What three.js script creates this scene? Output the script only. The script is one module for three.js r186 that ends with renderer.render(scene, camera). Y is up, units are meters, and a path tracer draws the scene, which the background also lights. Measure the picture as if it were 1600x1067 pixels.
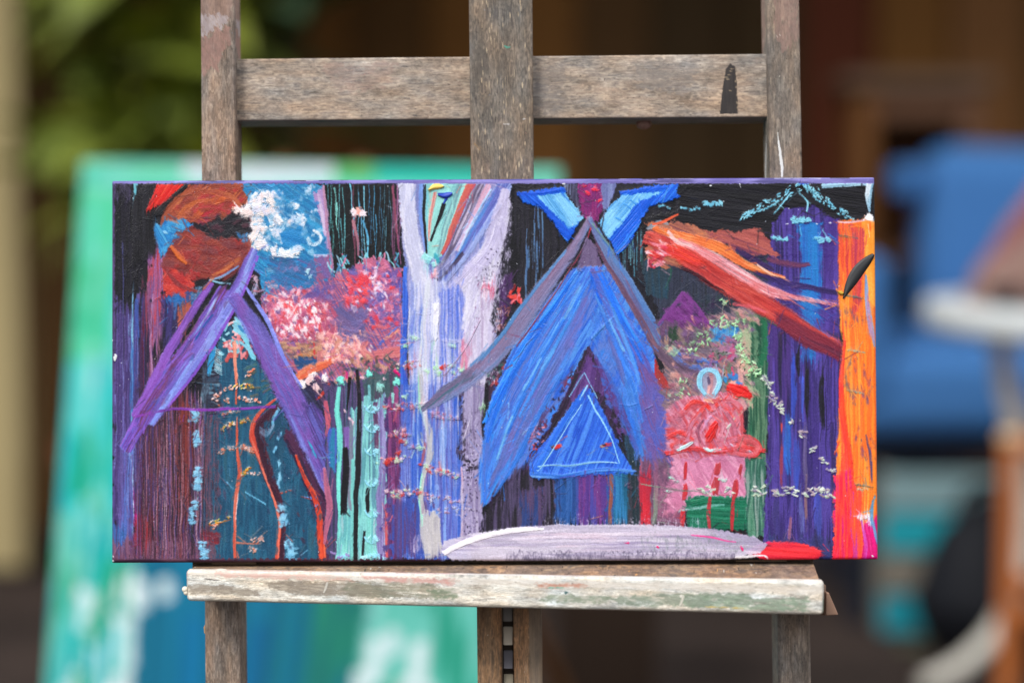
import * as THREE from 'three';
import { RoundedBoxGeometry } from 'three/addons/geometries/RoundedBoxGeometry.js';
import { mergeGeometries } from 'three/addons/utils/BufferGeometryUtils.js';

// ------------------------------------------------------------------ camera, sky, sun, exposure
const scene = new THREE.Scene();
const PITCH = 5 * Math.PI / 180, DIST = 1.93, EASEL_H = 0.93;     // metres
const camera = new THREE.PerspectiveCamera(16.08, 1600 / 1067, 0.05, 200);
camera.filmGauge = 36;
camera.position.set(0.005, EASEL_H + DIST * Math.sin(PITCH), DIST * Math.cos(PITCH));
camera.lookAt(0.005, EASEL_H, 0);
camera.focus = DIST - 0.006;
camera.userData.fStop = 1.75;
camera.updateMatrixWorld(true);

const renderer = new THREE.WebGLRenderer({ antialias: true });
renderer.toneMapping = THREE.LinearToneMapping;
renderer.toneMappingExposure = 1.95;
renderer.shadowMap.enabled = true;

{ // bright overcast sky, a little brighter overhead than at the horizon
  const w = 128, h = 64, d = new Float32Array(w * h * 4);
  for (let j = 0; j < h; j++) for (let i = 0; i < w; i++) {
    const e = Math.sin(((j + 0.5) / h - 0.5) * Math.PI), k = e > 0 ? 0.42 + 0.62 * e : 0.16;
    d.set([k * 0.97, k * 0.995, k * 1.04, 1], (j * w + i) * 4);
  }
  const t = new THREE.DataTexture(d, w, h, THREE.RGBAFormat, THREE.FloatType);
  t.mapping = THREE.EquirectangularReflectionMapping; t.magFilter = t.minFilter = THREE.LinearFilter; t.needsUpdate = true;
  scene.background = t; scene.environment = t;
}
const sun = new THREE.DirectionalLight(new THREE.Color(1, 0.965, 0.91), 1.3);
sun.position.set(-2.2, 5.2, 3.6); sun.target.position.set(0, 0.9, 0);
sun.castShadow = true; sun.shadow.radius = 30; sun.shadow.mapSize.set(2048, 2048);
Object.assign(sun.shadow.camera, { left: -5, right: 5, top: 5, bottom: -5, near: 0.1, far: 20 });
scene.add(sun, sun.target);

// ------------------------------------------------------------------ small helpers
let seedState = 12345;
const rnd = () => { seedState = (seedState * 1664525 + 1013904223) >>> 0; return seedState / 4294967296; };
const rr = (a, b) => a + (b - a) * rnd();
const clamp = (v, a = 0, b = 1) => v < a ? a : v > b ? b : v;
const sstep = (a, b, v) => { const t = clamp((v - a) / (b - a)); return t * t * (3 - 2 * t); };
const lerp = (a, b, t) => a + (b - a) * t;
function hash2(x, y, s) { let h = (Math.imul(x, 374761393) + Math.imul(y, 668265263) + Math.imul(s | 0, 2246822519)) | 0; h = Math.imul(h ^ (h >>> 13), 1274126177); return ((h ^ (h >>> 16)) >>> 0) / 4294967296; }
function vn(x, y, s = 0) {
  const ix = Math.floor(x), iy = Math.floor(y); let fx = x - ix, fy = y - iy; fx = fx * fx * (3 - 2 * fx); fy = fy * fy * (3 - 2 * fy);
  const a = hash2(ix, iy, s), b = hash2(ix + 1, iy, s), c = hash2(ix, iy + 1, s), d = hash2(ix + 1, iy + 1, s);
  return a + (b - a) * fx + (c - a) * fy + (a - b - c + d) * fx * fy;
}
const fbm = (x, y, s = 0, o = 4) => { let v = 0, a = 0.5, n = 0; for (let i = 0; i < o; i++) { v += a * vn(x, y, s + i * 7); n += a; a *= 0.5; x *= 2.03; y *= 2.03; } return v / n; };
const toLin = (c) => { c /= 255; return c <= 0.04045 ? c / 12.92 : Math.pow((c + 0.055) / 1.055, 2.4); };
const srgb = (r, g, b, k = 1) => new THREE.Color().setRGB(toLin(r) * k, toLin(g) * k, toLin(b) * k);
// where a sight line of the photograph (1600 x 1067 pixels) is at a given depth along the view axis, for laying the place out in metres
const FPX = 533.5 / Math.tan(16.08 * Math.PI / 360);
const at = (px, py, depth) => new THREE.Vector3((px - 800) / FPX * depth, (533.5 - py) / FPX * depth, -depth).applyMatrix4(camera.matrixWorld);

// ------------------------------------------------------------------ a small paint engine: bristle strokes on a colour and a relief buffer
class Painter {
  constructor(W, H, map, scale) {   // map: sheet units -> texels, scale: texels per unit
    this.W = W; this.H = H; this.map = map; this.k = scale; this.c = new Float32Array(W * H * 3); this.h = new Float32Array(W * H); this.w = new Float32Array(W * H); this.seed = 1;
    this.S = new Float32Array(W * H); this.T = new Float32Array(W * H).fill(9);
    for (let y = 0; y < H; y++) for (let x = 0; x < W; x++) {
      const p = 3.4, a = Math.cos(2 * Math.PI * x / p + 1.3 * vn(x / 30, y / 30, 3)), b = Math.cos(2 * Math.PI * y / p + 1.3 * vn(x / 30, y / 30, 4));
      this.w[y * W + x] = clamp(0.5 + 0.17 * a * b + 0.1 * (a + b) * 0.5 + 0.44 * (vn(x / 1.7, y / 1.7, 5) - 0.5) + 0.14 * (vn(x / 5, y / 5, 6) - 0.5));
    }
  }
  fill(col) { for (let i = 0; i < this.W * this.H; i++) { this.c[i * 3] = col[0]; this.c[i * 3 + 1] = col[1]; this.c[i * 3 + 2] = col[2]; } }
  put(i, r, g, b, a, th, br) {
    const c = this.c, j = i * 3; c[j] += (r - c[j]) * a; c[j + 1] += (g - c[j + 1]) * a; c[j + 2] += (b - c[j + 2]) * a;
    this.h[i] += (th * (0.35 + 0.65 * br) + this.h[i] * 0.35 - this.h[i]) * a * Math.min(1, th * 2.2 + 0.15);
  }
  pick(cols, q) { if (cols.length === 1) return cols[0]; q = clamp(q) * (cols.length - 1); const i = Math.min(cols.length - 2, Math.floor(q)), f = sstep(0.15, 0.85, q - i), a = cols[i], b = cols[i + 1]; return [lerp(a[0], b[0], f), lerp(a[1], b[1], f), lerp(a[2], b[2], f)]; }
  stroke(pts, width, cols, o = {}) {
    const { op = 0.96, dry = 0.16, bris = 1.3, across = false, rag = 0.18, soft = 0.38, thick = 0.25, endRag = 0.5, fade = 0, mix = 0.35, jit = 6, capR = 0.55 } = o, W = this.W, H = this.H, k = this.k, sd = this.seed++ * 13;
    if (typeof cols[0] === 'number') cols = [cols];
    const P = pts.map((p) => this.map(p[0], p[1])), Q = [];
    if (P.length < 3) { for (let i = 0; i < P.length; i++) Q.push(P[i]); }
    else for (let i = 0; i < P.length - 1; i++) {
      const a = P[Math.max(0, i - 1)], b = P[i], c = P[i + 1], d = P[Math.min(P.length - 1, i + 2)], n = 6;
      for (let j = 0; j < n; j++) { const t = j / n, t2 = t * t, t3 = t2 * t; Q.push([0, 1].map((e) => 0.5 * (2 * b[e] + (c[e] - a[e]) * t + (2 * a[e] - 5 * b[e] + 4 * c[e] - d[e]) * t2 + (3 * b[e] - a[e] - 3 * c[e] + d[e]) * t3))); }
    }
    if (P.length >= 3) Q.push(P[P.length - 1]);
    const ws = Array.isArray(width) ? width : [width], cum = [0];
    for (let i = 1; i < Q.length; i++) cum.push(cum[i - 1] + Math.hypot(Q[i][0] - Q[i - 1][0], Q[i][1] - Q[i - 1][1]));
    const L = cum[cum.length - 1] || 1, wAt = (s) => { const q = clamp(s / L) * (ws.length - 1), i = Math.min(ws.length - 2, Math.floor(q)); return (ws.length < 2 ? ws[0] : lerp(ws[i], ws[i + 1], q - i)) * k / 2; }, wm = Math.max(...ws) * k / 2 + 2;
    const touched = [];
    for (let i = 1; i < Q.length; i++) {
      const [ax, ay] = Q[i - 1], dx = Q[i][0] - ax, dy = Q[i][1] - ay, l2 = dx * dx + dy * dy || 1e-6, l = Math.sqrt(l2), first = i === 1, last = i === Q.length - 1;
      const x0 = Math.max(0, Math.floor(Math.min(ax, Q[i][0]) - wm)), x1 = Math.min(W - 1, Math.ceil(Math.max(ax, Q[i][0]) + wm)), y0 = Math.max(0, Math.floor(Math.min(ay, Q[i][1]) - wm)), y1 = Math.min(H - 1, Math.ceil(Math.max(ay, Q[i][1]) + wm));
      for (let y = y0; y <= y1; y++) for (let x = x0; x <= x1; x++) {
        let u = ((x - ax) * dx + (y - ay) * dy) / l2; const uc = clamp(u), ex = x - ax - dx * uc, ey = y - ay - dy * uc, r = wAt(cum[i - 1] + uc * l), d = Math.hypot(ex, ey) / r;
        if (d > 1.02) continue;
        const id = y * W + x, side = (dx * ey - dy * ex) >= 0 ? 1 : -1;
        if (d < Math.abs(this.T[id])) { if (this.T[id] === 9) touched.push(id); const over = (first && u < 0) ? u * l : (last && u > 1) ? (u - 1) * l : 0; this.T[id] = over ? clamp(((x - ax) * -dy + (y - ay) * dx) / l / r, -1, 1) || 1e-4 : d * side || 1e-4; this.S[id] = cum[i - 1] + uc * l + over; }
      }
    }
    for (const id of touched) {
      const t = this.T[id], s = this.S[id]; this.T[id] = 9;
      const r = wAt(s), lat = t * r / k, b = 0.6 * vn(lat / bris + 50, s / k / 38, sd) + 0.4 * vn(lat / bris / 2.7 + 50, s / k / 90, sd + 1);
      const cap = Math.min(r, 6 * k) * endRag; let a = op * sstep(-0.3, 0.3, (1 - Math.abs(t) - rag * vn(s / k / 3, t > 0 ? 9 : 2, sd + 2) * 0.6) / soft - 0.5 + (this.w[id] - 0.5) * 0.9);
      const e0 = s + cap * 1.2 * (vn(lat / bris + 9, 3, sd + 3) - 0.5) + r * capR * Math.sqrt(1 - Math.min(1, t * t)), e1 = L - s + cap * 2 * (vn(lat / bris + 19, 3, sd + 4) - 0.5) + r * capR * Math.sqrt(1 - Math.min(1, t * t));
      a *= sstep(-0.5 * k, 0.8 * k, e0) * sstep(-0.5 * k, 0.8 * k, e1);
      const dr = dry + fade * clamp(s / L); if (dr > 0) a *= sstep(dr - 0.13, dr + 0.13, 0.5 * b + 0.5 * this.w[id] + 0.02);
      if (a < 0.004) continue;
      const n = 0.65 * vn(lat / bris / 3.4 + 31, s / k / 55, sd + 5) + 0.35 * vn(lat / bris / 1.2 + 31, s / k / 30, sd + 7), q = across ? (0.5 + 0.5 * t) + (n - 0.5) * mix : clamp((n - 0.5) * 1.7 + 0.5), c = this.pick(cols, q), j = (b - 0.5) * 2 * jit;
      this.put(id, c[0] + j, c[1] + j, c[2] + j, a, thick * (1 + 0.25 * sstep(0.5, 0.8, Math.abs(t))), b);
    }
  }
  area(poly, cols, o = {}) {
    const { op = 1, dry = 0.1, ang = 90, bris = 1.5, len = 60, rag = 3, soft = 2.5, thick = 0.18, jit = 6, sharp = 1.7 } = o, W = this.W, H = this.H, k = this.k, sd = this.seed++ * 13;
    if (typeof cols[0] === 'number') cols = [cols];
    const P = poly.map((p) => this.map(p[0], p[1])), ca = Math.cos(ang * Math.PI / 180), sa = Math.sin(ang * Math.PI / 180), g = (rag + soft) * k;
    const x0 = Math.max(0, Math.floor(Math.min(...P.map((p) => p[0])) - g)), x1 = Math.min(W - 1, Math.ceil(Math.max(...P.map((p) => p[0])) + g)), y0 = Math.max(0, Math.floor(Math.min(...P.map((p) => p[1])) - g)), y1 = Math.min(H - 1, Math.ceil(Math.max(...P.map((p) => p[1])) + g));
    for (let y = y0; y <= y1; y++) for (let x = x0; x <= x1; x++) {
      const al = (x * ca + y * sa) / k, la = (-x * sa + y * ca) / k, id = y * W + x;
      const off = ((vn(la / bris / 3.2 + 70, al / 30, sd + 6) - 0.5) * 1.5 + (vn(la / bris + 70, al / 30, sd + 7) - 0.5) * 0.6) * rag * k, j1 = (this.w[id] - 0.5) * 2.2 * soft * k, j2 = (this.w[(id * 7 + 13) % (W * H)] - 0.5) * 3 * soft * k;
      const px = x + off * ca + j1 + (vn(x / k / 7, y / k / 7, sd + 8) - 0.5) * rag * k, py = y + off * sa + j2 + (vn(x / k / 7, y / k / 7, sd + 9) - 0.5) * rag * k;
      let inside = false; for (let i = 0, m = P.length - 1; i < P.length; m = i++) { const a = P[i], b = P[m]; if ((a[1] > py) !== (b[1] > py) && px < (b[0] - a[0]) * (py - a[1]) / (b[1] - a[1]) + a[0]) inside = !inside; }
      if (!inside) continue;
      const b = 0.6 * vn(la / bris + 50, al / (len * 0.6), sd) + 0.4 * vn(la / bris / 2.7 + 50, al / len / 1.5, sd + 1); let a = op;
      if (dry > 0) a *= sstep(dry - 0.13, dry + 0.13, 0.5 * b + 0.5 * this.w[id] + 0.02);
      if (a < 0.004) continue;
      const n = 0.62 * vn(la / bris / 4.2 + 31, al / len, sd + 5) + 0.38 * vn(la / bris / 1.3 + 31, al / len / 1.4, sd + 7), c = this.pick(cols, (n - 0.5) * sharp + 0.5), j = (b - 0.5) * 2 * jit;
      this.put(id, c[0] + j, c[1] + j, c[2] + j, a, thick, b);
    }
  }
  scatter(poly, n, len, w, cols, o = {}) {
    const xs = poly.map((p) => p[0]), ys = poly.map((p) => p[1]), { ang = 0, spread = 180 } = o; let m = 0;
    for (let i = 0; i < n * 6 && m < n; i++) {
      const x = rr(Math.min(...xs), Math.max(...xs)), y = rr(Math.min(...ys), Math.max(...ys)); let ins = false;
      for (let a = 0, b = poly.length - 1; a < poly.length; b = a++) if ((poly[a][1] > y) !== (poly[b][1] > y) && x < (poly[b][0] - poly[a][0]) * (y - poly[a][1]) / (poly[b][1] - poly[a][1]) + poly[a][0]) ins = !ins;
      if (!ins) continue; m++;
      const g = (ang + rr(-spread, spread)) * Math.PI / 180, l = len * rr(0.5, 1.2) / 2, bend = rr(-1, 1) * (o.bend ?? 0.16) * l, c = cols[Math.floor(rnd() * cols.length)], dx = Math.cos(g) * l, dy = Math.sin(g) * l;
      this.stroke([[x - dx, y - dy], [x - dy * bend / l, y + dx * bend / l], [x + dx, y + dy]], w * rr(0.6, 1.3), c, o);
    }
  }
  blob(x, y, r, col, o = {}) { // a soft scrubbed patch with a broken, grainy outline
    const { op = 0.9, sq = 1, ang = 0, grain = 0.9, thick = 0.3, hard = 0.5 } = o, W = this.W, H = this.H, k = this.k, sd = this.seed++ * 13, [cx, cy] = this.map(x, y), R = r * k * 1.35, ca = Math.cos(ang * Math.PI / 180), sa = Math.sin(ang * Math.PI / 180);
    for (let Y = Math.max(0, Math.floor(cy - R)); Y <= Math.min(H - 1, cy + R); Y++) for (let X = Math.max(0, Math.floor(cx - R)); X <= Math.min(W - 1, cx + R); X++) {
      const dx = X - cx, dy = Y - cy, u = (dx * ca + dy * sa) / (r * k), v = (-dx * sa + dy * ca) / (r * k * sq), d = Math.hypot(u, v); if (d > 1.35) continue;
      const id = Y * W + X, n = vn(X / k / (r * 0.45) + sd, Y / k / (r * 0.45), sd) - 0.5, b = vn(u * 4 + 9, v * 14 / sq + 9, sd + 2), a = op * sstep(0, hard, 1 - d + n * 0.9 + (this.w[id] - 0.5) * grain + (b - 0.5) * 0.35); if (a < 0.01) continue;
      const j = (b - 0.5) * 14; this.put(id, col[0] + j, col[1] + j, col[2] + j, a, thick, b);
    }
  }
  scumble(poly, n, r, cols, o = {}) {
    const xs = poly.map((p) => p[0]), ys = poly.map((p) => p[1]); let m = 0;
    for (let i = 0; i < n * 6 && m < n; i++) { const x = rr(Math.min(...xs), Math.max(...xs)), y = rr(Math.min(...ys), Math.max(...ys)); let ins = false; for (let a = 0, b = poly.length - 1; a < poly.length; b = a++) if ((poly[a][1] > y) !== (poly[b][1] > y) && x < (poly[b][0] - poly[a][0]) * (y - poly[a][1]) / (poly[b][1] - poly[a][1]) + poly[a][0]) ins = !ins; if (!ins) continue; m++; this.blob(x, y, r * rr(0.45, 1.25), cols[Math.floor(rnd() * cols.length)], { sq: rr(0.4, 0.9), ...o, ang: (o.ang ?? 0) + rr(-1, 1) * (o.spread ?? 90) }); }
  }
  rework(n, x0, y0, x1, y1) { // many small half-dry touches that follow the shapes and carry colour over from beside them
    const lum = (x, y) => { const [a, b] = this.map(x, y), i = (clamp(Math.round(b), 0, this.H - 1) * this.W + clamp(Math.round(a), 0, this.W - 1)) * 3; return this.c[i] + this.c[i + 1] + this.c[i + 2]; }, col = (x, y) => { const [a, b] = this.map(x, y), i = (clamp(Math.round(b), 0, this.H - 1) * this.W + clamp(Math.round(a), 0, this.W - 1)) * 3; return [this.c[i], this.c[i + 1], this.c[i + 2]]; };
    for (let q = 0; q < n; q++) {
      const x = rr(x0, x1), y = rr(y0, y1); let xx = 0, yy = 0, xy = 0;
      for (let k = 0; k < 10; k++) { const a = x + rr(-9, 9), b = y + rr(-9, 9), gx = lum(a + 2.5, b) - lum(a - 2.5, b), gy = lum(a, b + 2.5) - lum(a, b - 2.5); xx += gx * gx; yy += gy * gy; xy += gx * gy; }
      const t = 0.5 * Math.atan2(2 * xy, xx - yy) + Math.PI / 2 + rr(-0.18, 0.18), dx = Math.cos(t), dy = Math.sin(t), s = rnd() < 0.5 ? -1 : 1, o = rr(5, 20) * s, w = rr(-5, 5), c = col(clamp(x + dx * o - dy * w, x0, x1), clamp(y + dy * o + dx * w, y0, y1)), l = rr(4, 13), v = rr(0.93, 1.1); if (Math.abs(c[0] + c[1] + c[2] - lum(x, y)) > 170 && rnd() < 0.8) continue;
      this.stroke([[x - dx * l, y - dy * l], [x + dx * l, y + dy * l]], rr(1.6, 5), c.map((e) => e * v), { op: rr(0.35, 0.8), dry: 0.38, soft: 0.8, rag: 0.4, thick: 0.35, jit: 8 });
    }
  }
  breakUp(a1, a2) { // wet edges drawn into one another, and paint caught and missed by the threads of the canvas
    const W = this.W, H = this.H, c = new Float32Array(this.c), k = this.k;
    for (let y = 0; y < H; y++) for (let x = 0; x < W; x++) {
      const wx = (vn(x / k / 26, y / k / 26, 403) - 0.5) * 2 * a2 * k, wy = (vn(x / k / 26, y / k / 26, 404) - 0.5) * 2 * a2 * k, d = (y * W + x) * 3, w = this.w[y * W + x] - 0.5, g = 1 + 0.2 * w; let r = 0, gr = 0, b = 0;
      for (let q = 0; q < 3; q++) { const s = (clamp(Math.round(y + wy + (hash2(x, y, 411 + q) - 0.5) * 2.4 * a1 * k), 0, H - 1) * W + clamp(Math.round(x + wx + (hash2(x, y, 421 + q) - 0.5) * 2 * a1 * k), 0, W - 1)) * 3; r += c[s]; gr += c[s + 1]; b += c[s + 2]; }
      const o = 13 * w, K = 1.09, z = 112; this.c[d] = ((r / 3 - z) * K + z) * g + o; this.c[d + 1] = ((gr / 3 - z) * K + z) * g + o; this.c[d + 2] = ((b / 3 - z) * K + z) * g + o * 1.15;
    }
  }
dots(list, col, len = 6, w = 5, o = {}) { for (const [x, y, a = rr(-40, 40)] of list) { const c = Array.isArray(col[0]) ? col[Math.floor(rnd() * col.length)] : col; this.blob(x, y, (len * 0.5 + w * 0.22) * rr(0.85, 1.15), c, { sq: clamp(w / len * 0.72, 0.3, 1), ang: a, grain: 0.45 + (o.dry ?? 0) * 2, hard: 0.35, op: o.op ?? 0.97, thick: o.thick ?? 0.5 }); } }
  smear(poly, ang, len, o = {}) { // a damp brush drawn through wet paint: every bristle carries colour along its own way
    const { bris = 1.6, amt = 0.85, edge = 8, n = 5 } = o, W = this.W, H = this.H, k = this.k, sd = this.seed++ * 13, P = poly.map((p) => this.map(p[0], p[1])), ca = Math.cos(ang * Math.PI / 180), sa = Math.sin(ang * Math.PI / 180);
    const x0 = Math.max(0, Math.floor(Math.min(...P.map((p) => p[0])))), x1 = Math.min(W - 1, Math.ceil(Math.max(...P.map((p) => p[0])))), y0 = Math.max(0, Math.floor(Math.min(...P.map((p) => p[1])))), y1 = Math.min(H - 1, Math.ceil(Math.max(...P.map((p) => p[1]))));
    const src = new Float32Array(this.c);
    for (let y = y0; y <= y1; y++) for (let x = x0; x <= x1; x++) {
      let inside = false, dm = 1e9; for (let i = 0, m = P.length - 1; i < P.length; m = i++) { const a = P[i], b = P[m]; if ((a[1] > y) !== (b[1] > y) && x < (b[0] - a[0]) * (y - a[1]) / (b[1] - a[1]) + a[0]) inside = !inside; const dx = b[0] - a[0], dy = b[1] - a[1], u = clamp(((x - a[0]) * dx + (y - a[1]) * dy) / (dx * dx + dy * dy || 1)); dm = Math.min(dm, Math.hypot(x - a[0] - dx * u, y - a[1] - dy * u)); }
      if (!inside) continue;
      const al = (x * ca + y * sa) / k, la = (-x * sa + y * ca) / k, br = 0.6 * vn(la / bris + 40, al / 70, sd) + 0.4 * vn(la / bris / 3 + 40, al / 110, sd + 1), mix = amt * sstep(0, edge * k, dm) * sstep(0.12, 0.5, vn(la / bris / 1.6 + 9, al / 45, sd + 2) + 0.12), reach = (br - 0.5) * 2 * len; let r = 0, g = 0, b = 0;
      for (let q = 0; q < n; q++) { const t = reach * (q + 0.5) / n * k * 1.2, X = clamp(Math.round(x + ca * t), 0, W - 1), Y = clamp(Math.round(y + sa * t), 0, H - 1), e = (Y * W + X) * 3; r += src[e]; g += src[e + 1]; b += src[e + 2]; }
      const d = (y * W + x) * 3; this.c[d] = lerp(this.c[d], r / n, mix); this.c[d + 1] = lerp(this.c[d + 1], g / n, mix); this.c[d + 2] = lerp(this.c[d + 2], b / n, mix); this.h[y * W + x] += (br - 0.5) * 0.22 * mix;
    }
  }
  colorTexture(gain = 1) {
    const d = new Uint8Array(this.W * this.H * 4), enc = (v) => { v = toLin(clamp(v, 0, 255)) * gain; v = v <= 0.0031308 ? v * 12.92 : 1.055 * Math.pow(v, 1 / 2.4) - 0.055; return clamp(v) * 255; };
    const lut = new Uint8Array(256 * 4 + 1); for (let i = 0; i < lut.length; i++) lut[i] = Math.round(enc(i / 4));
    for (let y = 0; y < this.H; y++) for (let x = 0; x < this.W; x++) { const i = y * this.W + x, o = ((this.H - 1 - y) * this.W + x) * 4; for (let e = 0; e < 3; e++) d[o + e] = lut[Math.round(clamp(this.c[i * 3 + e], 0, 255) * 4)]; d[o + 3] = 255; }
    const t = new THREE.DataTexture(d, this.W, this.H); t.colorSpace = THREE.SRGBColorSpace; t.magFilter = THREE.LinearFilter; t.minFilter = THREE.LinearFilter; t.needsUpdate = true; return t;
  }
  reliefTexture(weave = 0.12) {
    const d = new Uint8Array(this.W * this.H * 4);
    for (let y = 0; y < this.H; y++) for (let x = 0; x < this.W; x++) { const i = y * this.W + x, o = ((this.H - 1 - y) * this.W + x) * 4, v = clamp(0.1 + this.h[i] * 0.7 + (this.w[i] - 0.5) * weave) * 255; d[o] = d[o + 1] = d[o + 2] = v; d[o + 3] = 255; }
    const t = new THREE.DataTexture(d, this.W, this.H); t.magFilter = THREE.LinearFilter; t.minFilter = THREE.LinearFilter; t.needsUpdate = true; return t;
  }
}

// ------------------------------------------------------------------ the picture on the canvas: strokes listed in the order they were laid, in the sheet's own units (1197 x 598)
const PX0 = 173, PY0 = 282;
const sheetMap = (x, y) => { let s = (x - 173) / 1197, t = (y - 282) / 598; t = (y - (282 - 5 * s)) / (598 - s); s = (x - 173 - t) / (1194 + 5 * t); return [s * 2048, t * 1024]; };
const art = new Painter(2048, 1024, sheetMap, 1.711);
{
  const A = art, box = (a, b, c, d) => [[a, b], [c, b], [c, d], [a, d]];
  const BLK = [24, 23, 29], WHT = [236, 232, 236], LAV = [190, 184, 214];
  A.fill([36, 33, 46]); A.area(box(160, 270, 1390, 890), [[22, 21, 27], [32, 30, 41], [24, 24, 30]], { dry: 0 });
  // --- left column
  A.area(box(170, 480, 232, 885), [[78, 66, 122], [66, 52, 104], [92, 80, 140], [60, 50, 92]], { dry: 0.2, len: 120, rag: 30 });
  A.area(box(172, 280, 178, 600), [[92, 74, 120], [70, 56, 98]], { dry: 0.35, rag: 2 });
  A.area(box(176, 284, 205, 312), [[84, 74, 112], [50, 46, 62]], { dry: 0.45, rag: 8, len: 24 });
  A.stroke([[210, 287], [209, 300], [205, 313]], [9, 6, 2], [[98, 178, 196], [120, 190, 205]], { dry: 0.15 });
  A.stroke([[190, 380], [191, 500]], 3, [70, 72, 120], { dry: 0.4 });
  A.area([[215, 470], [236, 450], [240, 880], [212, 880]], [[60, 40, 74], [92, 32, 58], [70, 56, 110], [44, 36, 58], [128, 60, 84]], { dry: 0.15, len: 140, rag: 14, bris: 1 });
  A.stroke([[206, 460], [204, 620], [206, 700], [207, 830]], [3, 7, 8, 6], [[96, 140, 190], [60, 110, 176], [120, 176, 206], [86, 110, 180]], { dry: 0.22, rag: 0.4 });
  A.stroke([[212, 470], [210, 600]], 9, [[54, 88, 160], [70, 80, 150]], { dry: 0.3 });
  A.stroke([[200, 690], [196, 850]], 24, [[74, 104, 176], [96, 120, 196], [84, 76, 150]], { dry: 0.25, op: 0.85 });
  A.stroke([[188, 690], [200, 705], [207, 740], [208, 800]], [2, 3, 4, 3], [[190, 200, 225], [150, 180, 215]], { dry: 0.2 });
  A.stroke([[208, 760], [213, 830], [217, 850]], [2, 5, 3], [190, 30, 130], { dry: 0.1 });
  A.area(box(174, 826, 194, 870), [[40, 110, 160], [60, 96, 160]], { dry: 0.35, rag: 10 });
  // --- streaks under the left tipi
  A.area([[232, 560], [330, 640], [322, 885], [216, 885]], [[46, 32, 44], [132, 84, 106], [34, 28, 38], [88, 42, 56], [66, 52, 104], [120, 76, 98], [40, 32, 44]], { dry: 0.05, len: 150, bris: 1.1, rag: 12 });
  A.area(box(276, 640, 300, 800), [[128, 56, 52], [92, 36, 42]], { dry: 0.35, len: 120, rag: 20 });
  A.area(box(246, 740, 262, 870), [[84, 86, 160], [70, 60, 130], [110, 120, 180]], { dry: 0.5, len: 100, rag: 20 });
  A.area(box(208, 806, 240, 862), [[150, 46, 56], [112, 40, 70]], { dry: 0.4, len: 60, rag: 16 });
  A.area(box(176, 848, 345, 885), [[128, 86, 112], [104, 66, 92], [140, 96, 120]], { dry: 0.42, len: 30, rag: 12 });
  // --- purple pink streaks falling from the brown dome
  A.area([[230, 380], [252, 390], [256, 470], [244, 560], [232, 520]], [[172, 108, 138], [120, 80, 130], [176, 66, 80], [140, 100, 160], [100, 72, 120]], { dry: 0.22, len: 90, bris: 1, rag: 12 });
  A.stroke([[229, 440], [233, 540], [238, 640]], [6, 3, 2], [[150, 92, 124], [120, 70, 110]], { dry: 0.3 });
  A.stroke([[238, 460], [234, 520], [238, 600]], 3, [164, 120, 160], { dry: 0.3 });
  A.area([[252, 466], [278, 474], [282, 545], [256, 552]], [[62, 54, 108], [48, 40, 78], [74, 66, 130]], { dry: 0.15, rag: 6 });
  A.area([[276, 478], [304, 470], [300, 495], [282, 530], [274, 520]], [[158, 82, 66], [176, 90, 70]], { dry: 0.3, rag: 5 });
  // --- black, red leaf, brown dome
  A.area([[205, 318], [222, 288], [300, 284], [296, 300], [250, 350], [240, 400], [205, 420]], [BLK, [38, 37, 44]], { dry: 0.04, thick: 0.3 });
  A.area([[250, 346], [266, 322], [292, 288], [368, 287], [392, 298], [396, 314], [372, 320], [350, 336], [300, 348]], [[150, 74, 54], [128, 58, 50], [176, 92, 58], [140, 62, 58]], { ang: 130, dry: 0.04, rag: 3 });
  A.stroke([[330, 290], [372, 290], [391, 304], [384, 316]], [14, 18, 16, 10], [[156, 78, 56], [132, 62, 50], [172, 92, 62]], { dry: 0.05 });
  A.area([[330, 300], [362, 304], [368, 318], [345, 330], [312, 342], [305, 330]], [[170, 48, 62], [150, 60, 56], [182, 60, 60]], { ang: 150, dry: 0.15 });
  A.stroke([[306, 336], [318, 322], [338, 312], [360, 312]], [16, 20, 16, 6], [[192, 96, 48], [178, 80, 46], [202, 110, 62]], { dry: 0.05, thick: 0.4 });
  A.stroke([[256, 342], [272, 322], [286, 304]], [12, 14, 8], [[170, 88, 56], [140, 66, 52], [184, 104, 66]], { dry: 0.12 });
  A.area([[226, 331], [232, 312], [244, 288], [287, 286], [270, 302], [250, 318]], [[222, 52, 42], [204, 40, 38], [232, 84, 66]], { ang: 125, dry: 0.03, rag: 1.5, thick: 0.45 });
  A.stroke([[289, 290], [272, 306], [246, 332]], [7, 12, 16], [30, 29, 34], { dry: 0, thick: 0.5 });
  A.area([[238, 352], [252, 345], [286, 344], [302, 350], [296, 364], [276, 376], [250, 402], [240, 372]], [[48, 134, 194], [34, 112, 176], [80, 160, 206]], { ang: 60, dry: 0.08, thick: 0.35 });
  A.dots([[262, 352], [268, 358], [256, 362], [274, 350]], [136, 190, 220], 8, 6, { dry: 0.3 });
  A.area([[272, 362], [300, 352], [326, 372], [394, 372], [392, 404], [350, 432], [300, 438], [258, 420], [252, 405]], [[124, 50, 48], [108, 44, 46], [140, 62, 54], [120, 56, 60]], { ang: 10, dry: 0.05 });
  A.area([[300, 344], [352, 330], [388, 330], [390, 344], [322, 356]], [[92, 42, 58], [150, 60, 80]], { ang: 0, dry: 0.2 });
  A.area([[314, 352], [338, 336], [372, 328], [388, 334], [388, 366], [330, 376]], [[34, 33, 40], [44, 42, 50]], { ang: -8, dry: 0.03, rag: 4 });
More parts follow.
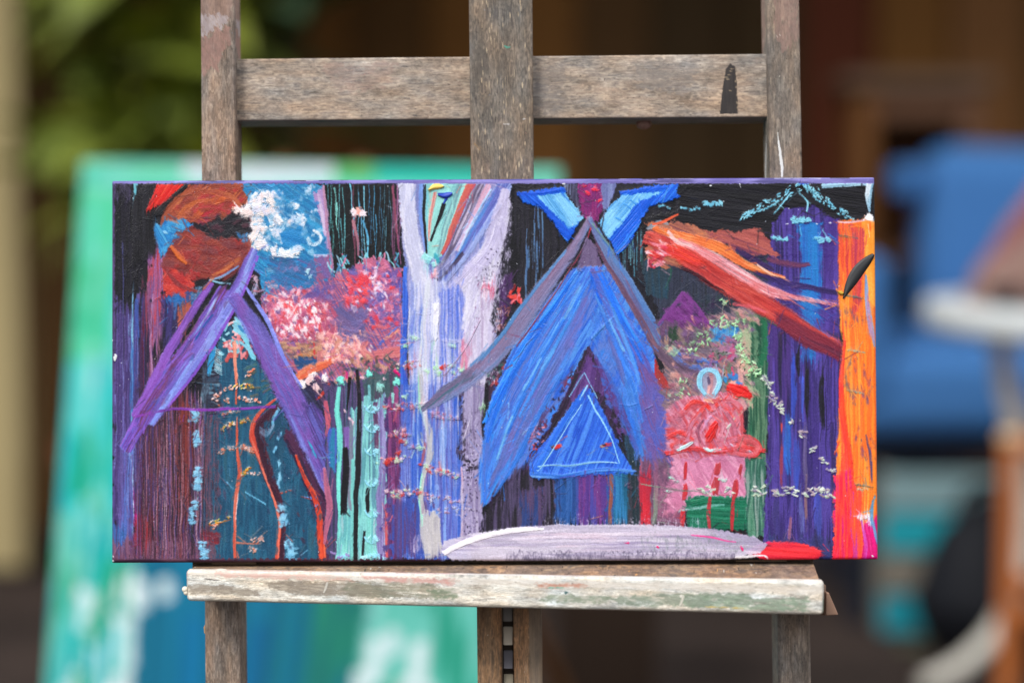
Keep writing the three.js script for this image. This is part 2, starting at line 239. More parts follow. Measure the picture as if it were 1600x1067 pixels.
  A.stroke([[266, 386], [278, 400], [290, 411]], [6, 10, 6], [[204, 104, 50], [182, 88, 54]], { dry: 0.05, thick: 0.5 });
  A.area([[252, 414], [268, 416], [300, 440], [302, 456], [256, 468]], [[182, 52, 50], [164, 44, 50], [196, 66, 56]], { ang: 30, dry: 0.05 });
  A.dots([[302, 426, 20], [298, 432, 10]], [168, 52, 56], 14, 10, { dry: 0.2 });
  A.area([[326, 424], [366, 404], [398, 376], [402, 392], [372, 420], [330, 440]], [[170, 92, 60], [128, 70, 70], [190, 104, 62]], { ang: -30, dry: 0.25 });
  A.area([[256, 464], [300, 458], [306, 478], [262, 478]], [[46, 108, 170], [40, 90, 150], [70, 70, 120]], { dry: 0.2, rag: 5 });
  A.area([[296, 446], [330, 452], [316, 470], [300, 470]], [[70, 120, 150], [90, 110, 140]], { dry: 0.4 });
  { const ring = (r, a0, a1, c, w2, o) => A.stroke([0, 0.25, 0.5, 0.75, 1].map((t) => { const a = lerp(a0, a1, t) * Math.PI / 180; return [324 + r * 1.02 * Math.cos(a), 374 + r * 1.08 * Math.sin(a)]; }), w2, c, o);
    A.scumble([[258, 340], [300, 296], [370, 290], [392, 316], [350, 336], [300, 346]], 40, 10, [[156, 76, 54], [140, 62, 52], [178, 96, 60], [170, 52, 58], [128, 58, 54]], { ang: 150, spread: 30, op: 0.75 });
    A.scumble([[275, 366], [320, 372], [392, 374], [388, 404], [340, 432], [280, 430], [258, 412]], 60, 11, [[126, 50, 48], [110, 44, 48], [146, 66, 56], [118, 60, 66], [150, 52, 52]], { ang: 5, spread: 30, op: 0.75 });
    A.scumble([[254, 420], [300, 436], [300, 460], [258, 466]], 20, 10, [[184, 54, 52], [166, 46, 50], [196, 70, 60]], { op: 0.8 });
    for (const [r, a0, a1, c, w2] of [[76, 195, 262, [[164, 84, 58], [140, 64, 52]], [6, 14, 12, 8]], [70, 255, 315, [[150, 70, 52], [176, 96, 62]], [8, 14, 12]], [58, 215, 275, [[188, 100, 58], [160, 78, 54]], [5, 11, 6]], [48, 250, 300, [[176, 50, 60], [150, 60, 60]], [5, 12, 6]], [62, 20, 70, [[130, 56, 50], [112, 46, 48]], [8, 14, 8]], [78, 100, 150, [[150, 56, 54], [120, 50, 56]], [6, 12, 6]], [44, 60, 130, [[122, 52, 50], [140, 66, 58]], [8, 13, 8]]]) ring(r, a0, a1, c, w2, { dry: 0.22, op: 0.85, soft: 0.6 });
    A.scumble([[320, 350], [345, 338], [386, 334], [386, 364], [332, 372]], 16, 10, [[36, 35, 42], [46, 44, 52], [84, 46, 60]], { op: 0.75, ang: -8, spread: 15, sq: 0.5 });
    A.scumble([[246, 352], [290, 346], [280, 374], [254, 396]], 16, 8, [[48, 134, 190], [80, 160, 206], [40, 110, 170]], { op: 0.8 }); A.scumble([[372, 362], [392, 366], [390, 384], [374, 380]], 5, 8, [[52, 116, 170], [70, 130, 180]], { op: 0.8 }); A.scumble([[262, 464], [310, 458], [306, 480], [266, 480]], 10, 7, [[46, 108, 170], [60, 90, 140]], { op: 0.7 });
    A.stroke([[266, 386], [278, 400], [290, 411]], [6, 11, 6], [[208, 108, 54], [182, 88, 54]], { dry: 0.08, thick: 0.5 }); A.stroke([[330, 430], [352, 420], [372, 404]], [5, 12, 6], [[186, 104, 62], [160, 84, 60]], { dry: 0.2, soft: 0.6 }); }
  // --- blue sky patch and cloud
  A.area([[376, 286], [512, 284], [520, 420], [512, 470], [420, 474], [398, 420], [392, 330]], [[44, 128, 178], [38, 112, 164], [56, 146, 194], [62, 120, 160]], { ang: 35, dry: 0.03, rag: 6 });
  A.area([[410, 400], [520, 410], [515, 465], [425, 470]], [[46, 96, 140], [62, 98, 148], [40, 120, 176], [86, 86, 140]], { ang: 20, dry: 0.2, rag: 10 });
  A.area([[486, 300], [508, 290], [510, 340], [516, 400], [500, 350]], [[196, 176, 206], [160, 130, 180]], { ang: 80, dry: 0.3, rag: 5 });
  A.scumble([[380, 306], [412, 294], [450, 306], [466, 340], [450, 370], [414, 400], [394, 372], [390, 330]], 34, 14, [[206, 212, 228], [178, 200, 222], [222, 216, 226], [214, 206, 220]], { op: 0.7, hard: 0.9, grain: 0.8 });
  for (const [x, y, r2] of [[414, 304, 13], [424, 312, 14], [402, 318, 12], [386, 330, 12], [378, 330, 8], [412, 330, 15], [428, 330, 12], [402, 352, 14], [398, 366, 14], [404, 382, 12], [420, 350, 10], [434, 344, 9], [424, 392, 11], [438, 398, 12], [452, 396, 12], [464, 391, 10], [466, 346, 9]]) A.blob(x + rr(-2, 2), y + rr(-2, 2), r2, [[236, 233, 238], [228, 220, 226], [234, 222, 220]][Math.floor(rnd() * 3)], { op: 0.95, hard: 0.45, grain: 0.9, sq: rr(0.65, 1), ang: rr(-60, 60), thick: 0.7 });
  A.scumble([[380, 322], [410, 318], [414, 390], [396, 390]], 14, 5, [[236, 206, 196], [240, 216, 206]], { op: 0.55 }); A.scumble([[436, 360], [470, 352], [472, 382], [440, 386]], 16, 8, [[34, 118, 180], [46, 132, 190], [60, 140, 196]], { op: 0.8 }); A.blob(416, 345, 6, [52, 130, 182], { sq: 0.45, ang: 70 });
  A.dots([[376, 328, 10], [384, 332, 0]], [234, 216, 214], 20, 14, { thick: 0.7 });
  A.dots([[467, 344, 80], [465, 352, 90]], [228, 224, 234], 14, 16, { dry: 0.25 });
  A.scumble([[376, 310], [412, 294], [440, 300], [462, 322], [452, 352], [432, 366], [412, 402], [394, 372], [396, 340]], 40, 7, [[232, 230, 236], [222, 212, 220], [206, 204, 222], [228, 206, 204], [150, 190, 216]], { thick: 0.55 });
  A.scumble([[430, 296], [500, 292], [506, 390], [470, 400], [440, 380]], 40, 8, [[150, 190, 216], [196, 206, 226], [60, 140, 190], [40, 120, 180], [120, 170, 206]], { op: 0.75 });
  A.scumble([[400, 406], [515, 408], [515, 462], [410, 470]], 50, 9, [[50, 110, 160], [70, 100, 150], [110, 90, 140], [40, 130, 186], [140, 120, 170], [120, 160, 190]], { op: 0.7 });
  A.stroke([[414, 338], [418, 352]], [6, 9], [52, 130, 180], { dry: 0.1 });
  A.area([[436, 366], [468, 352], [470, 380], [440, 386]], [[34, 118, 180], [46, 132, 190]], { dry: 0.2, ang: 20 });
  A.stroke([[480, 372], [486, 382], [498, 378], [500, 368], [490, 360]], 7, [[226, 230, 238], [190, 210, 230]], { dry: 0.35 });
  A.stroke([[490, 400], [512, 400]], 6, [190, 180, 214], { dry: 0.3 });
  A.area([[490, 404], [520, 400], [520, 430], [495, 436]], [[112, 92, 150], [140, 90, 130]], { dry: 0.2, ang: 60 });
  A.dots([[480, 424, -60], [484, 432, -50]], [168, 206, 220], 9, 6);
  A.scatter([[385, 430], [420, 440], [460, 470], [400, 480]], 16, 12, 8, [[190, 160, 180], [150, 150, 180], [180, 120, 140]], { dry: 0.5 });
  // --- black wavy stripes
  A.area([[504, 286], [620, 284], [622, 350], [626, 404], [560, 420], [520, 424], [512, 350]], [[24, 26, 29], [20, 22, 26], [30, 33, 37]], { dry: 0, rag: 4, thick: 0.3 });
  for (const [x, c, w, l] of [[509, [70, 130, 140], 2, 90], [514, [80, 150, 150], 3, 70], [520, [130, 206, 200], 4, 44], [527, [84, 150, 158], 2.5, 110], [533, [90, 160, 168], 2, 100], [545, [110, 190, 214], 4, 46], [549, [112, 60, 80], 4, 110], [557, [92, 150, 180], 3, 100], [566, [120, 190, 214], 3, 110], [573, [70, 130, 170], 2, 60], [581, [70, 140, 176], 2.5, 90], [590, [60, 110, 140], 2, 80], [597, [90, 150, 170], 1.6, 100], [604, [76, 120, 140], 1.6, 70], [611, [112, 70, 100], 5, 130], [618, [140, 90, 130], 5, 100]])
    for (let q = 0; q < 2; q++) { const y = 287 + rr(0, 6) + q * rr(20, 60), p = rr(0, 2); A.stroke([0, 0.33, 0.66, 1].map((t) => [x + q * 3 + Math.sin(t * 4 + p) * 2.2 + t * 5, y + t * l]), [w, w * 0.8, w * 0.4], c, { dry: 0.34, rag: 0.5 }); }
  A.stroke([[550, 345], [557, 370], [558, 400]], [7, 6, 4], [[150, 100, 120], [176, 120, 130]], { dry: 0.2 });
  A.stroke([[566, 345], [574, 372], [572, 402]], [4, 4, 3], [[110, 190, 220], [80, 150, 190]], { dry: 0.15 });
  A.dots([[553, 332, 0], [560, 331, 0], [566, 334, 10]], [[238, 220, 228], [232, 160, 150], [240, 236, 240]], 8, 12);
  A.scatter(box(512, 400, 625, 432), 60, 14, 3.5, [[90, 170, 190], [130, 200, 210], [70, 130, 170], [150, 190, 210], [200, 120, 150]], { ang: 80, spread: 45, dry: 0.25 });
  A.stroke([[504, 290], [510, 350], [520, 420]], [5, 6, 4], [[150, 110, 150], [176, 130, 160]], { dry: 0.25 });
  // --- blossom mass
  A.area([[405, 470], [430, 452], [480, 446], [520, 432], [548, 420], [590, 404], [628, 424], [628, 590], [560, 600], [470, 596], [440, 560]], [[146, 84, 120], [176, 92, 116], [110, 84, 140], [192, 110, 130], [126, 96, 140]], { ang: 60, dry: 0, rag: 8 });
  A.area([[520, 480], [560, 470], [575, 530], [530, 536]], [[112, 92, 136], [98, 90, 140]], { ang: 40, dry: 0.2, rag: 8 });
  A.area([[590, 425], [626, 420], [626, 510], [580, 500]], [[96, 78, 150], [126, 84, 146], [110, 100, 170]], { ang: 70, dry: 0.25, rag: 8 });
  A.scatter([[410, 470], [450, 455], [510, 460], [510, 500], [440, 530], [420, 500]], 110, 11, 7, [[206, 88, 100], [220, 120, 132], [188, 66, 84], [236, 200, 212], [214, 130, 160], [226, 180, 196]], { dry: 0.3, thick: 0.45 });
  A.scatter(box(438, 470, 500, 525), 46, 9, 5, [[232, 210, 220], [226, 76, 84], [244, 226, 230], [200, 90, 130]], { ang: 80, spread: 50, dry: 0.25, thick: 0.5 });
  A.scatter([[546, 432], [572, 420], [584, 456], [560, 480], [540, 470]], 46, 12, 9, [[214, 56, 68], [226, 76, 84], [200, 60, 90], [216, 100, 120]], { dry: 0.12, thick: 0.5 });
  A.scatter([[560, 408], [600, 406], [600, 424], [556, 424]], 16, 18, 9, [[186, 100, 130], [166, 96, 136]], { ang: 10, spread: 20, dry: 0.15 });
  A.scatter([[570, 430], [606, 430], [612, 500], [576, 510]], 70, 10, 6, [[216, 196, 220], [190, 90, 130], [210, 120, 150], [120, 110, 180], [226, 140, 160], [160, 80, 130]], { dry: 0.28, thick: 0.45 });
  A.scatter([[500, 480], [530, 470], [520, 540], [500, 530]], 24, 16, 8, [[178, 86, 108], [196, 110, 130], [170, 80, 110]], { ang: 70, spread: 30, dry: 0.25 });
  A.scatter(box(430, 535, 500, 560), 34, 18, 5, [[150, 112, 92], [190, 140, 110], [110, 84, 100], [180, 120, 80]], { ang: -5, spread: 20, dry: 0.25 });
  A.area([[455, 560], [500, 556], [496, 585], [468, 582]], [[44, 84, 136], [40, 70, 110]], { ang: 0, dry: 0.15 });
  A.stroke([[466, 556], [490, 555]], 5, [196, 112, 60], { dry: 0.2 });
  A.scatter(box(505, 520, 570, 560), 60, 10, 6, [[230, 170, 160], [222, 150, 140], [240, 200, 196], [214, 130, 140]], { dry: 0.35, thick: 0.35 });
  A.stroke([[498, 525], [499, 575]], [14, 12], [[178, 96, 104], [190, 120, 120]], { dry: 0.15 });
  A.stroke([[490, 530], [491, 560]], 4, [196, 56, 60], { dry: 0.15 });
  A.stroke([[572, 534], [566, 545], [576, 554], [622, 550]], [12, 14, 22, 22], [[196, 106, 112], [206, 124, 124], [186, 96, 112]], { dry: 0.05, thick: 0.4 });
  A.dots([[580, 541, 60], [577, 546, 50]], WHT, 6, 4);
  A.stroke([[590, 540], [612, 518], [624, 508]], [5, 6, 4], [70, 104, 200], { dry: 0.15 });
  A.stroke([[600, 530], [620, 516]], 6, [224, 150, 130], { dry: 0.2 }); A.stroke([[576, 508], [604, 512], [616, 510]], [3, 6, 3], [220, 110, 120], { dry: 0.2 });
  A.scatter(box(545, 558, 626, 600), 40, 10, 6, [[70, 72, 80], [120, 84, 80], [150, 110, 90], [60, 80, 90], [190, 140, 120]], { dry: 0.25 });
  A.area([[440, 600], [460, 590], [530, 596], [530, 640], [470, 640]], [[56, 60, 92], [44, 40, 66], [84, 60, 90]], { ang: 50, dry: 0.1 });
  A.stroke([[452, 604], [474, 584], [500, 572], [522, 562]], [12, 20, 18, 12], [[226, 116, 74], [214, 98, 68], [232, 146, 106]], { dry: 0.05, thick: 0.5 });
  A.dots([[488, 588, -60], [484, 594, -40], [472, 600, 0], [470, 604, -20], [506, 590, -10], [494, 606, 60]], [[240, 232, 232], [236, 200, 200]], 11, 11, { thick: 0.7 });
  A.stroke([[514, 600], [502, 616], [494, 624]], [5, 7, 4], [176, 56, 50], { dry: 0.1 });
  A.stroke([[534, 554], [530, 566], [540, 580], [541, 600]], [5, 4, 5, 4], [[196, 40, 120], [214, 110, 130]], { dry: 0.15 });
  A.scumble([[412, 460], [440, 450], [520, 452], [520, 520], [440, 535], [418, 500]], 120, 7, [[206, 88, 100], [224, 130, 140], [188, 66, 84], [236, 206, 216], [214, 130, 160], [230, 186, 200], [170, 84, 120], [120, 96, 150]], { thick: 0.4 });
  A.scumble([[432, 470], [500, 466], [498, 530], [440, 530]], 60, 5, [[238, 220, 228], [222, 76, 84], [244, 228, 232], [204, 96, 120]], { ang: 80, spread: 40, thick: 0.5 });
  A.scumble([[540, 424], [590, 410], [624, 430], [622, 510], [570, 515], [540, 480]], 130, 7, [[214, 60, 74], [186, 100, 130], [216, 190, 214], [126, 100, 160], [110, 90, 150], [206, 120, 150], [196, 70, 100], [96, 90, 160]], { thick: 0.4 });
  A.scumble([[544, 440], [576, 424], [580, 470], [548, 480]], 26, 8, [[218, 58, 70], [226, 80, 88], [206, 60, 84]], { thick: 0.5 });
  A.scumble([[580, 430], [604, 426], [600, 480], [584, 480]], 20, 5, [[226, 210, 226], [206, 190, 220], [230, 150, 170]], { ang: 50, spread: 30 });
  A.scumble([[520, 485], [565, 478], [575, 530], [530, 534]], 30, 9, [[112, 96, 140], [104, 96, 150], [130, 96, 140]], { op: 0.7 });
  A.scumble([[480, 448], [520, 440], [520, 470], [480, 470]], 22, 9, [[110, 80, 140], [140, 86, 130], [90, 84, 150]], { op: 0.8 });
  A.scumble([[500, 525], [565, 528], [560, 575], [505, 560]], 70, 6, [[236, 186, 180], [224, 150, 144], [240, 206, 200], [216, 130, 140], [196, 130, 110]], { op: 0.85 });
  A.scumble([[425, 536], [500, 532], [498, 560], [440, 562]], 30, 7, [[160, 124, 104], [190, 144, 116], [120, 92, 100]], { ang: 0, spread: 15 });
  A.scumble([[510, 565], [625, 562], [625, 600], [520, 600]], 50, 6, [[120, 84, 80], [70, 80, 92], [150, 112, 100], [60, 72, 84], [200, 150, 140]], { op: 0.85 });
  A.smear([[410, 450], [625, 410], [625, 600], [430, 590]], 60, 9, { edge: 8, amt: 0.6, bris: 2.2 });
  A.scumble([[440, 470], [500, 466], [498, 520], [446, 524]], 18, 4, [[244, 228, 232], [226, 84, 90], [236, 206, 214]], { ang: 75, spread: 30, op: 0.9, thick: 0.6 }); A.scumble([[555, 430], [615, 424], [612, 500], [560, 480]], 20, 4, [[236, 214, 226], [222, 66, 78], [130, 110, 176]], { op: 0.85, thick: 0.6 });
  // --- inside of the left tipi
  A.area([[350, 500], [398, 560], [440, 640], [480, 740], [505, 880], [312, 880], [318, 620]], [[33, 84, 112], [30, 74, 102], [38, 92, 120], [44, 88, 108]], { dry: 0, rag: 4, len: 40 });
  A.area([[318, 600], [345, 590], [340, 880], [312, 880]], [[60, 60, 84], [104, 74, 92], [44, 64, 90]], { dry: 0.45, rag: 12 });
  A.area([[315, 560], [340, 545], [345, 640], [312, 650]], [[58, 70, 90], [40, 40, 56], [100, 130, 150]], { dry: 0.3, ang: 0, len: 14 });
  A.scatter([[350, 498], [366, 492], [382, 520], [396, 560], [340, 560], [340, 520]], 60, 11, 6, [[216, 130, 136], [232, 180, 184], [150, 60, 66], [120, 186, 204], [150, 200, 214], [196, 90, 90]], { dry: 0.2, thick: 0.4 });
  A.scatter([[366, 495], [376, 505], [396, 560], [372, 540]], 18, 14, 7, [[120, 200, 220], [60, 130, 180], [130, 190, 210]], { ang: 55, spread: 20, dry: 0.15 });
  A.stroke([[334, 544], [330, 560], [326, 585]], [6, 14, 8], [[44, 140, 196], [70, 170, 206]], { dry: 0.15 });
  for (let i = 0; i < 12; i++) A.stroke([[335, 545 + i * 3.2], [346, 552 + i * 3.2]], 1.6, [[150, 204, 220], [196, 226, 232]], { dry: 0.2 });
  A.scatter(box(384, 572, 430, 620), 20, 12, 6, [[70, 84, 80], [60, 96, 100], [90, 90, 84]], { dry: 0.4, ang: -20, spread: 20 });
  A.stroke([[364, 536], [366, 560], [368, 600]], [8, 7, 5], [[216, 110, 86], [226, 150, 130]], { dry: 0.12 });
  A.stroke([[369, 600], [368, 632]], 4, [196, 88, 70], { dry: 0.2 });
  A.stroke([[369, 651], [370, 700], [374, 735], [368, 775], [366, 820], [367, 872]], [3, 6, 9, 7, 6, 6], [[210, 96, 72], [196, 84, 66], [220, 120, 100]], { dry: 0.06, thick: 0.5 });
  A.stroke([[371, 770], [368, 812]], 2, [232, 190, 190], { dry: 0.25 });
  const tw = [[236, 206, 202], [226, 150, 130], [230, 180, 170], [222, 120, 90]], yl = [[224, 160, 50], [222, 196, 80], [220, 120, 60], [236, 206, 190]];
  const sprig = (x0, y0, x1, y1, n, cols) => { for (let i = 0; i < n; i++) { const t = rnd(); A.dots([[lerp(x0, x1, t) + rr(-2, 2), lerp(y0, y1, t) + rr(-3.5, 4), rr(-60, 40)]], cols, 4, 3.2, { thick: 0.7 }); } };
  sprig(330, 622, 362, 604, 22, tw); sprig(362, 604, 394, 604, 18, yl); sprig(338, 630, 360, 626, 9, tw); sprig(371, 622, 409, 630, 24, tw); sprig(343, 650, 376, 640, 18, tw); sprig(374, 660, 388, 656, 14, yl); sprig(346, 672, 366, 660, 20, yl); sprig(339, 708, 372, 696, 24, tw); sprig(372, 694, 396, 704, 30, tw); sprig(376, 742, 390, 732, 16, yl); sprig(388, 742, 406, 740, 8, tw); sprig(322, 820, 360, 810, 16, yl); sprig(330, 816, 336, 824, 6, tw); sprig(392, 846, 410, 842, 14, tw); sprig(386, 858, 408, 862, 10, tw); sprig(384, 585, 396, 580, 10, tw);
  A.stroke([[360, 812], [326, 822]], 2, [190, 100, 60]); A.stroke([[370, 848], [384, 850], [406, 850]], [5, 3, 2], [206, 110, 86], { dry: 0.15 });
  A.area([[310, 828], [342, 832], [340, 850], [314, 852]], [[130, 44, 54], [104, 40, 56]], { dry: 0.25, ang: 20 });
  A.stroke([[354, 753], [364, 764]], 3, [110, 170, 210], { dry: 0.3 }); A.stroke([[382, 768], [414, 788]], 3, [110, 180, 214], { dry: 0.4 });
  // --- curved brown trunks
  A.stroke([[440, 632], [408, 662], [404, 690], [418, 740], [436, 790], [440, 830], [438, 874]], [14, 26, 24, 22, 18, 15, 16], [[72, 30, 48], [58, 28, 46], [88, 38, 52]], { dry: 0.03 });
  A.area([[412, 660], [440, 640], [450, 680], [440, 720], [415, 700]], [[36, 80, 104], [30, 70, 96]], { dry: 0.1 });
  for (let i = 0; i < 6; i++) A.stroke([[404, 666 + i * 2], [416, 672 + i * 2], [428, 660 + i]], 1.5, [120, 150, 180], { dry: 0.3 });
  A.stroke([[434, 622], [404, 646], [392, 672], [400, 706], [420, 762], [434, 800], [436, 836], [432, 873]], [4, 8, 12, 6, 4, 6, 6, 9], [[212, 92, 74], [196, 70, 54], [222, 116, 96]], { dry: 0.06, thick: 0.5 });
  A.area([[440, 680], [462, 660], [520, 780], [530, 885], [508, 885], [490, 800], [468, 740]], [[64, 34, 62], [76, 40, 70], [50, 34, 62]], { dry: 0.05, ang: 65 });
  A.stroke([[462, 712], [474, 744], [490, 775], [498, 806], [500, 840], [504, 874]], [5, 8, 11, 13, 14, 17], [[218, 82, 54], [196, 64, 46], [226, 104, 70]], { dry: 0.05, thick: 0.5 });
  const sky = [[126, 188, 222], [140, 200, 228], [110, 176, 212]];
  const ladder = (pts, w, h) => { for (const [x, y, n] of pts) for (let i = 0; i < n; i++) A.blob(x + rr(-1.5, 1.5), y + i * h, w * 0.72, sky[i % 3], { sq: 0.42, ang: rr(-10, 6), op: 0.92, hard: 0.45, grain: 0.4, thick: 0.5 }); };
  ladder([[303, 642, 4], [307, 676, 5], [308, 733, 7], [303, 785, 3], [300, 802, 4], [314, 848, 3], [318, 862, 4]], 9, 5);
  for (const [x, y, a] of [[432, 644, -60], [427, 656, -60], [436, 682, -60], [430, 702, -65], [436, 728, 85], [436, 744, 85], [434, 756, 80]]) A.dots([[x, y, a]], sky, 13, 7);
  ladder([[440, 792, 2], [442, 806, 4], [451, 846, 3], [454, 860, 4]], 14, 5);
  A.dots([[446, 768, -10], [440, 770, -10], [452, 766, 0]], [200, 90, 80], 7, 4, { dry: 0.3 });
  A.dots([[476, 777, 90], [480, 777, 0], [485, 778, 90], [493, 777, 90], [492, 790, 80], [495, 790, 90]], [90, 140, 220], 5, 2);
  A.smear(box(174, 470, 330, 872), 90, 40, { edge: 5, bris: 1.2 }); A.smear(box(176, 300, 250, 500), 90, 30, { edge: 8, bris: 1.2, amt: 0.6 });
  A.area(box(212, 660, 330, 872), [[150, 104, 122], [40, 32, 44], [104, 50, 62], [36, 30, 40], [90, 66, 110]], { dry: 0.55, len: 160, bris: 0.9, rag: 40, op: 0.85 });
  for (let i = 0; i < 120; i++) { const x = rr(212, 326), y0 = rr(610 + Math.max(0, 290 - x) * 0.9, 780), l = rr(60, 200), c = [[166, 124, 142], [140, 96, 116], [30, 26, 36], [36, 30, 42], [112, 52, 64], [92, 80, 140], [176, 140, 156], [70, 54, 96], [126, 66, 70]][Math.floor(rnd() * 9)]; A.stroke([[x, y0], [x + rr(-2, 2), y0 + l / 2], [x + rr(-3, 3), Math.min(872, y0 + l)]], rr(0.8, 2.6), c, { dry: 0.42, op: 0.8, soft: 0.7, thick: 0.2 }); }
  for (let i = 0; i < 50; i++) { const x = rr(176, 216), y0 = rr(480, 760), l = rr(60, 180), c = [[104, 92, 160], [70, 58, 110], [120, 130, 190], [64, 50, 96], [96, 74, 130]][Math.floor(rnd() * 5)]; A.stroke([[x, y0], [x + rr(-2, 2), y0 + l / 2], [x + rr(-2, 2), Math.min(868, y0 + l)]], rr(0.8, 3), c, { dry: 0.42, op: 0.8, soft: 0.7, thick: 0.2 }); }
  for (const [x, y, n2] of [[303, 642, 4], [307, 676, 5], [308, 733, 7], [303, 785, 3], [300, 802, 4], [314, 848, 3], [318, 862, 4]]) for (let i = 0; i < n2; i++) A.blob(x + rr(-2, 2), y + i * 5, rr(6.5, 8.5), sky[i % 3], { sq: 0.5, ang: rr(-10, 6), op: 0.9, hard: 0.5, grain: 0.35, thick: 0.6 });
  A.smear([[330, 600], [440, 640], [500, 872], [320, 872]], 90, 14, { edge: 8, amt: 0.35 });
  A.scumble([[395, 660], [440, 650], [500, 800], [500, 868], [420, 868]], 46, 8, [[34, 86, 112], [64, 34, 56], [40, 78, 104], [84, 44, 62], [50, 60, 92]], { ang: 80, spread: 25, sq: 0.4, op: 0.6 }); A.scumble([[322, 600], [360, 590], [356, 868], [318, 868]], 40, 8, [[40, 78, 106], [60, 60, 90], [96, 66, 92], [34, 88, 116]], { ang: 90, spread: 12, sq: 0.35, op: 0.55 });
  // --- poles of the left tipi
  A.stroke([[350, 458], [300, 540], [240, 620], [196, 700]], [30, 36, 34, 22], [[124, 78, 178], [110, 60, 100], [96, 74, 160], [140, 92, 196], [104, 96, 190], [120, 60, 150]], { dry: 0.1, len: 90, jit: 12, soft: 0.1 });
  A.stroke([[328, 444], [296, 492], [250, 572], [210, 650]], [14, 18, 19, 16], [[130, 76, 170], [140, 92, 190], [114, 74, 158]], { dry: 0.08 });
  A.stroke([[334, 470], [310, 512], [296, 530]], [4, 5, 3], [[126, 150, 220], [160, 180, 230]], { dry: 0.2 }); A.stroke([[330, 492], [305, 530]], 5, [40, 80, 150], { dry: 0.35 });
  A.stroke([[396, 392], [360, 470], [310, 550], [262, 620], [236, 662]], [18, 30, 33, 29, 13], [[104, 104, 190], [120, 126, 210], [140, 152, 222], [120, 100, 190], [110, 90, 176]], { across: true, mix: 0.7, dry: 0.04, jit: 14 });
  A.stroke([[402, 400], [372, 470], [322, 556], [262, 636]], [5, 6, 7, 5], [[128, 82, 190], [140, 90, 200]], { dry: 0.12 });
  A.stroke([[300, 560], [258, 628], [234, 664]], [5, 8, 5], [[130, 150, 226], [146, 170, 232]], { dry: 0.2 });
  A.stroke([[366, 466], [400, 520], [440, 596], [486, 690], [516, 770]], [28, 48, 53, 50, 26], [[92, 84, 160], [108, 96, 178], [122, 86, 168], [104, 96, 178], [126, 134, 212]], { across: true, mix: 0.9, dry: 0.05, jit: 12, fade: 0.12 });
  A.stroke([[372, 484], [400, 540], [436, 620]], [6, 9, 6], [[132, 80, 168], [118, 76, 156]], { dry: 0.3, op: 0.7 });
  A.stroke([[384, 450], [418, 504], [446, 566], [470, 606]], [6, 10, 8, 5], [[124, 134, 220], [140, 150, 230]], { dry: 0.12 });
  A.scumble([[330, 470], [356, 470], [250, 640], [214, 660]], 40, 8, [[96, 78, 150], [120, 70, 110], [76, 90, 160], [128, 96, 176], [90, 60, 110]], { op: 0.55, ang: 122, spread: 12, sq: 0.35 });
  A.scumble([[372, 470], [404, 500], [480, 640], [500, 700], [450, 640], [400, 540]], 46, 10, [[104, 90, 164], [122, 104, 180], [96, 84, 150], [118, 118, 196], [128, 84, 160]], { op: 0.5, ang: 62, spread: 12, sq: 0.35 });
  A.area([[468, 620], [500, 640], [525, 700], [530, 760], [515, 790], [490, 700]], [[92, 72, 142], [110, 84, 166], [74, 60, 120], [96, 92, 170]], { ang: 65, dry: 0.12, rag: 6 });
  A.stroke([[482, 690], [494, 716]], 4, [60, 150, 190], { dry: 0.3 });
  A.stroke([[212, 652], [260, 640], [330, 640], [430, 636]], [4, 6, 5, 6], [[134, 62, 168], [112, 56, 150]], { dry: 0.15 });
  A.stroke([[326, 439], [345, 432], [372, 416]], [3, 5, 3], [[110, 140, 190], [130, 160, 200]], { dry: 0.2 }); A.stroke([[327, 438], [340, 442], [358, 443]], [4, 4, 3], [138, 190, 216]);
  A.dots([[392, 612, 0]], [220, 210, 230], 3, 2);
  A.smear([[336, 446], [366, 440], [300, 560], [215, 690], [200, 680], [280, 540]], 124, 26, { edge: 3 }); A.smear([[360, 470], [396, 470], [480, 620], [520, 760], [490, 740], [420, 600]], 64, 26, { edge: 3 });
  // --- mint, black and lavender bars
  A.area([[505, 600], [626, 590], [628, 885], [512, 885]], [[66, 66, 96], [84, 70, 112], [50, 60, 80], [104, 84, 130], [60, 90, 110]], { dry: 0, len: 140, rag: 8 });
  A.area([[566, 585], [625, 580], [622, 640], [570, 640]], [[54, 78, 88], [70, 90, 96], [80, 66, 90]], { dry: 0.1 });
  A.area([[546, 640], [604, 620], [604, 876], [530, 876], [534, 800], [546, 740]], [[106, 168, 174], [84, 130, 150], [130, 200, 196], [120, 130, 170], [96, 160, 168]], { dry: 0.18, len: 150, bris: 1.8, rag: 10 });
  A.stroke([[508, 628], [512, 655], [508, 680]], [8, 12, 5], [[196, 92, 110], [176, 84, 112]], { dry: 0.15, thick: 0.4 });
  A.stroke([[506, 732], [512, 770], [514, 800], [506, 850]], [7, 14, 13, 5], [[186, 104, 130], [166, 96, 124]], { dry: 0.15, thick: 0.4 });
  A.area([[510, 670], [525, 665], [525, 740], [512, 725]], [[70, 100, 190], [80, 90, 180], [44, 120, 160]], { dry: 0.1 });
  A.stroke([[546, 590], [544, 610], [541, 640]], [7, 5, 2], BLK, { dry: 0.05 });
  A.stroke([[540, 670], [541, 700]], [14, 9], [[150, 126, 190], [120, 90, 160]], { dry: 0.25 });
  A.stroke([[548, 655], [547, 800]], [8, 10], [[130, 130, 150], [110, 120, 140]], { dry: 0.3 });
  A.stroke([[529, 606], [526, 640], [530, 690], [529, 760], [533, 870]], [8, 12, 9, 8, 20], [[124, 226, 212], [110, 206, 196], [140, 232, 220]], { dry: 0.07, thick: 0.45 });
  A.area([[532, 800], [560, 796], [598, 790], [592, 872], [524, 876]], [[120, 196, 190], [132, 206, 198], [100, 170, 176], [150, 190, 196]], { dry: 0.1, len: 60, rag: 5 });
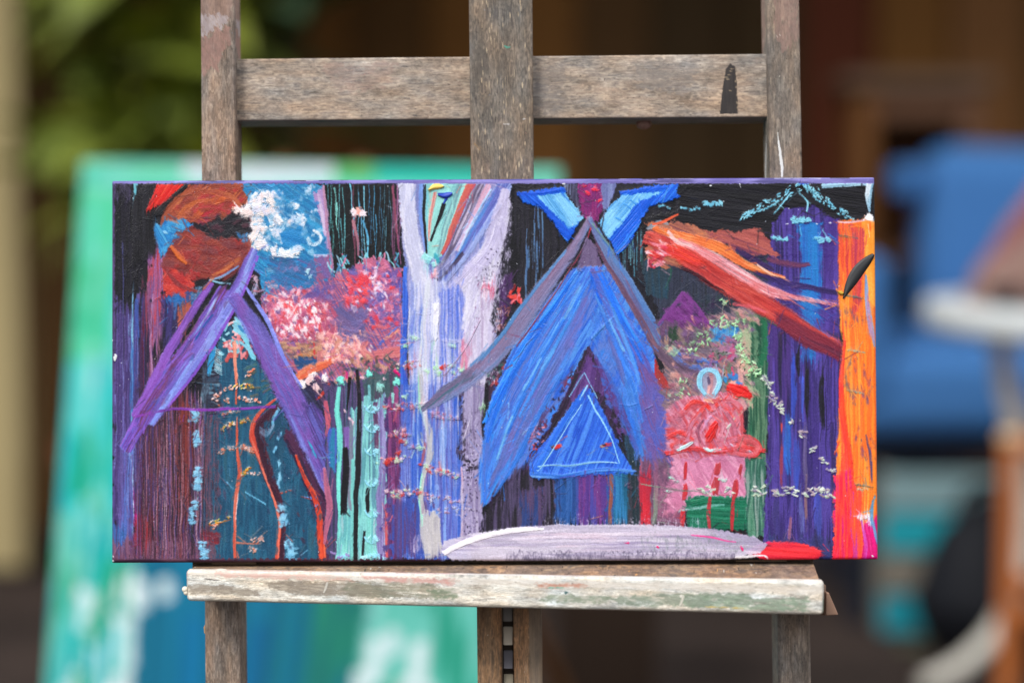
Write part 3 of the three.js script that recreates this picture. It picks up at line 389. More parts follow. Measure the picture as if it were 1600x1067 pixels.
  A.stroke([[550, 720], [552, 800], [553, 870]], [7, 10, 12], [[126, 206, 198], [110, 186, 184]], { dry: 0.12 });
  A.stroke([[572, 620], [570, 700], [566, 790], [568, 872]], [12, 12, 16, 14], [[112, 176, 180], [130, 200, 198], [90, 150, 160]], { dry: 0.18, bris: 1 });
  A.stroke([[576, 602], [577, 630]], 6, [120, 190, 196], { dry: 0.35, bris: 0.8 });
  A.stroke([[538, 702], [540, 740], [536, 800]], [11, 14, 13], BLK, { dry: 0.02 });
  A.stroke([[557, 578], [561, 640], [558, 740], [555, 800], [556, 874]], [6, 10, 11, 9, 9], [26, 26, 31], { dry: 0.02, thick: 0.4 });
  A.stroke([[575, 765], [573, 800]], 8, BLK, { dry: 0.1 }); A.stroke([[569, 830], [567, 868]], 5, BLK, { dry: 0.2 });
  A.stroke([[594, 640], [598, 700], [594, 790], [596, 868]], [14, 14, 18, 18], [[150, 140, 190], [120, 104, 160], [170, 176, 206]], { dry: 0.28, bris: 0.9 });
  A.stroke([[586, 630], [588, 700]], 9, [[90, 56, 90], [110, 70, 100]], { dry: 0.3 });
  A.area(box(603, 620, 626, 872), [[108, 52, 100], [86, 44, 90], [128, 64, 116], [70, 50, 100]], { dry: 0.15, len: 100, rag: 8 });
  A.stroke([[618, 605], [617, 660]], 10, [[150, 74, 120], [130, 60, 110]], { dry: 0.2 });
  A.stroke([[603, 800], [604, 870]], 5, [200, 90, 96], { dry: 0.3 });
  const dotc = [[156, 218, 236], [140, 206, 230], [170, 226, 240]];
  for (const y of [639, 669, 706, 754, 802, 842]) { A.blob(587, y, 5.2, dotc[0], { grain: 0.5, thick: 0.8, hard: 0.3, op: 1 }); A.blob(584, y + 5, 3.4, dotc[1], { grain: 0.5, thick: 0.7, hard: 0.3, op: 1 }); A.stroke([[569, y - 4], [573, y + 2], [579, y + 7]], [3, 5, 2.4], dotc[1], { dry: 0.05, thick: 0.6 }); A.stroke([[579, y - 6], [575, y]], [2, 4], dotc[2], { dry: 0.05, thick: 0.6 }); }
  A.dots([[576, 869, 0], [586, 868, 10], [570, 871, 0], [594, 872, 0], [536, 869, 0]], dotc, 12, 8);
  A.dots([[520, 864, 20], [532, 870, -20], [543, 866, 30]], [[150, 130, 190], [170, 200, 210]], 9, 6, { dry: 0.2 });
  for (const [x, y, r2, c] of [[531, 593, 8.5, [124, 226, 212]], [575, 582, 6.5, [124, 226, 212]], [620, 596, 7.5, [126, 222, 208]], [594, 602, 6.5, [140, 206, 200]], [593, 608, 5, [150, 200, 196]]]) A.blob(x, y, r2, c, { grain: 0.4, hard: 0.25, op: 1, thick: 0.8 }); A.stroke([[613, 616], [613, 630]], [7, 5], [140, 200, 196], { dry: 0.12 });
  A.dots([[546, 655, 40], [550, 660, 90], [538, 642, 60], [566, 590, 0], [600, 592, 40]], [226, 190, 206], 6, 5); A.dots([[617, 580, 30], [622, 584, 40]], [206, 20, 110], 10, 7);
  // --- pale forked birch
  A.area([[620, 284], [800, 284], [790, 400], [770, 600], [640, 600], [632, 420]], [[120, 126, 180], [150, 150, 196], [104, 116, 180]], { dry: 0, len: 100 });
  A.area([[655, 285], [745, 285], [712, 350], [690, 400], [668, 405]], [[138, 200, 196], [150, 210, 206], [120, 180, 186]], { dry: 0, ang: 110 });
  A.area([[776, 286], [812, 286], [860, 420], [790, 520], [770, 520]], [BLK, [42, 36, 52], [38, 34, 46]], { dry: 0 });
  A.stroke([[718, 288], [700, 340], [684, 400]], [10, 12, 8], [[110, 150, 160], [160, 214, 206]], { dry: 0.2 });
  A.stroke([[678, 302], [672, 340], [668, 376]], [8, 7, 6], [[214, 140, 124], [222, 170, 160], [190, 110, 110]], { dry: 0.12 });
  A.stroke([[692, 320], [684, 346], [672, 376]], [9, 6, 4], BLK, { dry: 0.12 });
  A.stroke([[735, 288], [716, 330], [702, 370], [690, 396]], [18, 15, 13, 7], [[160, 60, 110], [196, 90, 84], [206, 110, 90]], { across: true, dry: 0.05, thick: 0.4 });
  A.stroke([[750, 290], [726, 340], [704, 388], [686, 420]], [16, 15, 12, 6], [[150, 140, 166], [96, 84, 110], [190, 176, 200]], { dry: 0.15, thick: 0.4 });
  A.stroke([[762, 290], [736, 346], [712, 390]], [13, 12, 9], [[206, 160, 184], [190, 176, 206]], { dry: 0.1 });
  A.stroke([[790, 290], [752, 350], [722, 400], [694, 440]], [34, 32, 24, 12], [[120, 134, 200], [150, 164, 214], [96, 104, 180], [84, 130, 200]], { dry: 0.04, thick: 0.5, across: true, mix: 0.9 });
  A.stroke([[766, 296], [736, 350], [716, 392]], [4, 5, 4], [[176, 196, 230], [130, 180, 216]], { dry: 0.15, thick: 0.6 });
  A.stroke([[722, 396], [700, 424], [680, 440]], [8, 7, 4], [[50, 46, 66], [80, 70, 100]], { dry: 0.2 });
  A.stroke([[657, 288], [657, 340], [664, 392]], [10, 8, 6], [[96, 130, 206], [120, 150, 214]], { dry: 0.06 });
  A.stroke([[662, 290], [662, 340], [665, 396]], [6, 6, 4], BLK, { dry: 0.08 }); A.stroke([[666, 300], [667, 390]], 2.5, [120, 190, 210], { dry: 0.3 });
  A.stroke([[634, 286], [638, 340], [648, 400], [662, 450], [668, 520]], [34, 34, 36, 40, 44], [[206, 206, 226], [190, 190, 216], [216, 214, 230]], { dry: 0.04, thick: 0.5 });
  A.stroke([[612, 290], [618, 350], [624, 396]], [5, 4, 3], [[150, 80, 100], [120, 60, 90]], { dry: 0.2 });
  A.dots([[668, 408, 90], [664, 404, 60], [680, 412, 0]], [[150, 216, 216], [130, 200, 210]], 12, 12, { dry: 0.2 }); A.dots([[681, 402, 60], [683, 406, 80]], [60, 160, 176], 10, 9);
  A.dots([[676, 432, 30], [680, 428, 90]], [[206, 120, 150], [220, 170, 180]], 9, 9, { dry: 0.2 });
  A.area([[790, 320], [800, 300], [786, 380], [772, 470], [768, 600], [735, 600], [700, 480], [716, 430], [758, 386]], [[206, 202, 222], [190, 184, 212], [216, 212, 228], [178, 170, 204]], { ang: 112, dry: 0.12, thick: 0.5, soft: 5, bris: 2.4 });
  A.stroke([[788, 300], [770, 380], [730, 430], [690, 470]], [20, 40, 30, 20], [[198, 190, 218], [184, 176, 210], [212, 206, 226]], { dry: 0.14, thick: 0.5 });
  A.scatter([[784, 380], [760, 390], [745, 440], [772, 470]], 46, 3, 2, [[50, 44, 62], [80, 70, 96]], { dry: 0.1 });
  A.scatter([[745, 420], [775, 450], [765, 590], [735, 560]], 80, 2.5, 1.8, [[90, 76, 110], [120, 60, 100], [110, 100, 140]], { dry: 0.1 });
  A.stroke([[752, 452], [758, 446], [770, 452], [768, 468]], [5, 14, 16, 8], [[222, 200, 216], [206, 80, 110], [230, 214, 226]], { dry: 0.05, thick: 0.8 });
  A.area([[750, 466], [772, 466], [772, 500], [764, 560], [740, 600], [734, 560], [748, 510]], [[190, 182, 210], [204, 196, 218], [176, 160, 190]], { dry: 0.08, thick: 0.4 });
  A.area(box(638, 440, 700, 620), [[196, 196, 220], [170, 174, 212], [206, 208, 226], [140, 150, 206]], { dry: 0.08, len: 90, rag: 6, thick: 0.4 });
  A.area(box(686, 450, 722, 610), [[100, 120, 206], [130, 140, 210], [86, 112, 204], [150, 156, 214]], { dry: 0.05, len: 90, rag: 8 });
  A.stroke([[632, 418], [632, 480], [630, 560], [632, 660]], [8, 14, 15, 16], [[52, 98, 208], [66, 112, 214], [48, 84, 190]], { dry: 0.03, thick: 0.4 });
  A.area([[640, 490], [658, 480], [660, 600], [650, 640], [640, 640]], [[110, 126, 204], [150, 164, 214], [86, 110, 200]], { dry: 0.15 });
  A.stroke([[680, 478], [678, 500], [676, 528]], [14, 20, 18], [[236, 234, 244], [222, 222, 238]], { dry: 0.12, thick: 0.8 });
  A.stroke([[650, 490], [668, 492], [684, 484]], [2, 3, 2], [150, 146, 170], { dry: 0.1, thick: 0.6 });
  A.stroke([[668, 440], [664, 500], [660, 560], [650, 640]], [10, 16, 18, 14], [[196, 206, 218], [206, 208, 220], [184, 200, 206]], { dry: 0.14, thick: 0.4 });
  A.stroke([[676, 534], [672, 560], [664, 600], [660, 625]], [5, 4, 4, 3], [164, 214, 186], { dry: 0.15 });
  A.stroke([[683, 530], [684, 600]], [4, 5], [[150, 176, 226], [180, 196, 230]], { dry: 0.2 });
  A.stroke([[692, 532], [704, 534], [722, 534]], [7, 8, 5], [[190, 180, 206], [170, 170, 210]], { dry: 0.25, thick: 0.5 });
  A.area([[720, 530], [736, 545], [728, 580], [716, 578]], [[206, 130, 160], [190, 150, 180]], { dry: 0.3 });
  // --- lower birch and the blue bands beside it
  A.area(box(625, 600, 735, 875), [[66, 104, 196], [80, 112, 196], [56, 92, 186], [104, 124, 200], [84, 90, 170], [120, 140, 204]], { dry: 0, len: 160, bris: 1.3, rag: 4 });
  A.area(box(604, 780, 680, 875), [[70, 80, 150], [86, 66, 120], [60, 80, 160], [74, 70, 120]], { dry: 0.25, len: 90, rag: 30 });
  for (const [x, y0, y1, w] of [[646, 600, 680, 5], [652, 640, 780, 3], [690, 650, 740, 14], [696, 600, 700, 4], [682, 760, 860, 9], [695, 780, 870, 6], [674, 690, 790, 4]]) A.stroke([[x, y0], [x + rr(-1, 1), y1]], w, [[130, 160, 220], [110, 140, 206], [160, 180, 224]], { dry: 0.25, bris: 0.9 });
  A.area(box(640, 838, 668, 860), [[170, 160, 196], [110, 104, 150]], { dry: 0.5, rag: 6 });
  A.area([[722, 600], [756, 600], [752, 660], [756, 740], [752, 850], [718, 850], [722, 740]], [[148, 138, 176], [160, 150, 184], [130, 118, 156], [170, 160, 190]], { dry: 0.08, len: 50, thick: 0.4 });
  A.scatter([[722, 640], [754, 640], [752, 850], [720, 850]], 260, 2.6, 2, [[66, 54, 80], [50, 44, 66], [100, 88, 120], [190, 182, 208]], { dry: 0.05 });
  A.scatter(box(714, 610, 726, 720), 34, 7, 4, [[40, 34, 48], [70, 56, 80]], { ang: 100, spread: 30, dry: 0.3 });
  A.stroke([[722, 690], [730, 670], [734, 655]], [2, 3, 2], [214, 206, 224], { thick: 0.8 }); A.stroke([[720, 730], [722, 780], [720, 840]], [4, 5, 4], [[196, 160, 184], [180, 170, 196]], { dry: 0.2 });
  A.scatter([[724, 715], [752, 715], [752, 735], [724, 735]], 14, 6, 4, [[40, 36, 50], [60, 52, 70]], { ang: 0, spread: 30, dry: 0.2 });
  A.stroke([[656, 590], [660, 640], [670, 676], [671, 710], [662, 740], [658, 780], [664, 830], [670, 868]], [14, 12, 14, 15, 8, 9, 22, 20], [[186, 186, 188], [176, 172, 180], [192, 196, 190]], { dry: 0.04, thick: 0.45 });
  A.stroke([[676, 800], [682, 820], [680, 866]], [7, 12, 14], [[176, 170, 184], [186, 180, 192]], { dry: 0.08, thick: 0.4 });
  A.stroke([[652, 590], [656, 640], [666, 670]], [3, 4, 3], [154, 212, 186], { dry: 0.1 }); A.stroke([[659, 740], [654, 780], [660, 820]], [4, 4, 2], [150, 212, 190], { dry: 0.1 });
  A.stroke([[664, 690], [659, 722]], 6, [150, 84, 110], { dry: 0.25 });
  A.area([[660, 800], [676, 796], [688, 812], [690, 866], [668, 868], [662, 830]], [[180, 176, 182], [190, 186, 188], [168, 164, 174]], { dry: 0.08, bris: 2, thick: 0.4 });
  for (let i = 0; i < 46; i++) { const x = rr(642, 724), y0 = rr(440, 580), l = rr(50, 150), c = [[214, 214, 232], [176, 182, 222], [196, 192, 220], [104, 128, 208], [150, 160, 214], [206, 196, 216]][Math.floor(rnd() * 6)]; A.stroke([[x, y0], [x + rr(-2, 2), y0 + l / 2], [x + rr(-3, 3), y0 + l]], rr(1.5, 6), c, { dry: 0.4, op: 0.7, soft: 0.7, thick: 0.35 }); }
  const lf = [[206, 66, 60], [220, 60, 50], [176, 212, 178], [196, 220, 188], [214, 150, 160], [190, 110, 130], [226, 190, 196]];
  const leaves = (x0, y0, x1, y1, n, cols = lf) => { for (let i = 0; i < n; i++) { const t = rnd(); { const c = cols[Math.floor(rnd() * cols.length)]; A.blob(lerp(x0, x1, t) + rr(-2, 2), lerp(y0, y1, t) + rr(-5, 5), rr(2.6, 5), c, { sq: rr(0.4, 0.8), ang: rr(-35, 30), grain: 0.8, hard: 0.4, op: 0.92, thick: 0.7 }); } } };
  leaves(600, 640, 660, 632, 26); leaves(668, 648, 716, 656, 24); leaves(604, 678, 644, 676, 18); leaves(588, 722, 640, 716, 26); leaves(656, 730, 718, 744, 34); leaves(604, 772, 668, 768, 40); leaves(668, 778, 720, 780, 14, [[214, 150, 160], [190, 120, 140], [206, 200, 214]]); leaves(684, 798, 718, 796, 8, [[190, 190, 214], [206, 150, 170]]); leaves(620, 572, 660, 568, 12); leaves(632, 700, 660, 694, 9, [[190, 110, 130], [150, 160, 190]]);
  A.dots([[666, 580, 40], [680, 576, 80], [684, 584, 0], [704, 572, 0], [718, 578, 40], [722, 580, 80], [708, 583, 30], [645, 527, 60], [650, 530, 0], [706, 541, 20], [632, 542, 0], [752, 636, -40], [756, 634, 0], [632, 620, 10], [656, 700, 0], [632, 690, 20]], [[168, 220, 170], [184, 226, 186]], 9, 8, { thick: 0.7, dry: 0.15 });
  A.dots([[694, 572, -30], [690, 574, 20], [637, 571, -40], [628, 690, 20], [605, 722, 90], [622, 708, -30]], [204, 58, 50], 9, 7, { thick: 0.6 });
  A.stroke([[750, 500], [726, 545], [694, 586]], [2, 3, 4], [[206, 196, 214], [176, 140, 170]], { dry: 0.05, thick: 0.9 });
  // --- yellow and blue knots of paint
  A.stroke([[670, 297], [680, 291], [690, 291]], [7, 11, 8], [[228, 196, 96], [214, 176, 80]], { dry: 0, thick: 1 });
  A.stroke([[684, 304], [694, 306], [704, 303]], [6, 12, 5], [[32, 62, 176], [24, 48, 150]], { dry: 0, thick: 1 }); A.stroke([[697, 308], [692, 318]], [7, 3], [30, 58, 170], { dry: 0, thick: 0.8 });
  A.smear(box(628, 410, 780, 700), 92, 46, { edge: 8, amt: 0.7, bris: 1.5 }); A.smear(box(604, 620, 722, 872), 90, 30, { edge: 4, amt: 0.45, bris: 1.2 });
  // --- dark ground around the central tipi
  A.area([[798, 286], [1030, 286], [1040, 440], [1000, 440], [900, 360], [860, 430], [780, 540], [764, 500], [790, 400]], [BLK, [40, 38, 48], [34, 33, 40]], { dry: 0 });
  for (let i = 0; i < 16; i++) { const x = rr(818, 850), y = rr(300, 400); A.stroke([[x, y], [x + rr(-2, 2), y + rr(30, 90)]], rr(1.5, 3.5), [[66, 96, 146], [84, 120, 160], [60, 76, 110]], { dry: 0.4 }); }
  for (let i = 0; i < 14; i++) { const x = rr(972, 1008), y = rr(350, 390); A.stroke([[x, y], [x, y + rr(30, 60)]], rr(1.5, 3), [[60, 110, 130], [90, 140, 156]], { dry: 0.35 }); }
  A.area([[778, 440], [800, 420], [800, 480], [780, 520]], [[74, 44, 92], [56, 40, 72]], { dry: 0.25 });
  A.scatter([[795, 445], [815, 445], [818, 470], [800, 480]], 14, 8, 6, [[210, 66, 60], [226, 110, 120], [120, 30, 40]], { dry: 0.15, thick: 0.5 });
  A.scatter([[775, 480], [800, 475], [790, 510], [772, 520]], 60, 4, 3, [[150, 100, 90], [110, 60, 70], [60, 40, 50], [170, 130, 140]], { dry: 0.2 });
  A.area([[760, 580], [810, 545], [800, 600], [765, 650]], [[50, 36, 58], [64, 44, 66], [44, 56, 62]], { dry: 0.1 });
  A.scatter([[758, 580], [800, 560], [790, 590], [765, 620]], 18, 7, 5, [[150, 50, 56], [90, 40, 56], [60, 90, 90]], { dry: 0.3 });
  A.area([[778, 330], [800, 320], [798, 400], [786, 470], [780, 600], [764, 600], [766, 470]], [[196, 190, 214], [176, 168, 198]], { ang: 95, dry: 0.56, len: 8, bris: 1.5, rag: 8, soft: 5, op: 0.85 });
  // crossed tops
  A.area([[806, 302], [830, 298], [884, 290], [886, 300], [864, 308], [906, 346], [886, 380], [862, 346], [840, 322], [815, 316]], [[28, 100, 216], [22, 84, 200], [44, 120, 228]], { ang: 40, dry: 0.02, rag: 2, thick: 0.7 });
  A.area([[836, 306], [884, 300], [890, 312], [912, 340], [890, 358], [868, 336]], [[108, 178, 226], [128, 192, 232], [90, 160, 216]], { ang: 55, dry: 0.04, rag: 2, thick: 0.5 });
  A.stroke([[808, 303], [846, 302], [884, 294]], [6, 7, 5], [24, 84, 200], { dry: 0.02, thick: 0.7 });
  A.area([[942, 352], [962, 318], [970, 300], [1010, 290], [1062, 286], [1072, 296], [1058, 310], [1014, 322], [1000, 350], [986, 378], [962, 402]], [[30, 104, 222], [24, 88, 204], [52, 128, 230]], { ang: -50, dry: 0.02, rag: 2, thick: 0.7 });
  A.area([[934, 350], [956, 318], [972, 304], [1038, 298], [1012, 310], [992, 318], [974, 346], [950, 374]], [[108, 178, 228], [130, 194, 234], [84, 156, 218]], { ang: -50, dry: 0.04, rag: 2, thick: 0.5 });
  A.stroke([[968, 300], [1010, 296], [1040, 292]], [6, 8, 5], [26, 90, 208], { dry: 0.04, thick: 0.6 });
  for (const p of [[[974, 318], [984, 326]], [[962, 340], [972, 346]], [[984, 312], [994, 320]]]) A.stroke(p, 3, [[60, 140, 220], [150, 206, 236]], { dry: 0.1, thick: 0.8 });
  A.area([[880, 286], [902, 286], [906, 330], [896, 318], [884, 300]], [[84, 84, 110], [56, 54, 76], [110, 120, 150]], { dry: 0.1 });
  A.area([[902, 285], [940, 285], [944, 320], [932, 350], [908, 336]], [[136, 40, 106], [112, 40, 104], [150, 48, 116]], { dry: 0.05, rag: 3 });
  A.area([[938, 285], [962, 285], [952, 320], [942, 330]], [[104, 110, 160], [120, 130, 176], [90, 70, 120]], { dry: 0.15 });
  A.dots([[912, 291, 0], [931, 294, 60], [918, 303, 40], [936, 314, -20], [930, 296, 0]], [222, 46, 74], 8, 6);
  // blue tipi sides
  A.area([[894, 418], [948, 416], [980, 464], [1022, 545], [1038, 640], [1060, 720], [1000, 745], [960, 640], [922, 560], [880, 640], [820, 730], [756, 792], [752, 720], [760, 640], [802, 540], [857, 464]], [[58, 110, 204], [84, 142, 220], [44, 96, 200], [92, 118, 192], [64, 126, 216]], { ang: 118, bris: 2.2, dry: 0, rag: 3, thick: 0.4 });
  A.stroke([[920, 424], [860, 520], [800, 620], [762, 720], [756, 786]], [26, 40, 50, 46, 14], [[48, 116, 222], [80, 140, 222], [60, 104, 200], [96, 116, 190], [50, 120, 226]], { dry: 0.05, jit: 12, thick: 0.45 });
  A.stroke([[902, 424], [862, 478], [812, 548], [757, 660]], [6, 8, 11, 9], [[26, 104, 224], [50, 136, 232], [90, 176, 238]], { dry: 0.08, thick: 0.6 });
  A.stroke([[916, 470], [872, 560], [826, 640], [790, 740], [760, 785]], [16, 40, 46, 36, 10], [[74, 130, 216], [88, 112, 190], [104, 104, 176], [60, 120, 214]], { dry: 0.15, jit: 12 });
  A.stroke([[812, 692], [780, 746], [758, 788]], [6, 6, 4], [60, 140, 226], { dry: 0.15 });
  A.stroke([[930, 424], [962, 490], [1000, 570], [1030, 660], [1046, 720]], [24, 36, 44, 50, 30], [[40, 108, 222], [60, 120, 222], [84, 104, 190], [100, 90, 166], [96, 96, 176]], { across: false, dry: 0.04, jit: 12, thick: 0.45 });
  A.stroke([[940, 426], [976, 500], [1012, 560]], [6, 8, 7], [[28, 108, 228], [60, 140, 232]], { dry: 0.05, thick: 0.6 }); A.stroke([[922, 428], [936, 470], [946, 500]], [5, 6, 3], [24, 96, 216], { dry: 0.05, thick: 0.6 });
  A.area([[1000, 560], [1030, 590], [1062, 700], [1050, 760], [1010, 730], [1000, 640]], [[96, 88, 160], [110, 84, 146], [84, 92, 176], [120, 80, 120]], { ang: 72, dry: 0.15, rag: 8 });
  A.stroke([[950, 590], [968, 630], [985, 690]], [10, 16, 14], [[50, 100, 190], [60, 130, 200], [40, 90, 160]], { dry: 0.15 });
  A.stroke([[924, 530], [940, 512], [958, 496]], [4, 7, 4], [[120, 176, 226], [90, 150, 220]], { dry: 0.1, thick: 0.8 });
  for (const p of [[[968, 632], [984, 634], [998, 630]], [[1008, 640], [1020, 634]], [[902, 420], [908, 424]], [[820, 540], [840, 520]]]) A.stroke(p, 3, [[110, 140, 200], [90, 110, 180]], { dry: 0.05, thick: 0.8 });
  for (const [p, w2, c] of [[[[896, 470], [850, 550], [806, 640]], [5, 9, 6], [100, 166, 232]], [[[872, 560], [836, 630], [806, 700]], [6, 12, 8], [92, 150, 226]], [[[886, 540], [842, 620], [800, 712]], [8, 14, 10], [96, 110, 180]], [[[820, 640], [790, 700], [766, 760]], [8, 14, 8], [104, 110, 178]], [[[776, 640], [764, 690], [758, 740]], [6, 10, 6], [44, 130, 226]], [[[950, 470], [980, 540], [1000, 600]], [6, 12, 8], [86, 150, 228]], [[[964, 560], [984, 620], [1000, 690]], [6, 13, 9], [70, 130, 216]], [[[940, 480], [958, 540], [976, 600]], [8, 14, 8], [100, 108, 180]], [[[905, 450], [890, 480], [872, 512]], [6, 9, 5], [110, 170, 232]]]) A.stroke(p, w2, [c, c.map((v) => v * 0.88)], { dry: 0.24, op: 0.85, thick: 0.45, soft: 0.5 });
  A.scumble([[790, 640], [830, 620], [810, 740], [770, 780]], 26, 10, [[96, 104, 176], [110, 96, 160], [80, 120, 200]], { op: 0.5, ang: 118, spread: 15 });
  A.scumble([[1000, 600], [1040, 620], [1060, 720], [1010, 730]], 40, 11, [[104, 88, 156], [92, 96, 176], [120, 84, 136], [76, 96, 180]], { op: 0.6, ang: 75, spread: 20 });
  // grey mauve poles
  A.stroke([[921, 342], [896, 387], [840, 464], [787, 540], [724, 598], [670, 634]], [12, 26, 40, 38, 36, 18], [[108, 124, 168], [122, 124, 166], [130, 122, 160], [134, 116, 150], [120, 92, 124]], { across: true, mix: 0.8, dry: 0.03, jit: 12, fade: 0.1, thick: 0.4 });
  A.stroke([[884, 392], [824, 466], [772, 538], [735, 572]], [5, 7, 9, 7], [[76, 126, 180], [90, 134, 186]], { dry: 0.2 });
  A.stroke([[914, 382], [888, 424], [860, 468], [806, 542]], [2.5, 2.5, 3, 3], [[150, 70, 90], [120, 60, 90]], { dry: 0.12, thick: 0.6 });
  A.stroke([[660, 640], [700, 606], [740, 586]], [10, 20, 16], [[84, 92, 116], [110, 96, 130], [70, 100, 120]], { dry: 0.2, op: 0.9 });
  A.stroke([[921, 344], [943, 387], [988, 464], [1031, 540], [1062, 574], [1098, 588]], [12, 27, 31, 32, 28, 16], [[104, 132, 172], [100, 116, 164], [96, 104, 156], [116, 98, 136], [126, 96, 118]], { across: false, dry: 0.03, jit: 12, thick: 0.4 });
  A.stroke([[934, 358], [954, 396], [998, 462], [1042, 540]], [6, 10, 12, 8], [[98, 130, 176], [80, 120, 180]], { dry: 0.1 });
  A.stroke([[930, 382], [952, 420], [996, 492], [1026, 544], [1080, 590]], [7, 10, 12, 14, 13], [[112, 76, 100], [98, 72, 96], [124, 88, 104]], { dry: 0.1 });
  A.stroke([[925, 350], [948, 380], [960, 398]], [3, 4, 2], [110, 140, 140], { dry: 0.1, thick: 0.7 }); A.stroke([[922, 356], [918, 370], [914, 380]], 2.5, [196, 60, 80], { thick: 0.7 });
  A.area([[914, 370], [930, 384], [942, 418], [900, 420]], [[100, 82, 118], [112, 96, 130]], { dry: 0.05 });
  // opening
  A.area([[916, 540], [946, 586], [970, 660], [960, 700], [870, 720], [840, 740], [800, 830], [756, 830], [770, 770], [826, 720], [872, 640]], [[54, 40, 66], [44, 36, 52], [70, 46, 84]], { dry: 0.04, rag: 5, ang: 110 });
  A.area([[918, 556], [940, 580], [960, 640], [920, 600], [900, 640], [890, 620]], [[84, 54, 116], [100, 66, 130], [76, 50, 100]], { dry: 0.1, ang: 100 });
  A.scatter([[890, 570], [906, 570], [860, 650], [840, 690], [820, 690]], 50, 6, 4, [[60, 50, 90], [84, 66, 110], [40, 34, 50], [120, 50, 80]], { dry: 0.2 });
  A.scatter([[822, 672], [850, 660], [848, 690], [828, 712]], 26, 6, 3.5, [[170, 70, 96], [206, 130, 150], [120, 40, 60], [60, 40, 60]], { dry: 0.15, thick: 0.6 });
  A.stroke([[818, 676], [830, 668], [840, 666]], 3, [150, 186, 226], { thick: 0.8 });
  A.stroke([[940, 570], [962, 620], [990, 700]], [10, 24, 22], [[84, 64, 130], [64, 96, 180], [74, 84, 160], [54, 104, 190]], { dry: 0.12, soft: 0.6 }); A.stroke([[930, 560], [948, 600], [966, 650]], [8, 14, 10], [[96, 58, 120], [84, 60, 126]], { dry: 0.12, soft: 0.6 });
  // below the tipi
  A.area([[806, 730], [870, 735], [870, 832], [748, 832], [756, 800], [776, 776]], [[44, 38, 52], [34, 31, 40], [80, 70, 100], [52, 46, 66]], { dry: 0, len: 60, rag: 8 });
  A.area([[812, 765], [850, 760], [850, 826], [815, 826]], [[60, 84, 150], [84, 66, 100], [46, 66, 120]], { dry: 0.35, len: 60, rag: 8 });
  A.area(box(866, 740, 1000, 822), [[40, 84, 146], [54, 96, 160], [38, 70, 130], [60, 80, 150]], { dry: 0, len: 100, rag: 5 });
  A.area(box(902, 738, 948, 822), [[96, 54, 136], [84, 56, 130], [112, 60, 128], [76, 70, 150]], { dry: 0.05, len: 110, rag: 6 });
  A.stroke([[955, 742], [954, 818]], 8, [[164, 94, 66], [140, 80, 70]], { dry: 0.18 });
  A.area(box(960, 736, 984, 820), [[36, 104, 150], [50, 120, 170], [30, 90, 120]], { dry: 0.1, len: 80 });
  A.area([[972, 660], [990, 700], [994, 745], [984, 745]], [[40, 60, 76], [50, 96, 130]], { dry: 0.15 });
  A.area(box(982, 720, 1000, 824), [[30, 62, 64], [34, 50, 58], [60, 60, 70]], { dry: 0.15, len: 70 });
  A.area([[998, 720], [1062, 720], [1064, 824], [1000, 824]], [[124, 80, 108], [140, 90, 118], [104, 72, 100], [110, 110, 116]], { dry: 0.05, len: 90, rag: 6 });
  A.area([[1000, 745], [1018, 735], [1016, 820], [1000, 820]], [[196, 44, 60], [170, 44, 66]], { dry: 0.2, len: 60 });
  A.stroke([[1026, 760], [1022, 820]], [8, 10], [[120, 130, 120], [150, 120, 130]], { dry: 0.25 });
  A.dots([[980, 758, -30], [984, 762, 20]], [[90, 50, 80], [60, 90, 90]], 9, 5);
  A.smear(box(860, 700, 1064, 826), 90, 34, { edge: 6, amt: 0.8 }); A.smear([[740, 700], [830, 690], [860, 830], [745, 835]], 100, 22, { edge: 8, amt: 0.6 });
  A.smear([[900, 424], [940, 424], [916, 545], [830, 700], [756, 790], [760, 650], [815, 545]], 120, 30, { edge: 4, bris: 1.8 }); A.smear([[925, 424], [945, 424], [1016, 545], [1060, 700], [1040, 760], [985, 700], [918, 540]], 68, 30, { edge: 4, bris: 1.8 });
  A.smear([[905, 360], [930, 400], [840, 500], [740, 600], [700, 610], [800, 490]], 126, 24, { edge: 4 }); A.smear([[915, 360], [940, 370], [1050, 540], [1090, 590], [1030, 560], [970, 450]], 60, 24, { edge: 4 });
  A.stroke([[772, 640], [760, 700], [756, 784]], [10, 16, 8], [[52, 120, 222], [80, 110, 190]], { dry: 0.25, soft: 0.6 });
  for (const [p2, w2, c] of [[[[898, 430], [850, 505], [790, 606], [760, 690]], [5, 9, 12, 7], [34, 112, 232]], [[[906, 470], [862, 552], [812, 650]], [4, 11, 8], [70, 148, 238]], [[[880, 500], [836, 580], [792, 676]], [6, 12, 9], [50, 122, 228]], [[[880, 580], [840, 652], [800, 730], [770, 776]], [5, 11, 12, 5], [56, 124, 222]], [[[846, 560], [816, 610]], [4, 6], [120, 184, 240]], [[[800, 650], [776, 716]], [5, 7], [100, 168, 236]], [[[936, 430], [968, 496], [1004, 566]], [6, 10, 8], [34, 112, 232]], [[[930, 460], [954, 520], [984, 590], [1004, 660]], [5, 12, 14, 7], [60, 128, 230]], [[[952, 500], [974, 548]], [4, 7], [110, 176, 240]], [[[968, 610], [988, 664], [1004, 712]], [6, 12, 8], [52, 116, 216]]]) A.stroke(p2, w2, [c, c.map((v) => v * 0.9), [c[0] + 20, c[1] + 10, c[2] - 14]], { dry: 0.3, op: 0.9, soft: 0.6, thick: 0.5 });
  A.scumble([[938, 570], [956, 600], [990, 690], [976, 700], [950, 650]], 30, 8, [[88, 60, 124], [76, 84, 160], [64, 96, 180], [100, 64, 124]], { ang: 65, spread: 12, sq: 0.45, op: 0.8 });
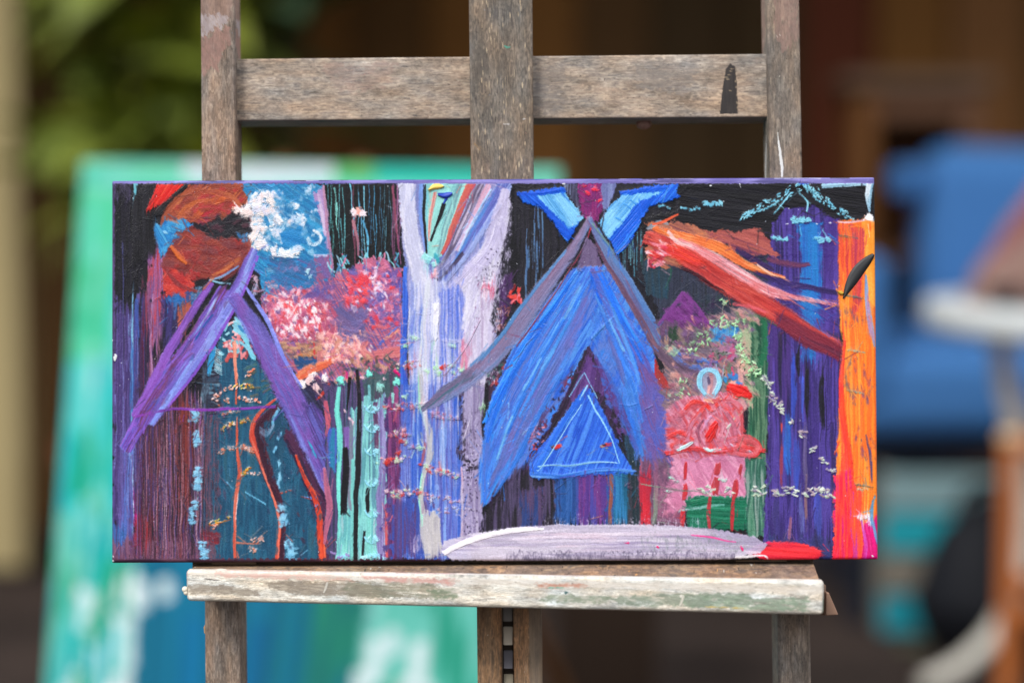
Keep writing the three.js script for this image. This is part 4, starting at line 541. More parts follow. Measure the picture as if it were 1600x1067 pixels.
  // small tipi
  A.area([[913, 604], [924, 612], [950, 660], [984, 728], [996, 738], [900, 744], [840, 748], [826, 742], [826, 722], [870, 664]], [[46, 96, 206], [56, 112, 216], [40, 86, 194], [74, 130, 220]], { ang: 112, dry: 0, rag: 2.5, thick: 0.5 });
  A.stroke([[912, 612], [880, 660], [836, 736]], [10, 12, 16], [[60, 124, 220], [44, 104, 214]], { dry: 0.12, thick: 0.6 }); A.stroke([[832, 742], [880, 744], [940, 734], [994, 736]], [13, 9, 8, 4], [[84, 140, 216], [60, 116, 210], [110, 160, 220]], { dry: 0.1, thick: 0.6 });
  A.stroke([[908, 632], [880, 676], [846, 730], [838, 734]], [2, 2, 2.5, 2], [150, 200, 232], { dry: 0.1 }); A.stroke([[918, 618], [930, 640], [950, 676], [968, 724]], [3, 3, 2.4, 1.6], [150, 206, 236], { dry: 0.1 });
  A.stroke([[840, 729], [866, 726], [890, 727], [930, 722], [966, 724]], [2.5, 3, 4, 3, 1.5], [[160, 206, 234], [130, 186, 228]], { dry: 0.08, thick: 0.6 });
  A.stroke([[911, 584], [900, 602], [889, 620]], 2, [120, 170, 214], { dry: 0.15 }); A.stroke([[912, 582], [922, 602], [932, 622]], 2.2, [130, 180, 220], { dry: 0.15 }); A.stroke([[917, 602], [905, 624]], [4, 3], [140, 190, 226], { dry: 0.1 });
  for (const [x, y] of [[868, 698], [946, 697]]) { A.dots([[x, y, -8], [x + 4, y - 2, -10]], [206, 50, 50], 12, 7); A.dots([[x - 3, y - 1, 0], [x + 1, y + 4, 0], [x - 6, y + 1, 30]], [[90, 70, 60], [150, 140, 130], [40, 30, 36]], 6, 3); }
  // --- right third: night sky, branch, garden
  A.area([[1000, 340], [1060, 330], [1060, 286], [1372, 284], [1372, 400], [1200, 400], [1010, 420]], [[24, 23, 28], [32, 31, 38], [22, 21, 26]], { ang: 8, dry: 0, thick: 0.4 });
  A.area([[1000, 410], [1200, 380], [1210, 520], [1100, 560], [1040, 520]], [[44, 48, 64], [54, 58, 76], [40, 44, 54]], { dry: 0, rag: 6 });
  A.area([[1000, 400], [1050, 420], [1040, 470], [1010, 460]], [[36, 84, 70], [44, 60, 72], [40, 70, 90]], { dry: 0.3, rag: 5 });
  A.area([[1030, 510], [1200, 470], [1200, 640], [1040, 660]], [[132, 108, 120], [110, 96, 112], [150, 116, 118], [96, 90, 104]], { ang: 40, dry: 0.05, rag: 8, len: 20 });
  A.area([[1068, 454], [1112, 512], [1026, 508]], [[112, 54, 122], [126, 62, 138], [96, 46, 104]], { ang: 50, dry: 0.12, rag: 3 });
  A.area([[1020, 500], [1110, 506], [1100, 540], [1050, 560]], [[130, 110, 104], [100, 70, 104], [84, 70, 90], [150, 120, 110]], { dry: 0.3, rag: 5, len: 12 });
  A.area([[1044, 512], [1060, 512], [1056, 536], [1044, 530]], [[44, 66, 54], [60, 76, 60]], { dry: 0.2 });
  A.scatter([[1080, 500], [1120, 490], [1180, 490], [1180, 600], [1110, 580], [1060, 540]], 50, 8, 5, [[190, 130, 130], [150, 190, 150], [170, 110, 140], [120, 90, 130], [210, 150, 140], [96, 120, 96], [90, 70, 100]], { dry: 0.22, thick: 0.4 });
  A.scatter(box(1114, 512, 1154, 534), 14, 16, 7, [[50, 130, 196], [40, 110, 180], [70, 150, 210]], { ang: -20, spread: 20, dry: 0.15 });
  A.scatter([[1110, 550], [1146, 520], [1150, 560], [1120, 580]], 26, 14, 5, [[160, 110, 150], [176, 120, 160], [190, 70, 110], [140, 100, 150]], { ang: -45, spread: 15, dry: 0.15 });
  A.scatter([[1050, 545], [1090, 550], [1130, 575], [1120, 590], [1070, 570]], 30, 12, 5, [[70, 100, 180], [110, 110, 160], [90, 130, 200], [120, 96, 130]], { ang: 15, spread: 20, dry: 0.2, thick: 0.5 });
  A.stroke([[1046, 548], [1070, 572], [1096, 578], [1116, 580]], [10, 12, 12, 6], [[96, 100, 150], [80, 110, 180], [104, 92, 120]], { dry: 0.15, thick: 0.5 });
  A.stroke([[1030, 548], [1056, 574], [1096, 588]], [16, 18, 12], [[106, 84, 104], [90, 72, 92]], { dry: 0.12 });
  A.area([[1168, 496], [1204, 490], [1200, 640], [1196, 760], [1164, 760], [1172, 600]], [[50, 110, 80], [40, 84, 66], [96, 130, 104], [60, 96, 76]], { dry: 0.1, len: 60, rag: 4 });
  A.area([[1150, 520], [1172, 510], [1176, 640], [1156, 620]], [[190, 150, 140], [160, 170, 140], [206, 160, 150]], { dry: 0.15, len: 20 });
  A.area([[1182, 500], [1200, 490], [1200, 560], [1186, 590]], [[36, 104, 74], [30, 70, 56]], { dry: 0.15 });
  A.scumble([[1050, 520], [1120, 488], [1190, 490], [1180, 620], [1060, 640], [1040, 560]], 90, 9, [[190, 130, 130], [150, 180, 150], [160, 110, 140], [120, 90, 130], [214, 156, 144], [96, 116, 96], [96, 76, 106], [206, 150, 150]], { op: 0.8, thick: 0.4 });
  A.scumble([[1040, 470], [1120, 460], [1170, 470], [1110, 510]], 40, 8, [[44, 56, 70], [60, 66, 80], [56, 40, 70], [40, 60, 60]], { op: 0.6 });
  A.scumble([[1060, 460], [1076, 460], [1108, 510], [1030, 508]], 30, 8, [[112, 54, 122], [124, 60, 134], [100, 48, 110]], { op: 0.75 });
  A.stroke([[1068, 458], [1090, 482], [1112, 512]], [7, 9, 6], [118, 58, 130], { dry: 0.2 }); A.stroke([[1066, 458], [1048, 484], [1028, 508]], [7, 9, 6], [118, 58, 130], { dry: 0.2 });
  A.scumble([[1112, 516], [1150, 508], [1146, 530], [1114, 536]], 14, 7, [[46, 130, 190], [40, 110, 176], [90, 160, 206]], { ang: -20, spread: 15 });
  A.smear([[1040, 480], [1190, 480], [1196, 620], [1050, 640]], 40, 12, { edge: 6, amt: 0.75 });
  const mint = [[170, 220, 160], [150, 206, 150], [190, 228, 186], [130, 170, 130]];
  for (const [a, b, c, d, n] of [[1128, 470, 1134, 480, 8], [1110, 500, 1160, 508, 18], [1090, 520, 1106, 540, 12], [1148, 524, 1156, 530, 10], [1154, 540, 1160, 550, 10], [1160, 556, 1172, 566, 12], [1172, 570, 1186, 590, 16], [1062, 594, 1078, 596, 7], [1060, 608, 1074, 626, 9], [1080, 548, 1090, 552, 6], [1048, 648, 1060, 652, 6]]) for (let i = 0; i < n; i++) A.dots([[rr(a, c) + rr(-5, 5), rr(b, d) + rr(-4, 4), rr(-80, 80)]], mint, 7, 4, { thick: 0.8 });
  A.scatter(box(1105, 535, 1190, 600), 40, 3, 2, [[30, 40, 34], [50, 60, 50]], { dry: 0 });
  A.area([[1024, 560], [1034, 580], [1044, 600], [1036, 610], [1024, 590]], [[190, 44, 50], [150, 60, 60]], { dry: 0.15 });
  A.scumble([[1040, 600], [1072, 596], [1070, 690], [1046, 690]], 26, 6, [[176, 214, 170], [196, 70, 70], [150, 90, 110], [206, 150, 150], [160, 200, 160]], { op: 0.8, thick: 0.5 });
  // figure: pale ring, red cloak, seat, plinth
  A.area([[1040, 640], [1070, 620], [1160, 610], [1166, 700], [1196, 706], [1160, 720], [1050, 720], [1040, 690]], [[196, 116, 140], [182, 92, 112], [206, 140, 164], [190, 80, 94], [170, 100, 130]], { ang: 60, dry: 0.05, thick: 0.4, bris: 2.5, len: 26 });
  A.area([[1052, 716], [1166, 712], [1166, 786], [1040, 800], [1044, 760]], [[206, 134, 168], [190, 116, 150], [216, 150, 180], [180, 120, 150]], { dry: 0.06, ang: 60, bris: 2.5 });
  A.area([[1140, 600], [1160, 585], [1166, 640], [1150, 650]], [[226, 160, 150], [190, 140, 150]], { dry: 0.2 });
  A.dots([[1142, 590, 30], [1148, 588, 60], [1134, 594, 80], [1154, 600, 40]], [[50, 140, 200], [60, 120, 190]], 12, 9); A.dots([[1144, 578, 80], [1146, 584, 90]], [200, 70, 110], 9, 5);
  A.stroke([[1140, 606], [1158, 612], [1170, 618]], [16, 24, 14], [[222, 46, 44], [206, 36, 40]], { dry: 0.02, thick: 0.8 }); A.stroke([[1150, 620], [1166, 606]], [12, 8], [214, 42, 42], { dry: 0.05, thick: 0.8 });
  A.stroke([[1062, 650], [1084, 634], [1104, 632]], [10, 16, 10], [[210, 60, 62], [196, 90, 104]], { dry: 0.05, thick: 0.7 });
  A.stroke([[1076, 670], [1090, 650], [1100, 636]], [9, 14, 9], [[200, 110, 126], [214, 70, 70]], { dry: 0.05, thick: 0.7 });
  A.stroke([[1128, 632], [1140, 646], [1150, 664]], [9, 16, 10], [[204, 100, 116], [216, 76, 78]], { dry: 0.05, thick: 0.7 }); A.stroke([[1136, 622], [1158, 640], [1148, 668]], [10, 10, 8], [[196, 92, 110], [210, 130, 146]], { dry: 0.06, thick: 0.7 });
  A.stroke([[1104, 634], [1112, 640], [1122, 632]], [8, 10, 7], [222, 50, 44], { dry: 0.03, thick: 0.8 }); A.stroke([[1102, 624], [1112, 627], [1124, 623]], [9, 11, 9], [[218, 150, 116], [226, 170, 146]], { dry: 0.05, thick: 0.5 });
  A.stroke([[1118, 660], [1110, 672], [1104, 682]], [9, 12, 8], [220, 46, 48], { dry: 0.03, thick: 0.8 }); A.stroke([[1112, 650], [1104, 660], [1100, 672]], [5, 6, 4], [[196, 150, 190], [210, 120, 140]], { dry: 0.06, thick: 0.7 });
  A.stroke([[1060, 668], [1066, 690], [1086, 684]], [10, 14, 10], [[206, 150, 166], [190, 100, 120]], { dry: 0.08, thick: 0.6 });
  A.stroke([[1044, 684], [1064, 676], [1084, 690]], [8, 10, 7], [216, 60, 58], { dry: 0.06, thick: 0.8 }); A.stroke([[1042, 708], [1080, 702], [1120, 706], [1160, 700], [1194, 704]], [10, 9, 9, 12, 10], [[214, 52, 52], [200, 60, 66], [222, 80, 80]], { dry: 0.04, thick: 0.8 });
  A.stroke([[1146, 692], [1166, 684], [1186, 696], [1178, 712], [1140, 708]], [10, 14, 12, 9, 7], [[206, 66, 70], [196, 96, 108], [214, 60, 58]], { dry: 0.05, thick: 0.8 });
  A.stroke([[1058, 704], [1072, 698], [1082, 692]], [4, 8, 5], [[160, 220, 226], [190, 228, 232]], { dry: 0.03, thick: 0.9 }); A.stroke([[1100, 700], [1112, 704], [1126, 702]], [4, 7, 4], [[160, 222, 228], [206, 232, 234]], { dry: 0.03, thick: 0.9 }); A.stroke([[1142, 694], [1156, 702], [1174, 706]], [3, 6, 3], [[200, 200, 224], [220, 190, 206]], { dry: 0.05, thick: 0.9 });
  A.stroke([[1136, 670], [1144, 660], [1148, 654]], 4, [196, 216, 200], { thick: 0.8 });
  A.scumble([[1060, 630], [1160, 620], [1164, 700], [1050, 706]], 44, 7, [[190, 70, 84], [206, 120, 140], [214, 60, 58], [170, 84, 110], [222, 160, 176]], { op: 0.7, thick: 0.6, ang: 60, spread: 50 });
  for (const [p, w2, c] of [[[[1070, 640], [1082, 628], [1098, 630]], [6, 9, 6], [214, 54, 52]], [[[1074, 690], [1080, 664], [1094, 646]], [6, 9, 6], [196, 116, 140]], [[[1094, 690], [1090, 672], [1098, 656]], [5, 7, 4], [150, 84, 110]], [[[1150, 690], [1146, 664], [1134, 644]], [6, 10, 6], [190, 106, 130]], [[[1160, 676], [1158, 650], [1144, 632]], [5, 8, 5], [206, 90, 100]], [[[1122, 690], [1130, 668], [1126, 650]], [5, 7, 4], [214, 130, 150]], [[[1108, 690], [1116, 676], [1120, 662]], [6, 8, 5], [218, 46, 46]], [[[1048, 700], [1060, 690], [1078, 700]], [6, 9, 6], [206, 60, 62]], [[[1150, 700], [1170, 690], [1190, 702]], [7, 11, 6], [196, 84, 92]]]) A.stroke(p, w2, [c, c.map((v) => v * 0.86)], { dry: 0.06, thick: 0.75 });
  A.scumble([[1152, 690], [1190, 694], [1186, 710], [1150, 708]], 12, 7, [[206, 66, 70], [196, 84, 94], [214, 110, 116]], { sq: 0.6, op: 0.85 }); A.scumble([[1046, 660], [1060, 640], [1062, 716], [1044, 712]], 12, 7, [[150, 96, 120], [190, 110, 126], [200, 70, 76]], { op: 0.7 }); A.smear([[1044, 624], [1166, 612], [1190, 712], [1044, 718]], 62, 12, { edge: 5, amt: 0.55, bris: 2 });
  A.stroke([[1142, 606], [1158, 612], [1170, 618]], [14, 22, 12], [[222, 46, 44], [206, 36, 40]], { dry: 0.06, thick: 0.8 }); A.stroke([[1118, 660], [1110, 672], [1104, 682]], [8, 11, 7], [220, 46, 48], { dry: 0.05, thick: 0.8 }); A.stroke([[1058, 704], [1072, 698], [1082, 692]], [4, 8, 5], [[170, 222, 228], [196, 230, 234]], { dry: 0.05, thick: 0.9 }); A.stroke([[1100, 700], [1112, 704], [1126, 702]], [4, 7, 4], [[170, 222, 228], [206, 232, 234]], { dry: 0.05, thick: 0.9 });
  A.area([[1098, 576], [1120, 574], [1128, 600], [1120, 624], [1098, 622], [1092, 600]], [[150, 150, 176], [176, 130, 140]], { dry: 0.1 });
  A.stroke([[1102, 616], [1094, 604], [1095, 586], [1106, 578], [1120, 584], [1124, 600], [1116, 617]], [8, 11, 10, 9, 10, 12, 9], [[156, 216, 238], [130, 196, 226], [186, 230, 242]], { dry: 0.03, thick: 0.8 });
  A.stroke([[1106, 590], [1108, 598]], 6, [90, 80, 110]); A.stroke([[1108, 604], [1107, 616]], 5, [222, 166, 166]);
  A.area([[1072, 780], [1100, 774], [1190, 776], [1194, 830], [1076, 826]], [[28, 112, 84], [22, 96, 74], [40, 124, 96]], { ang: 2, dry: 0.04, thick: 0.5 });
  A.stroke([[1082, 786], [1110, 780], [1140, 782]], [10, 14, 10], [[34, 124, 92], [24, 100, 76]], { dry: 0.15, thick: 0.6 }); A.stroke([[1060, 798], [1092, 794], [1132, 788]], [4, 7, 3], [[110, 170, 160], [150, 180, 180]], { dry: 0.25 });
  for (const [x, y0, y1, w] of [[1072, 724, 748, 8], [1071, 758, 780, 10], [1068, 800, 822, 12], [1122, 726, 740, 14], [1120, 748, 770, 16], [1110, 776, 826, 9], [1158, 726, 740, 7], [1150, 752, 774, 13], [1146, 776, 828, 9]]) A.stroke([[x, y0], [x + rr(-3, 1), (y0 + y1) / 2], [x - 2, y1]], [w * 0.7, w, w * 0.7], [[196, 46, 56], [170, 56, 64]], { dry: 0.14, thick: 0.5 });
  A.area([[1164, 720], [1196, 714], [1200, 840], [1168, 834]], [[64, 120, 96], [96, 140, 120], [50, 96, 84], [130, 150, 144]], { dry: 0.1, len: 60, rag: 4 });
  A.dots([[1048, 746, 20], [1056, 752, 10], [1130, 750, 10], [1044, 768, 0]], [170, 224, 206], 12, 6, { thick: 0.7 });
  A.stroke([[1000, 756], [1060, 766], [1100, 768]], [2, 3, 2], [[130, 150, 130], [90, 110, 100]], { dry: 0.35 });
  A.smear([[1046, 716], [1196, 716], [1196, 830], [1046, 830]], 90, 9, { edge: 5, amt: 0.5 });
  A.smear([[1026, 600], [1064, 600], [1064, 826], [1026, 826]], 12, 16, { edge: 4, amt: 0.7, bris: 2.4 }); A.scumble([[1030, 700], [1052, 700], [1050, 815], [1030, 815]], 16, 8, [[150, 100, 126], [190, 120, 146], [126, 92, 116]], { ang: 90, spread: 15, sq: 0.4, op: 0.6 });
  // purple tree
  A.area([[1200, 400], [1206, 350], [1226, 326], [1270, 322], [1300, 340], [1312, 360], [1312, 880], [1190, 880], [1200, 700]], [[68, 52, 124], [56, 44, 104], [82, 66, 146], [50, 40, 90]], { dry: 0, len: 120, rag: 4 });
  A.area([[1248, 350], [1284, 345], [1280, 560], [1256, 560]], [[44, 100, 180], [40, 120, 190], [56, 86, 160]], { dry: 0.1, len: 120, rag: 10 });
  A.area(box(1288, 340, 1312, 560), [[86, 66, 150], [70, 50, 126]], { dry: 0.1 });
  A.area([[1200, 500], [1235, 490], [1236, 640], [1204, 660]], [[62, 46, 112], [76, 54, 122], [46, 36, 80]], { dry: 0.05 });
  for (const [x, y0, y1, w, c] of [[1249, 535, 590, 9, BLK], [1262, 580, 650, 11, BLK], [1284, 590, 670, 13, BLK], [1218, 520, 600, 8, [40, 34, 66]], [1240, 560, 660, 12, [56, 80, 190]], [1255, 590, 660, 7, [70, 90, 196]], [1232, 650, 740, 18, [46, 100, 190]], [1244, 690, 770, 16, [60, 80, 180]], [1222, 700, 760, 8, [150, 60, 84]], [1222, 660, 680, 4, [216, 76, 70]], [1258, 660, 780, 9, [96, 84, 130]], [1214, 780, 840, 16, [64, 56, 120]], [1252, 780, 830, 12, [96, 100, 170]], [1258, 770, 812, 7, [150, 110, 120]], [1280, 770, 840, 20, [72, 80, 170]], [1236, 810, 850, 8, [150, 96, 120]], [1210, 560, 700, 7, [84, 64, 150]], [1276, 500, 580, 8, [90, 74, 160]], [1300, 660, 800, 10, [56, 44, 100]]])
    A.stroke([[x, y0], [x + rr(-3, 3), (y0 + y1) / 2], [x + rr(-3, 3), y1]], [w * 0.6, w, w * 0.5], [c, c.map((v) => v * 0.85 + 10), c.map((v) => v * 1.1)], { dry: 0.15, op: 0.9 });
  A.area(box(1200, 840, 1305, 876), [[46, 40, 76], [60, 60, 110], [50, 60, 110]], { dry: 0.2, ang: 70, rag: 8 });
  A.smear(box(1198, 380, 1312, 872), 90, 40, { edge: 3, bris: 1.4 });
  // branch
  A.area([[1010, 350], [1060, 346], [1120, 366], [1110, 410], [1040, 420], [1008, 405]], [[150, 90, 80], [176, 110, 84], [120, 66, 74]], { ang: 25, dry: 0.1, rag: 6 });
  A.area([[1100, 364], [1190, 358], [1215, 400], [1150, 395]], [[150, 76, 76], [170, 90, 84], [120, 60, 80]], { ang: 20, dry: 0.2, rag: 6 });
  A.stroke([[1012, 372], [1060, 392], [1130, 440], [1200, 480], [1260, 520], [1312, 548]], [26, 44, 46, 44, 40, 34], [[196, 66, 60], [178, 56, 56], [206, 84, 74], [160, 50, 56]], { dry: 0.04, jit: 12, thick: 0.5 });
  A.stroke([[1220, 500], [1262, 528], [1312, 552]], [26, 36, 32], [[104, 38, 62], [124, 44, 62], [92, 36, 62]], { dry: 0.2 });
  A.stroke([[1022, 356], [1070, 372], [1120, 386], [1170, 416], [1226, 434]], [12, 22, 24, 14, 5], [[232, 128, 66], [222, 110, 60], [238, 150, 96]], { dry: 0.07, thick: 0.55 });
  A.stroke([[1020, 400], [1050, 392], [1090, 410]], [20, 26, 18], [[220, 66, 50], [206, 56, 56], [230, 90, 60]], { dry: 0.08, thick: 0.6 });
  A.scatter(box(1010, 376, 1040, 416), 26, 10, 6, [[206, 60, 84], [226, 130, 150], [150, 40, 60], [236, 190, 200]], { dry: 0.25 });
  A.stroke([[1062, 376], [1110, 400], [1160, 430], [1204, 456], [1250, 466], [1312, 478]], [12, 22, 24, 22, 10, 7], [[238, 196, 200], [226, 160, 170], [214, 116, 120], [244, 214, 220]], { dry: 0.24, fade: 0.06, thick: 0.55 });
  A.stroke([[1044, 362], [1060, 380], [1080, 384]], [8, 9, 5], [236, 190, 190], { dry: 0.2 }); A.stroke([[1012, 358], [1030, 346], [1044, 350]], [7, 8, 5], [[150, 150, 160], [110, 130, 150]], { dry: 0.25 });
  A.stroke([[1152, 390], [1180, 408], [1206, 420]], [10, 14, 8], [[54, 36, 84], [64, 40, 90]], { dry: 0.1 }); A.stroke([[1178, 424], [1220, 440], [1312, 458]], [6, 12, 10], [[50, 36, 86], [60, 44, 104]], { dry: 0.12 });
  A.stroke([[1182, 414], [1204, 428], [1226, 435]], [4, 6, 4], [[226, 130, 84], [232, 190, 170]], { dry: 0.15, thick: 0.6 });
  A.stroke([[1200, 405], [1240, 415], [1264, 412]], [10, 14, 8], [[112, 60, 90], [90, 50, 90]], { dry: 0.3 });
  A.stroke([[1060, 418], [1090, 430], [1130, 456]], [4, 7, 4], [70, 30, 40], { dry: 0.25, thick: 0.6 });
  A.stroke([[1146, 476], [1170, 478], [1200, 488]], [6, 7, 4], [206, 90, 100], { dry: 0.25 });
  A.stroke([[1020, 350], [1036, 346], [1058, 336]], [5, 6, 4], [224, 96, 64], { dry: 0.2 });
  A.smear([[1010, 360], [1100, 366], [1220, 430], [1312, 476], [1312, 560], [1220, 520], [1080, 430], [1012, 410]], 30, 26, { edge: 4, bris: 1.3 });
  // cyan marks in the sky
  const cy = [[122, 192, 216], [140, 206, 226], [104, 178, 206]];
  A.dots([[1064, 325, 10], [1070, 326, 0], [1078, 328, 10], [1084, 326, -20], [1090, 325, 20], [1034, 321, 0], [1044, 325, 30]], cy, 7, 5); A.dots([[1102, 318, 0], [1108, 320, 10], [1115, 318, -10], [1121, 318, 20], [1126, 316, 60]], cy, 8, 7);
  for (let i = 0; i < 74; i++) { const t = rnd(), w = 5 + 8 * t; A.dots([[lerp(1156, 1252, t) + rr(-3, 3), lerp(342, 292, t) + rr(-w, w * 0.8), rr(-70, 10)]], cy, 6, 3.4, { thick: 0.8 }); }
  for (let i = 0; i < 74; i++) { const t = rnd(), w = 12 - 7 * t; A.dots([[lerp(1254, 1330, t) + rr(-3, 3), lerp(288, 342, t) + rr(-w, w * 0.7), rr(0, 80)]], cy, 6, 3.4, { thick: 0.8 }); }
  A.stroke([[1208, 334], [1222, 318], [1236, 302]], [3, 4, 3], cy[0], { thick: 0.8 }); A.stroke([[1260, 330], [1262, 316], [1254, 304]], [4, 4, 2], cy[1], { thick: 0.8 }); A.dots([[1253, 286, 0], [1257, 284, 20]], [40, 80, 190], 8, 6);
  for (const [x, y, r2, q] of [[1243, 344, 8, 0.85], [1252, 343, 9, 0.8], [1262, 344, 6, 0.8], [1209, 371, 5, 0.6], [1217, 373, 6.5, 0.62], [1227, 374, 7, 0.6], [1275, 372, 5, 0.7], [1284, 376, 8, 0.6], [1296, 375, 7, 0.7]]) A.blob(x, y, r2, cy[0], { sq: q, grain: 0.35, hard: 0.25, op: 1, thick: 0.8 });
  A.dots([[1230, 350, 0], [1276, 350, 0], [1298, 348, 0], [1155, 288, 80], [1156, 292, 70]], [226, 230, 236], 5, 2.4);
  // orange post
  A.area([[1312, 344], [1372, 342], [1374, 885], [1304, 885], [1308, 700], [1316, 540], [1310, 460]], [[244, 134, 46], [236, 110, 44], [248, 150, 58], [230, 90, 50]], { dry: 0.02, len: 120, rag: 3, thick: 0.5 });
  A.area([[1310, 346], [1332, 346], [1336, 440], [1312, 450]], [[222, 82, 54], [238, 112, 50], [206, 66, 64]], { dry: 0.12, len: 60 });
  A.area([[1330, 350], [1350, 360], [1346, 470], [1332, 500]], [[196, 66, 76], [214, 84, 66], [180, 60, 84]], { dry: 0.22, len: 60 });
  A.area(box(1352, 360, 1372, 480), [[246, 150, 50], [250, 164, 70]], { dry: 0.1, len: 60 });
  for (const [x, y, w, h, n] of [[1318, 488, 42, 24, 30], [1322, 560, 30, 30, 26], [1318, 600, 36, 36, 40], [1346, 680, 24, 60, 36], [1330, 668, 20, 44, 16], [1350, 586, 14, 40, 18]]) A.scumble(box(x, y, x + w, y + h), Math.round(n / 2), 5.5, [[120, 70, 110], [96, 70, 120], [150, 76, 90], [90, 84, 110], [190, 90, 80]], { ang: 80, spread: 20, sq: 0.45, op: 0.62, grain: 1.6, thick: 0.1 });
  A.stroke([[1352, 430], [1356, 480], [1362, 520], [1366, 540]], [4, 9, 11, 5], [[110, 150, 206], [140, 160, 206], [170, 130, 170]], { dry: 0.18 });
  A.stroke([[1354, 680], [1360, 710], [1362, 750]], [3, 6, 3], [[80, 80, 130], [90, 70, 110]], { dry: 0.25 });
  A.stroke([[1320, 532], [1314, 600], [1318, 660], [1324, 730], [1316, 800], [1312, 872]], [4, 10, 14, 26, 22, 18], [[250, 74, 46], [240, 60, 56], [252, 90, 60]], { dry: 0.03, thick: 0.7 });
  A.area([[1304, 742], [1330, 730], [1344, 800], [1350, 885], [1302, 885]], [[240, 50, 84], [232, 44, 70], [248, 76, 60], [214, 40, 110]], { dry: 0.05, len: 60, rag: 6, thick: 0.7 });
  A.area([[1326, 770], [1346, 760], [1350, 872], [1334, 874]], [[244, 110, 46], [240, 80, 60], [200, 60, 140]], { dry: 0.15, len: 60, rag: 6 });
  A.area([[1350, 820], [1372, 806], [1374, 880], [1346, 880]], [[222, 24, 124], [200, 20, 110], [230, 60, 140]], { dry: 0.05, rag: 4, ang: 80, thick: 0.7 });
  A.stroke([[1347, 812], [1353, 850], [1352, 872]], [4, 8, 6], [[196, 90, 190], [206, 50, 140]], { dry: 0.15 });
  A.dots([[1350, 806, 0], [1356, 808, 20], [1360, 812, 90], [1346, 808, 0]], [[236, 232, 238], [220, 226, 236]], 10, 9, { thick: 0.8 }); A.stroke([[1366, 776], [1362, 800], [1368, 830], [1371, 850]], [4, 8, 6, 3], [[84, 140, 186], [110, 160, 200]], { dry: 0.15 });
  for (const [x, y] of [[1312, 368], [1322, 462], [1324, 547], [1322, 610], [1336, 756]]) A.stroke([[x, y], [x + 12, y + 2], [x + 28, y + 5]], [4, 5, 2], [[96, 110, 90], [80, 96, 100], [150, 170, 150]], { dry: 0.18, thick: 0.5 });
  A.dots([[1344, 764, 10], [1352, 763, 20]], [190, 206, 190], 8, 4);
  A.stroke([[1310, 346], [1330, 347], [1362, 342]], [3, 4, 3], [[226, 190, 200], [200, 150, 170]], { dry: 0.2 });
  A.smear(box(1306, 350, 1372, 872), 88, 26, { edge: 3, amt: 0.65 });
  // white corner
  A.stroke([[1286, 290], [1312, 288], [1356, 286]], [10, 14, 10], [[170, 206, 226], [140, 184, 210], [214, 226, 236]], { dry: 0.22, thick: 0.6 }); A.stroke([[1360, 284], [1357, 304], [1359, 330]], [14, 14, 6], [[214, 226, 236], [150, 190, 214], [100, 140, 170]], { dry: 0.15, thick: 0.7 }); A.dots([[1356, 341, -20], [1360, 340, 60]], [240, 240, 244], 11, 9);
  A.rework(5200, 178, 290, 1364, 868);
  A.stroke([[840, 729], [866, 726], [890, 727], [930, 722], [966, 724]], [2.5, 3, 4, 3, 1.5], [[160, 206, 234], [130, 186, 228]], { dry: 0.1, thick: 0.6 }); A.stroke([[918, 618], [930, 640], [950, 676], [968, 724]], [3, 3, 2.4, 1.6], [150, 206, 236], { dry: 0.12 }); A.stroke([[908, 632], [880, 676], [846, 730]], [2, 2, 2.5], [150, 200, 232], { dry: 0.12 });
  // leaf chains
  const ch = [[190, 206, 184], [176, 190, 176], [206, 214, 200], [150, 140, 160], [170, 150, 160]];
  for (const [x, y] of [[1204, 616], [1208, 624], [1216, 632], [1222, 642], [1238, 660], [1254, 678], [1268, 702], [1288, 720], [1298, 738], [1202, 600], [1196, 592]]) for (let i = 0; i < 7; i++) A.dots([[x + rr(-5, 6), y + rr(-4, 5), rr(-50, 50)]], ch, 7, 4, { thick: 0.7, dry: 0.08 });
  for (const [x, n] of [[1100, 5], [1110, 5], [1140, 6], [1180, 7], [1188, 5], [1212, 8], [1226, 7], [1240, 8], [1264, 8], [1276, 7], [1290, 8], [1298, 6]]) for (let i = 0; i < n; i++) A.dots([[x + rr(-6, 6), 764 + (x - 1100) * 0.03 + rr(-7, 7), rr(-45, 45)]], ch, 8, 4.4, { thick: 0.7, dry: 0.08 });
  // red mat and white oval
  A.area([[1168, 864], [1200, 846], [1250, 848], [1284, 860], [1280, 876], [1200, 878]], [[226, 52, 62], [214, 44, 66], [236, 76, 84]], { ang: 5, dry: 0.1, rag: 1.5, thick: 0.4, bris: 3 }); A.smear([[1164, 872], [1196, 840], [1270, 842], [1300, 866], [1290, 880]], 5, 22, { edge: 3, amt: 0.7 });
  A.stroke([[1168, 864], [1184, 852], [1204, 846]], [4, 5, 3], [206, 30, 110], { dry: 0.1 });
  A.area([[688, 862], [694, 846], [740, 832], [800, 824], [860, 820], [960, 819], [1060, 822], [1130, 828], [1180, 838], [1200, 850], [1188, 864], [1140, 872], [1050, 876], [800, 878], [706, 874]], [[186, 178, 200], [204, 196, 214], [166, 156, 184], [194, 186, 206]], { op: 0.93, ang: 2, dry: 0.14, rag: 0.8, soft: 1.6, thick: 0.3, len: 90, bris: 4 });
  A.stroke([[694, 864], [730, 846], [780, 832], [840, 826]], [9, 12, 12, 6], [[238, 234, 240], [226, 220, 232]], { dry: 0.12, thick: 0.8 });
  A.area(box(850, 808, 1110, 832), [[206, 196, 216], [190, 182, 206]], { ang: 90, dry: 0.66, len: 9, bris: 1.2, rag: 6, thick: 0.2, op: 0.8 });
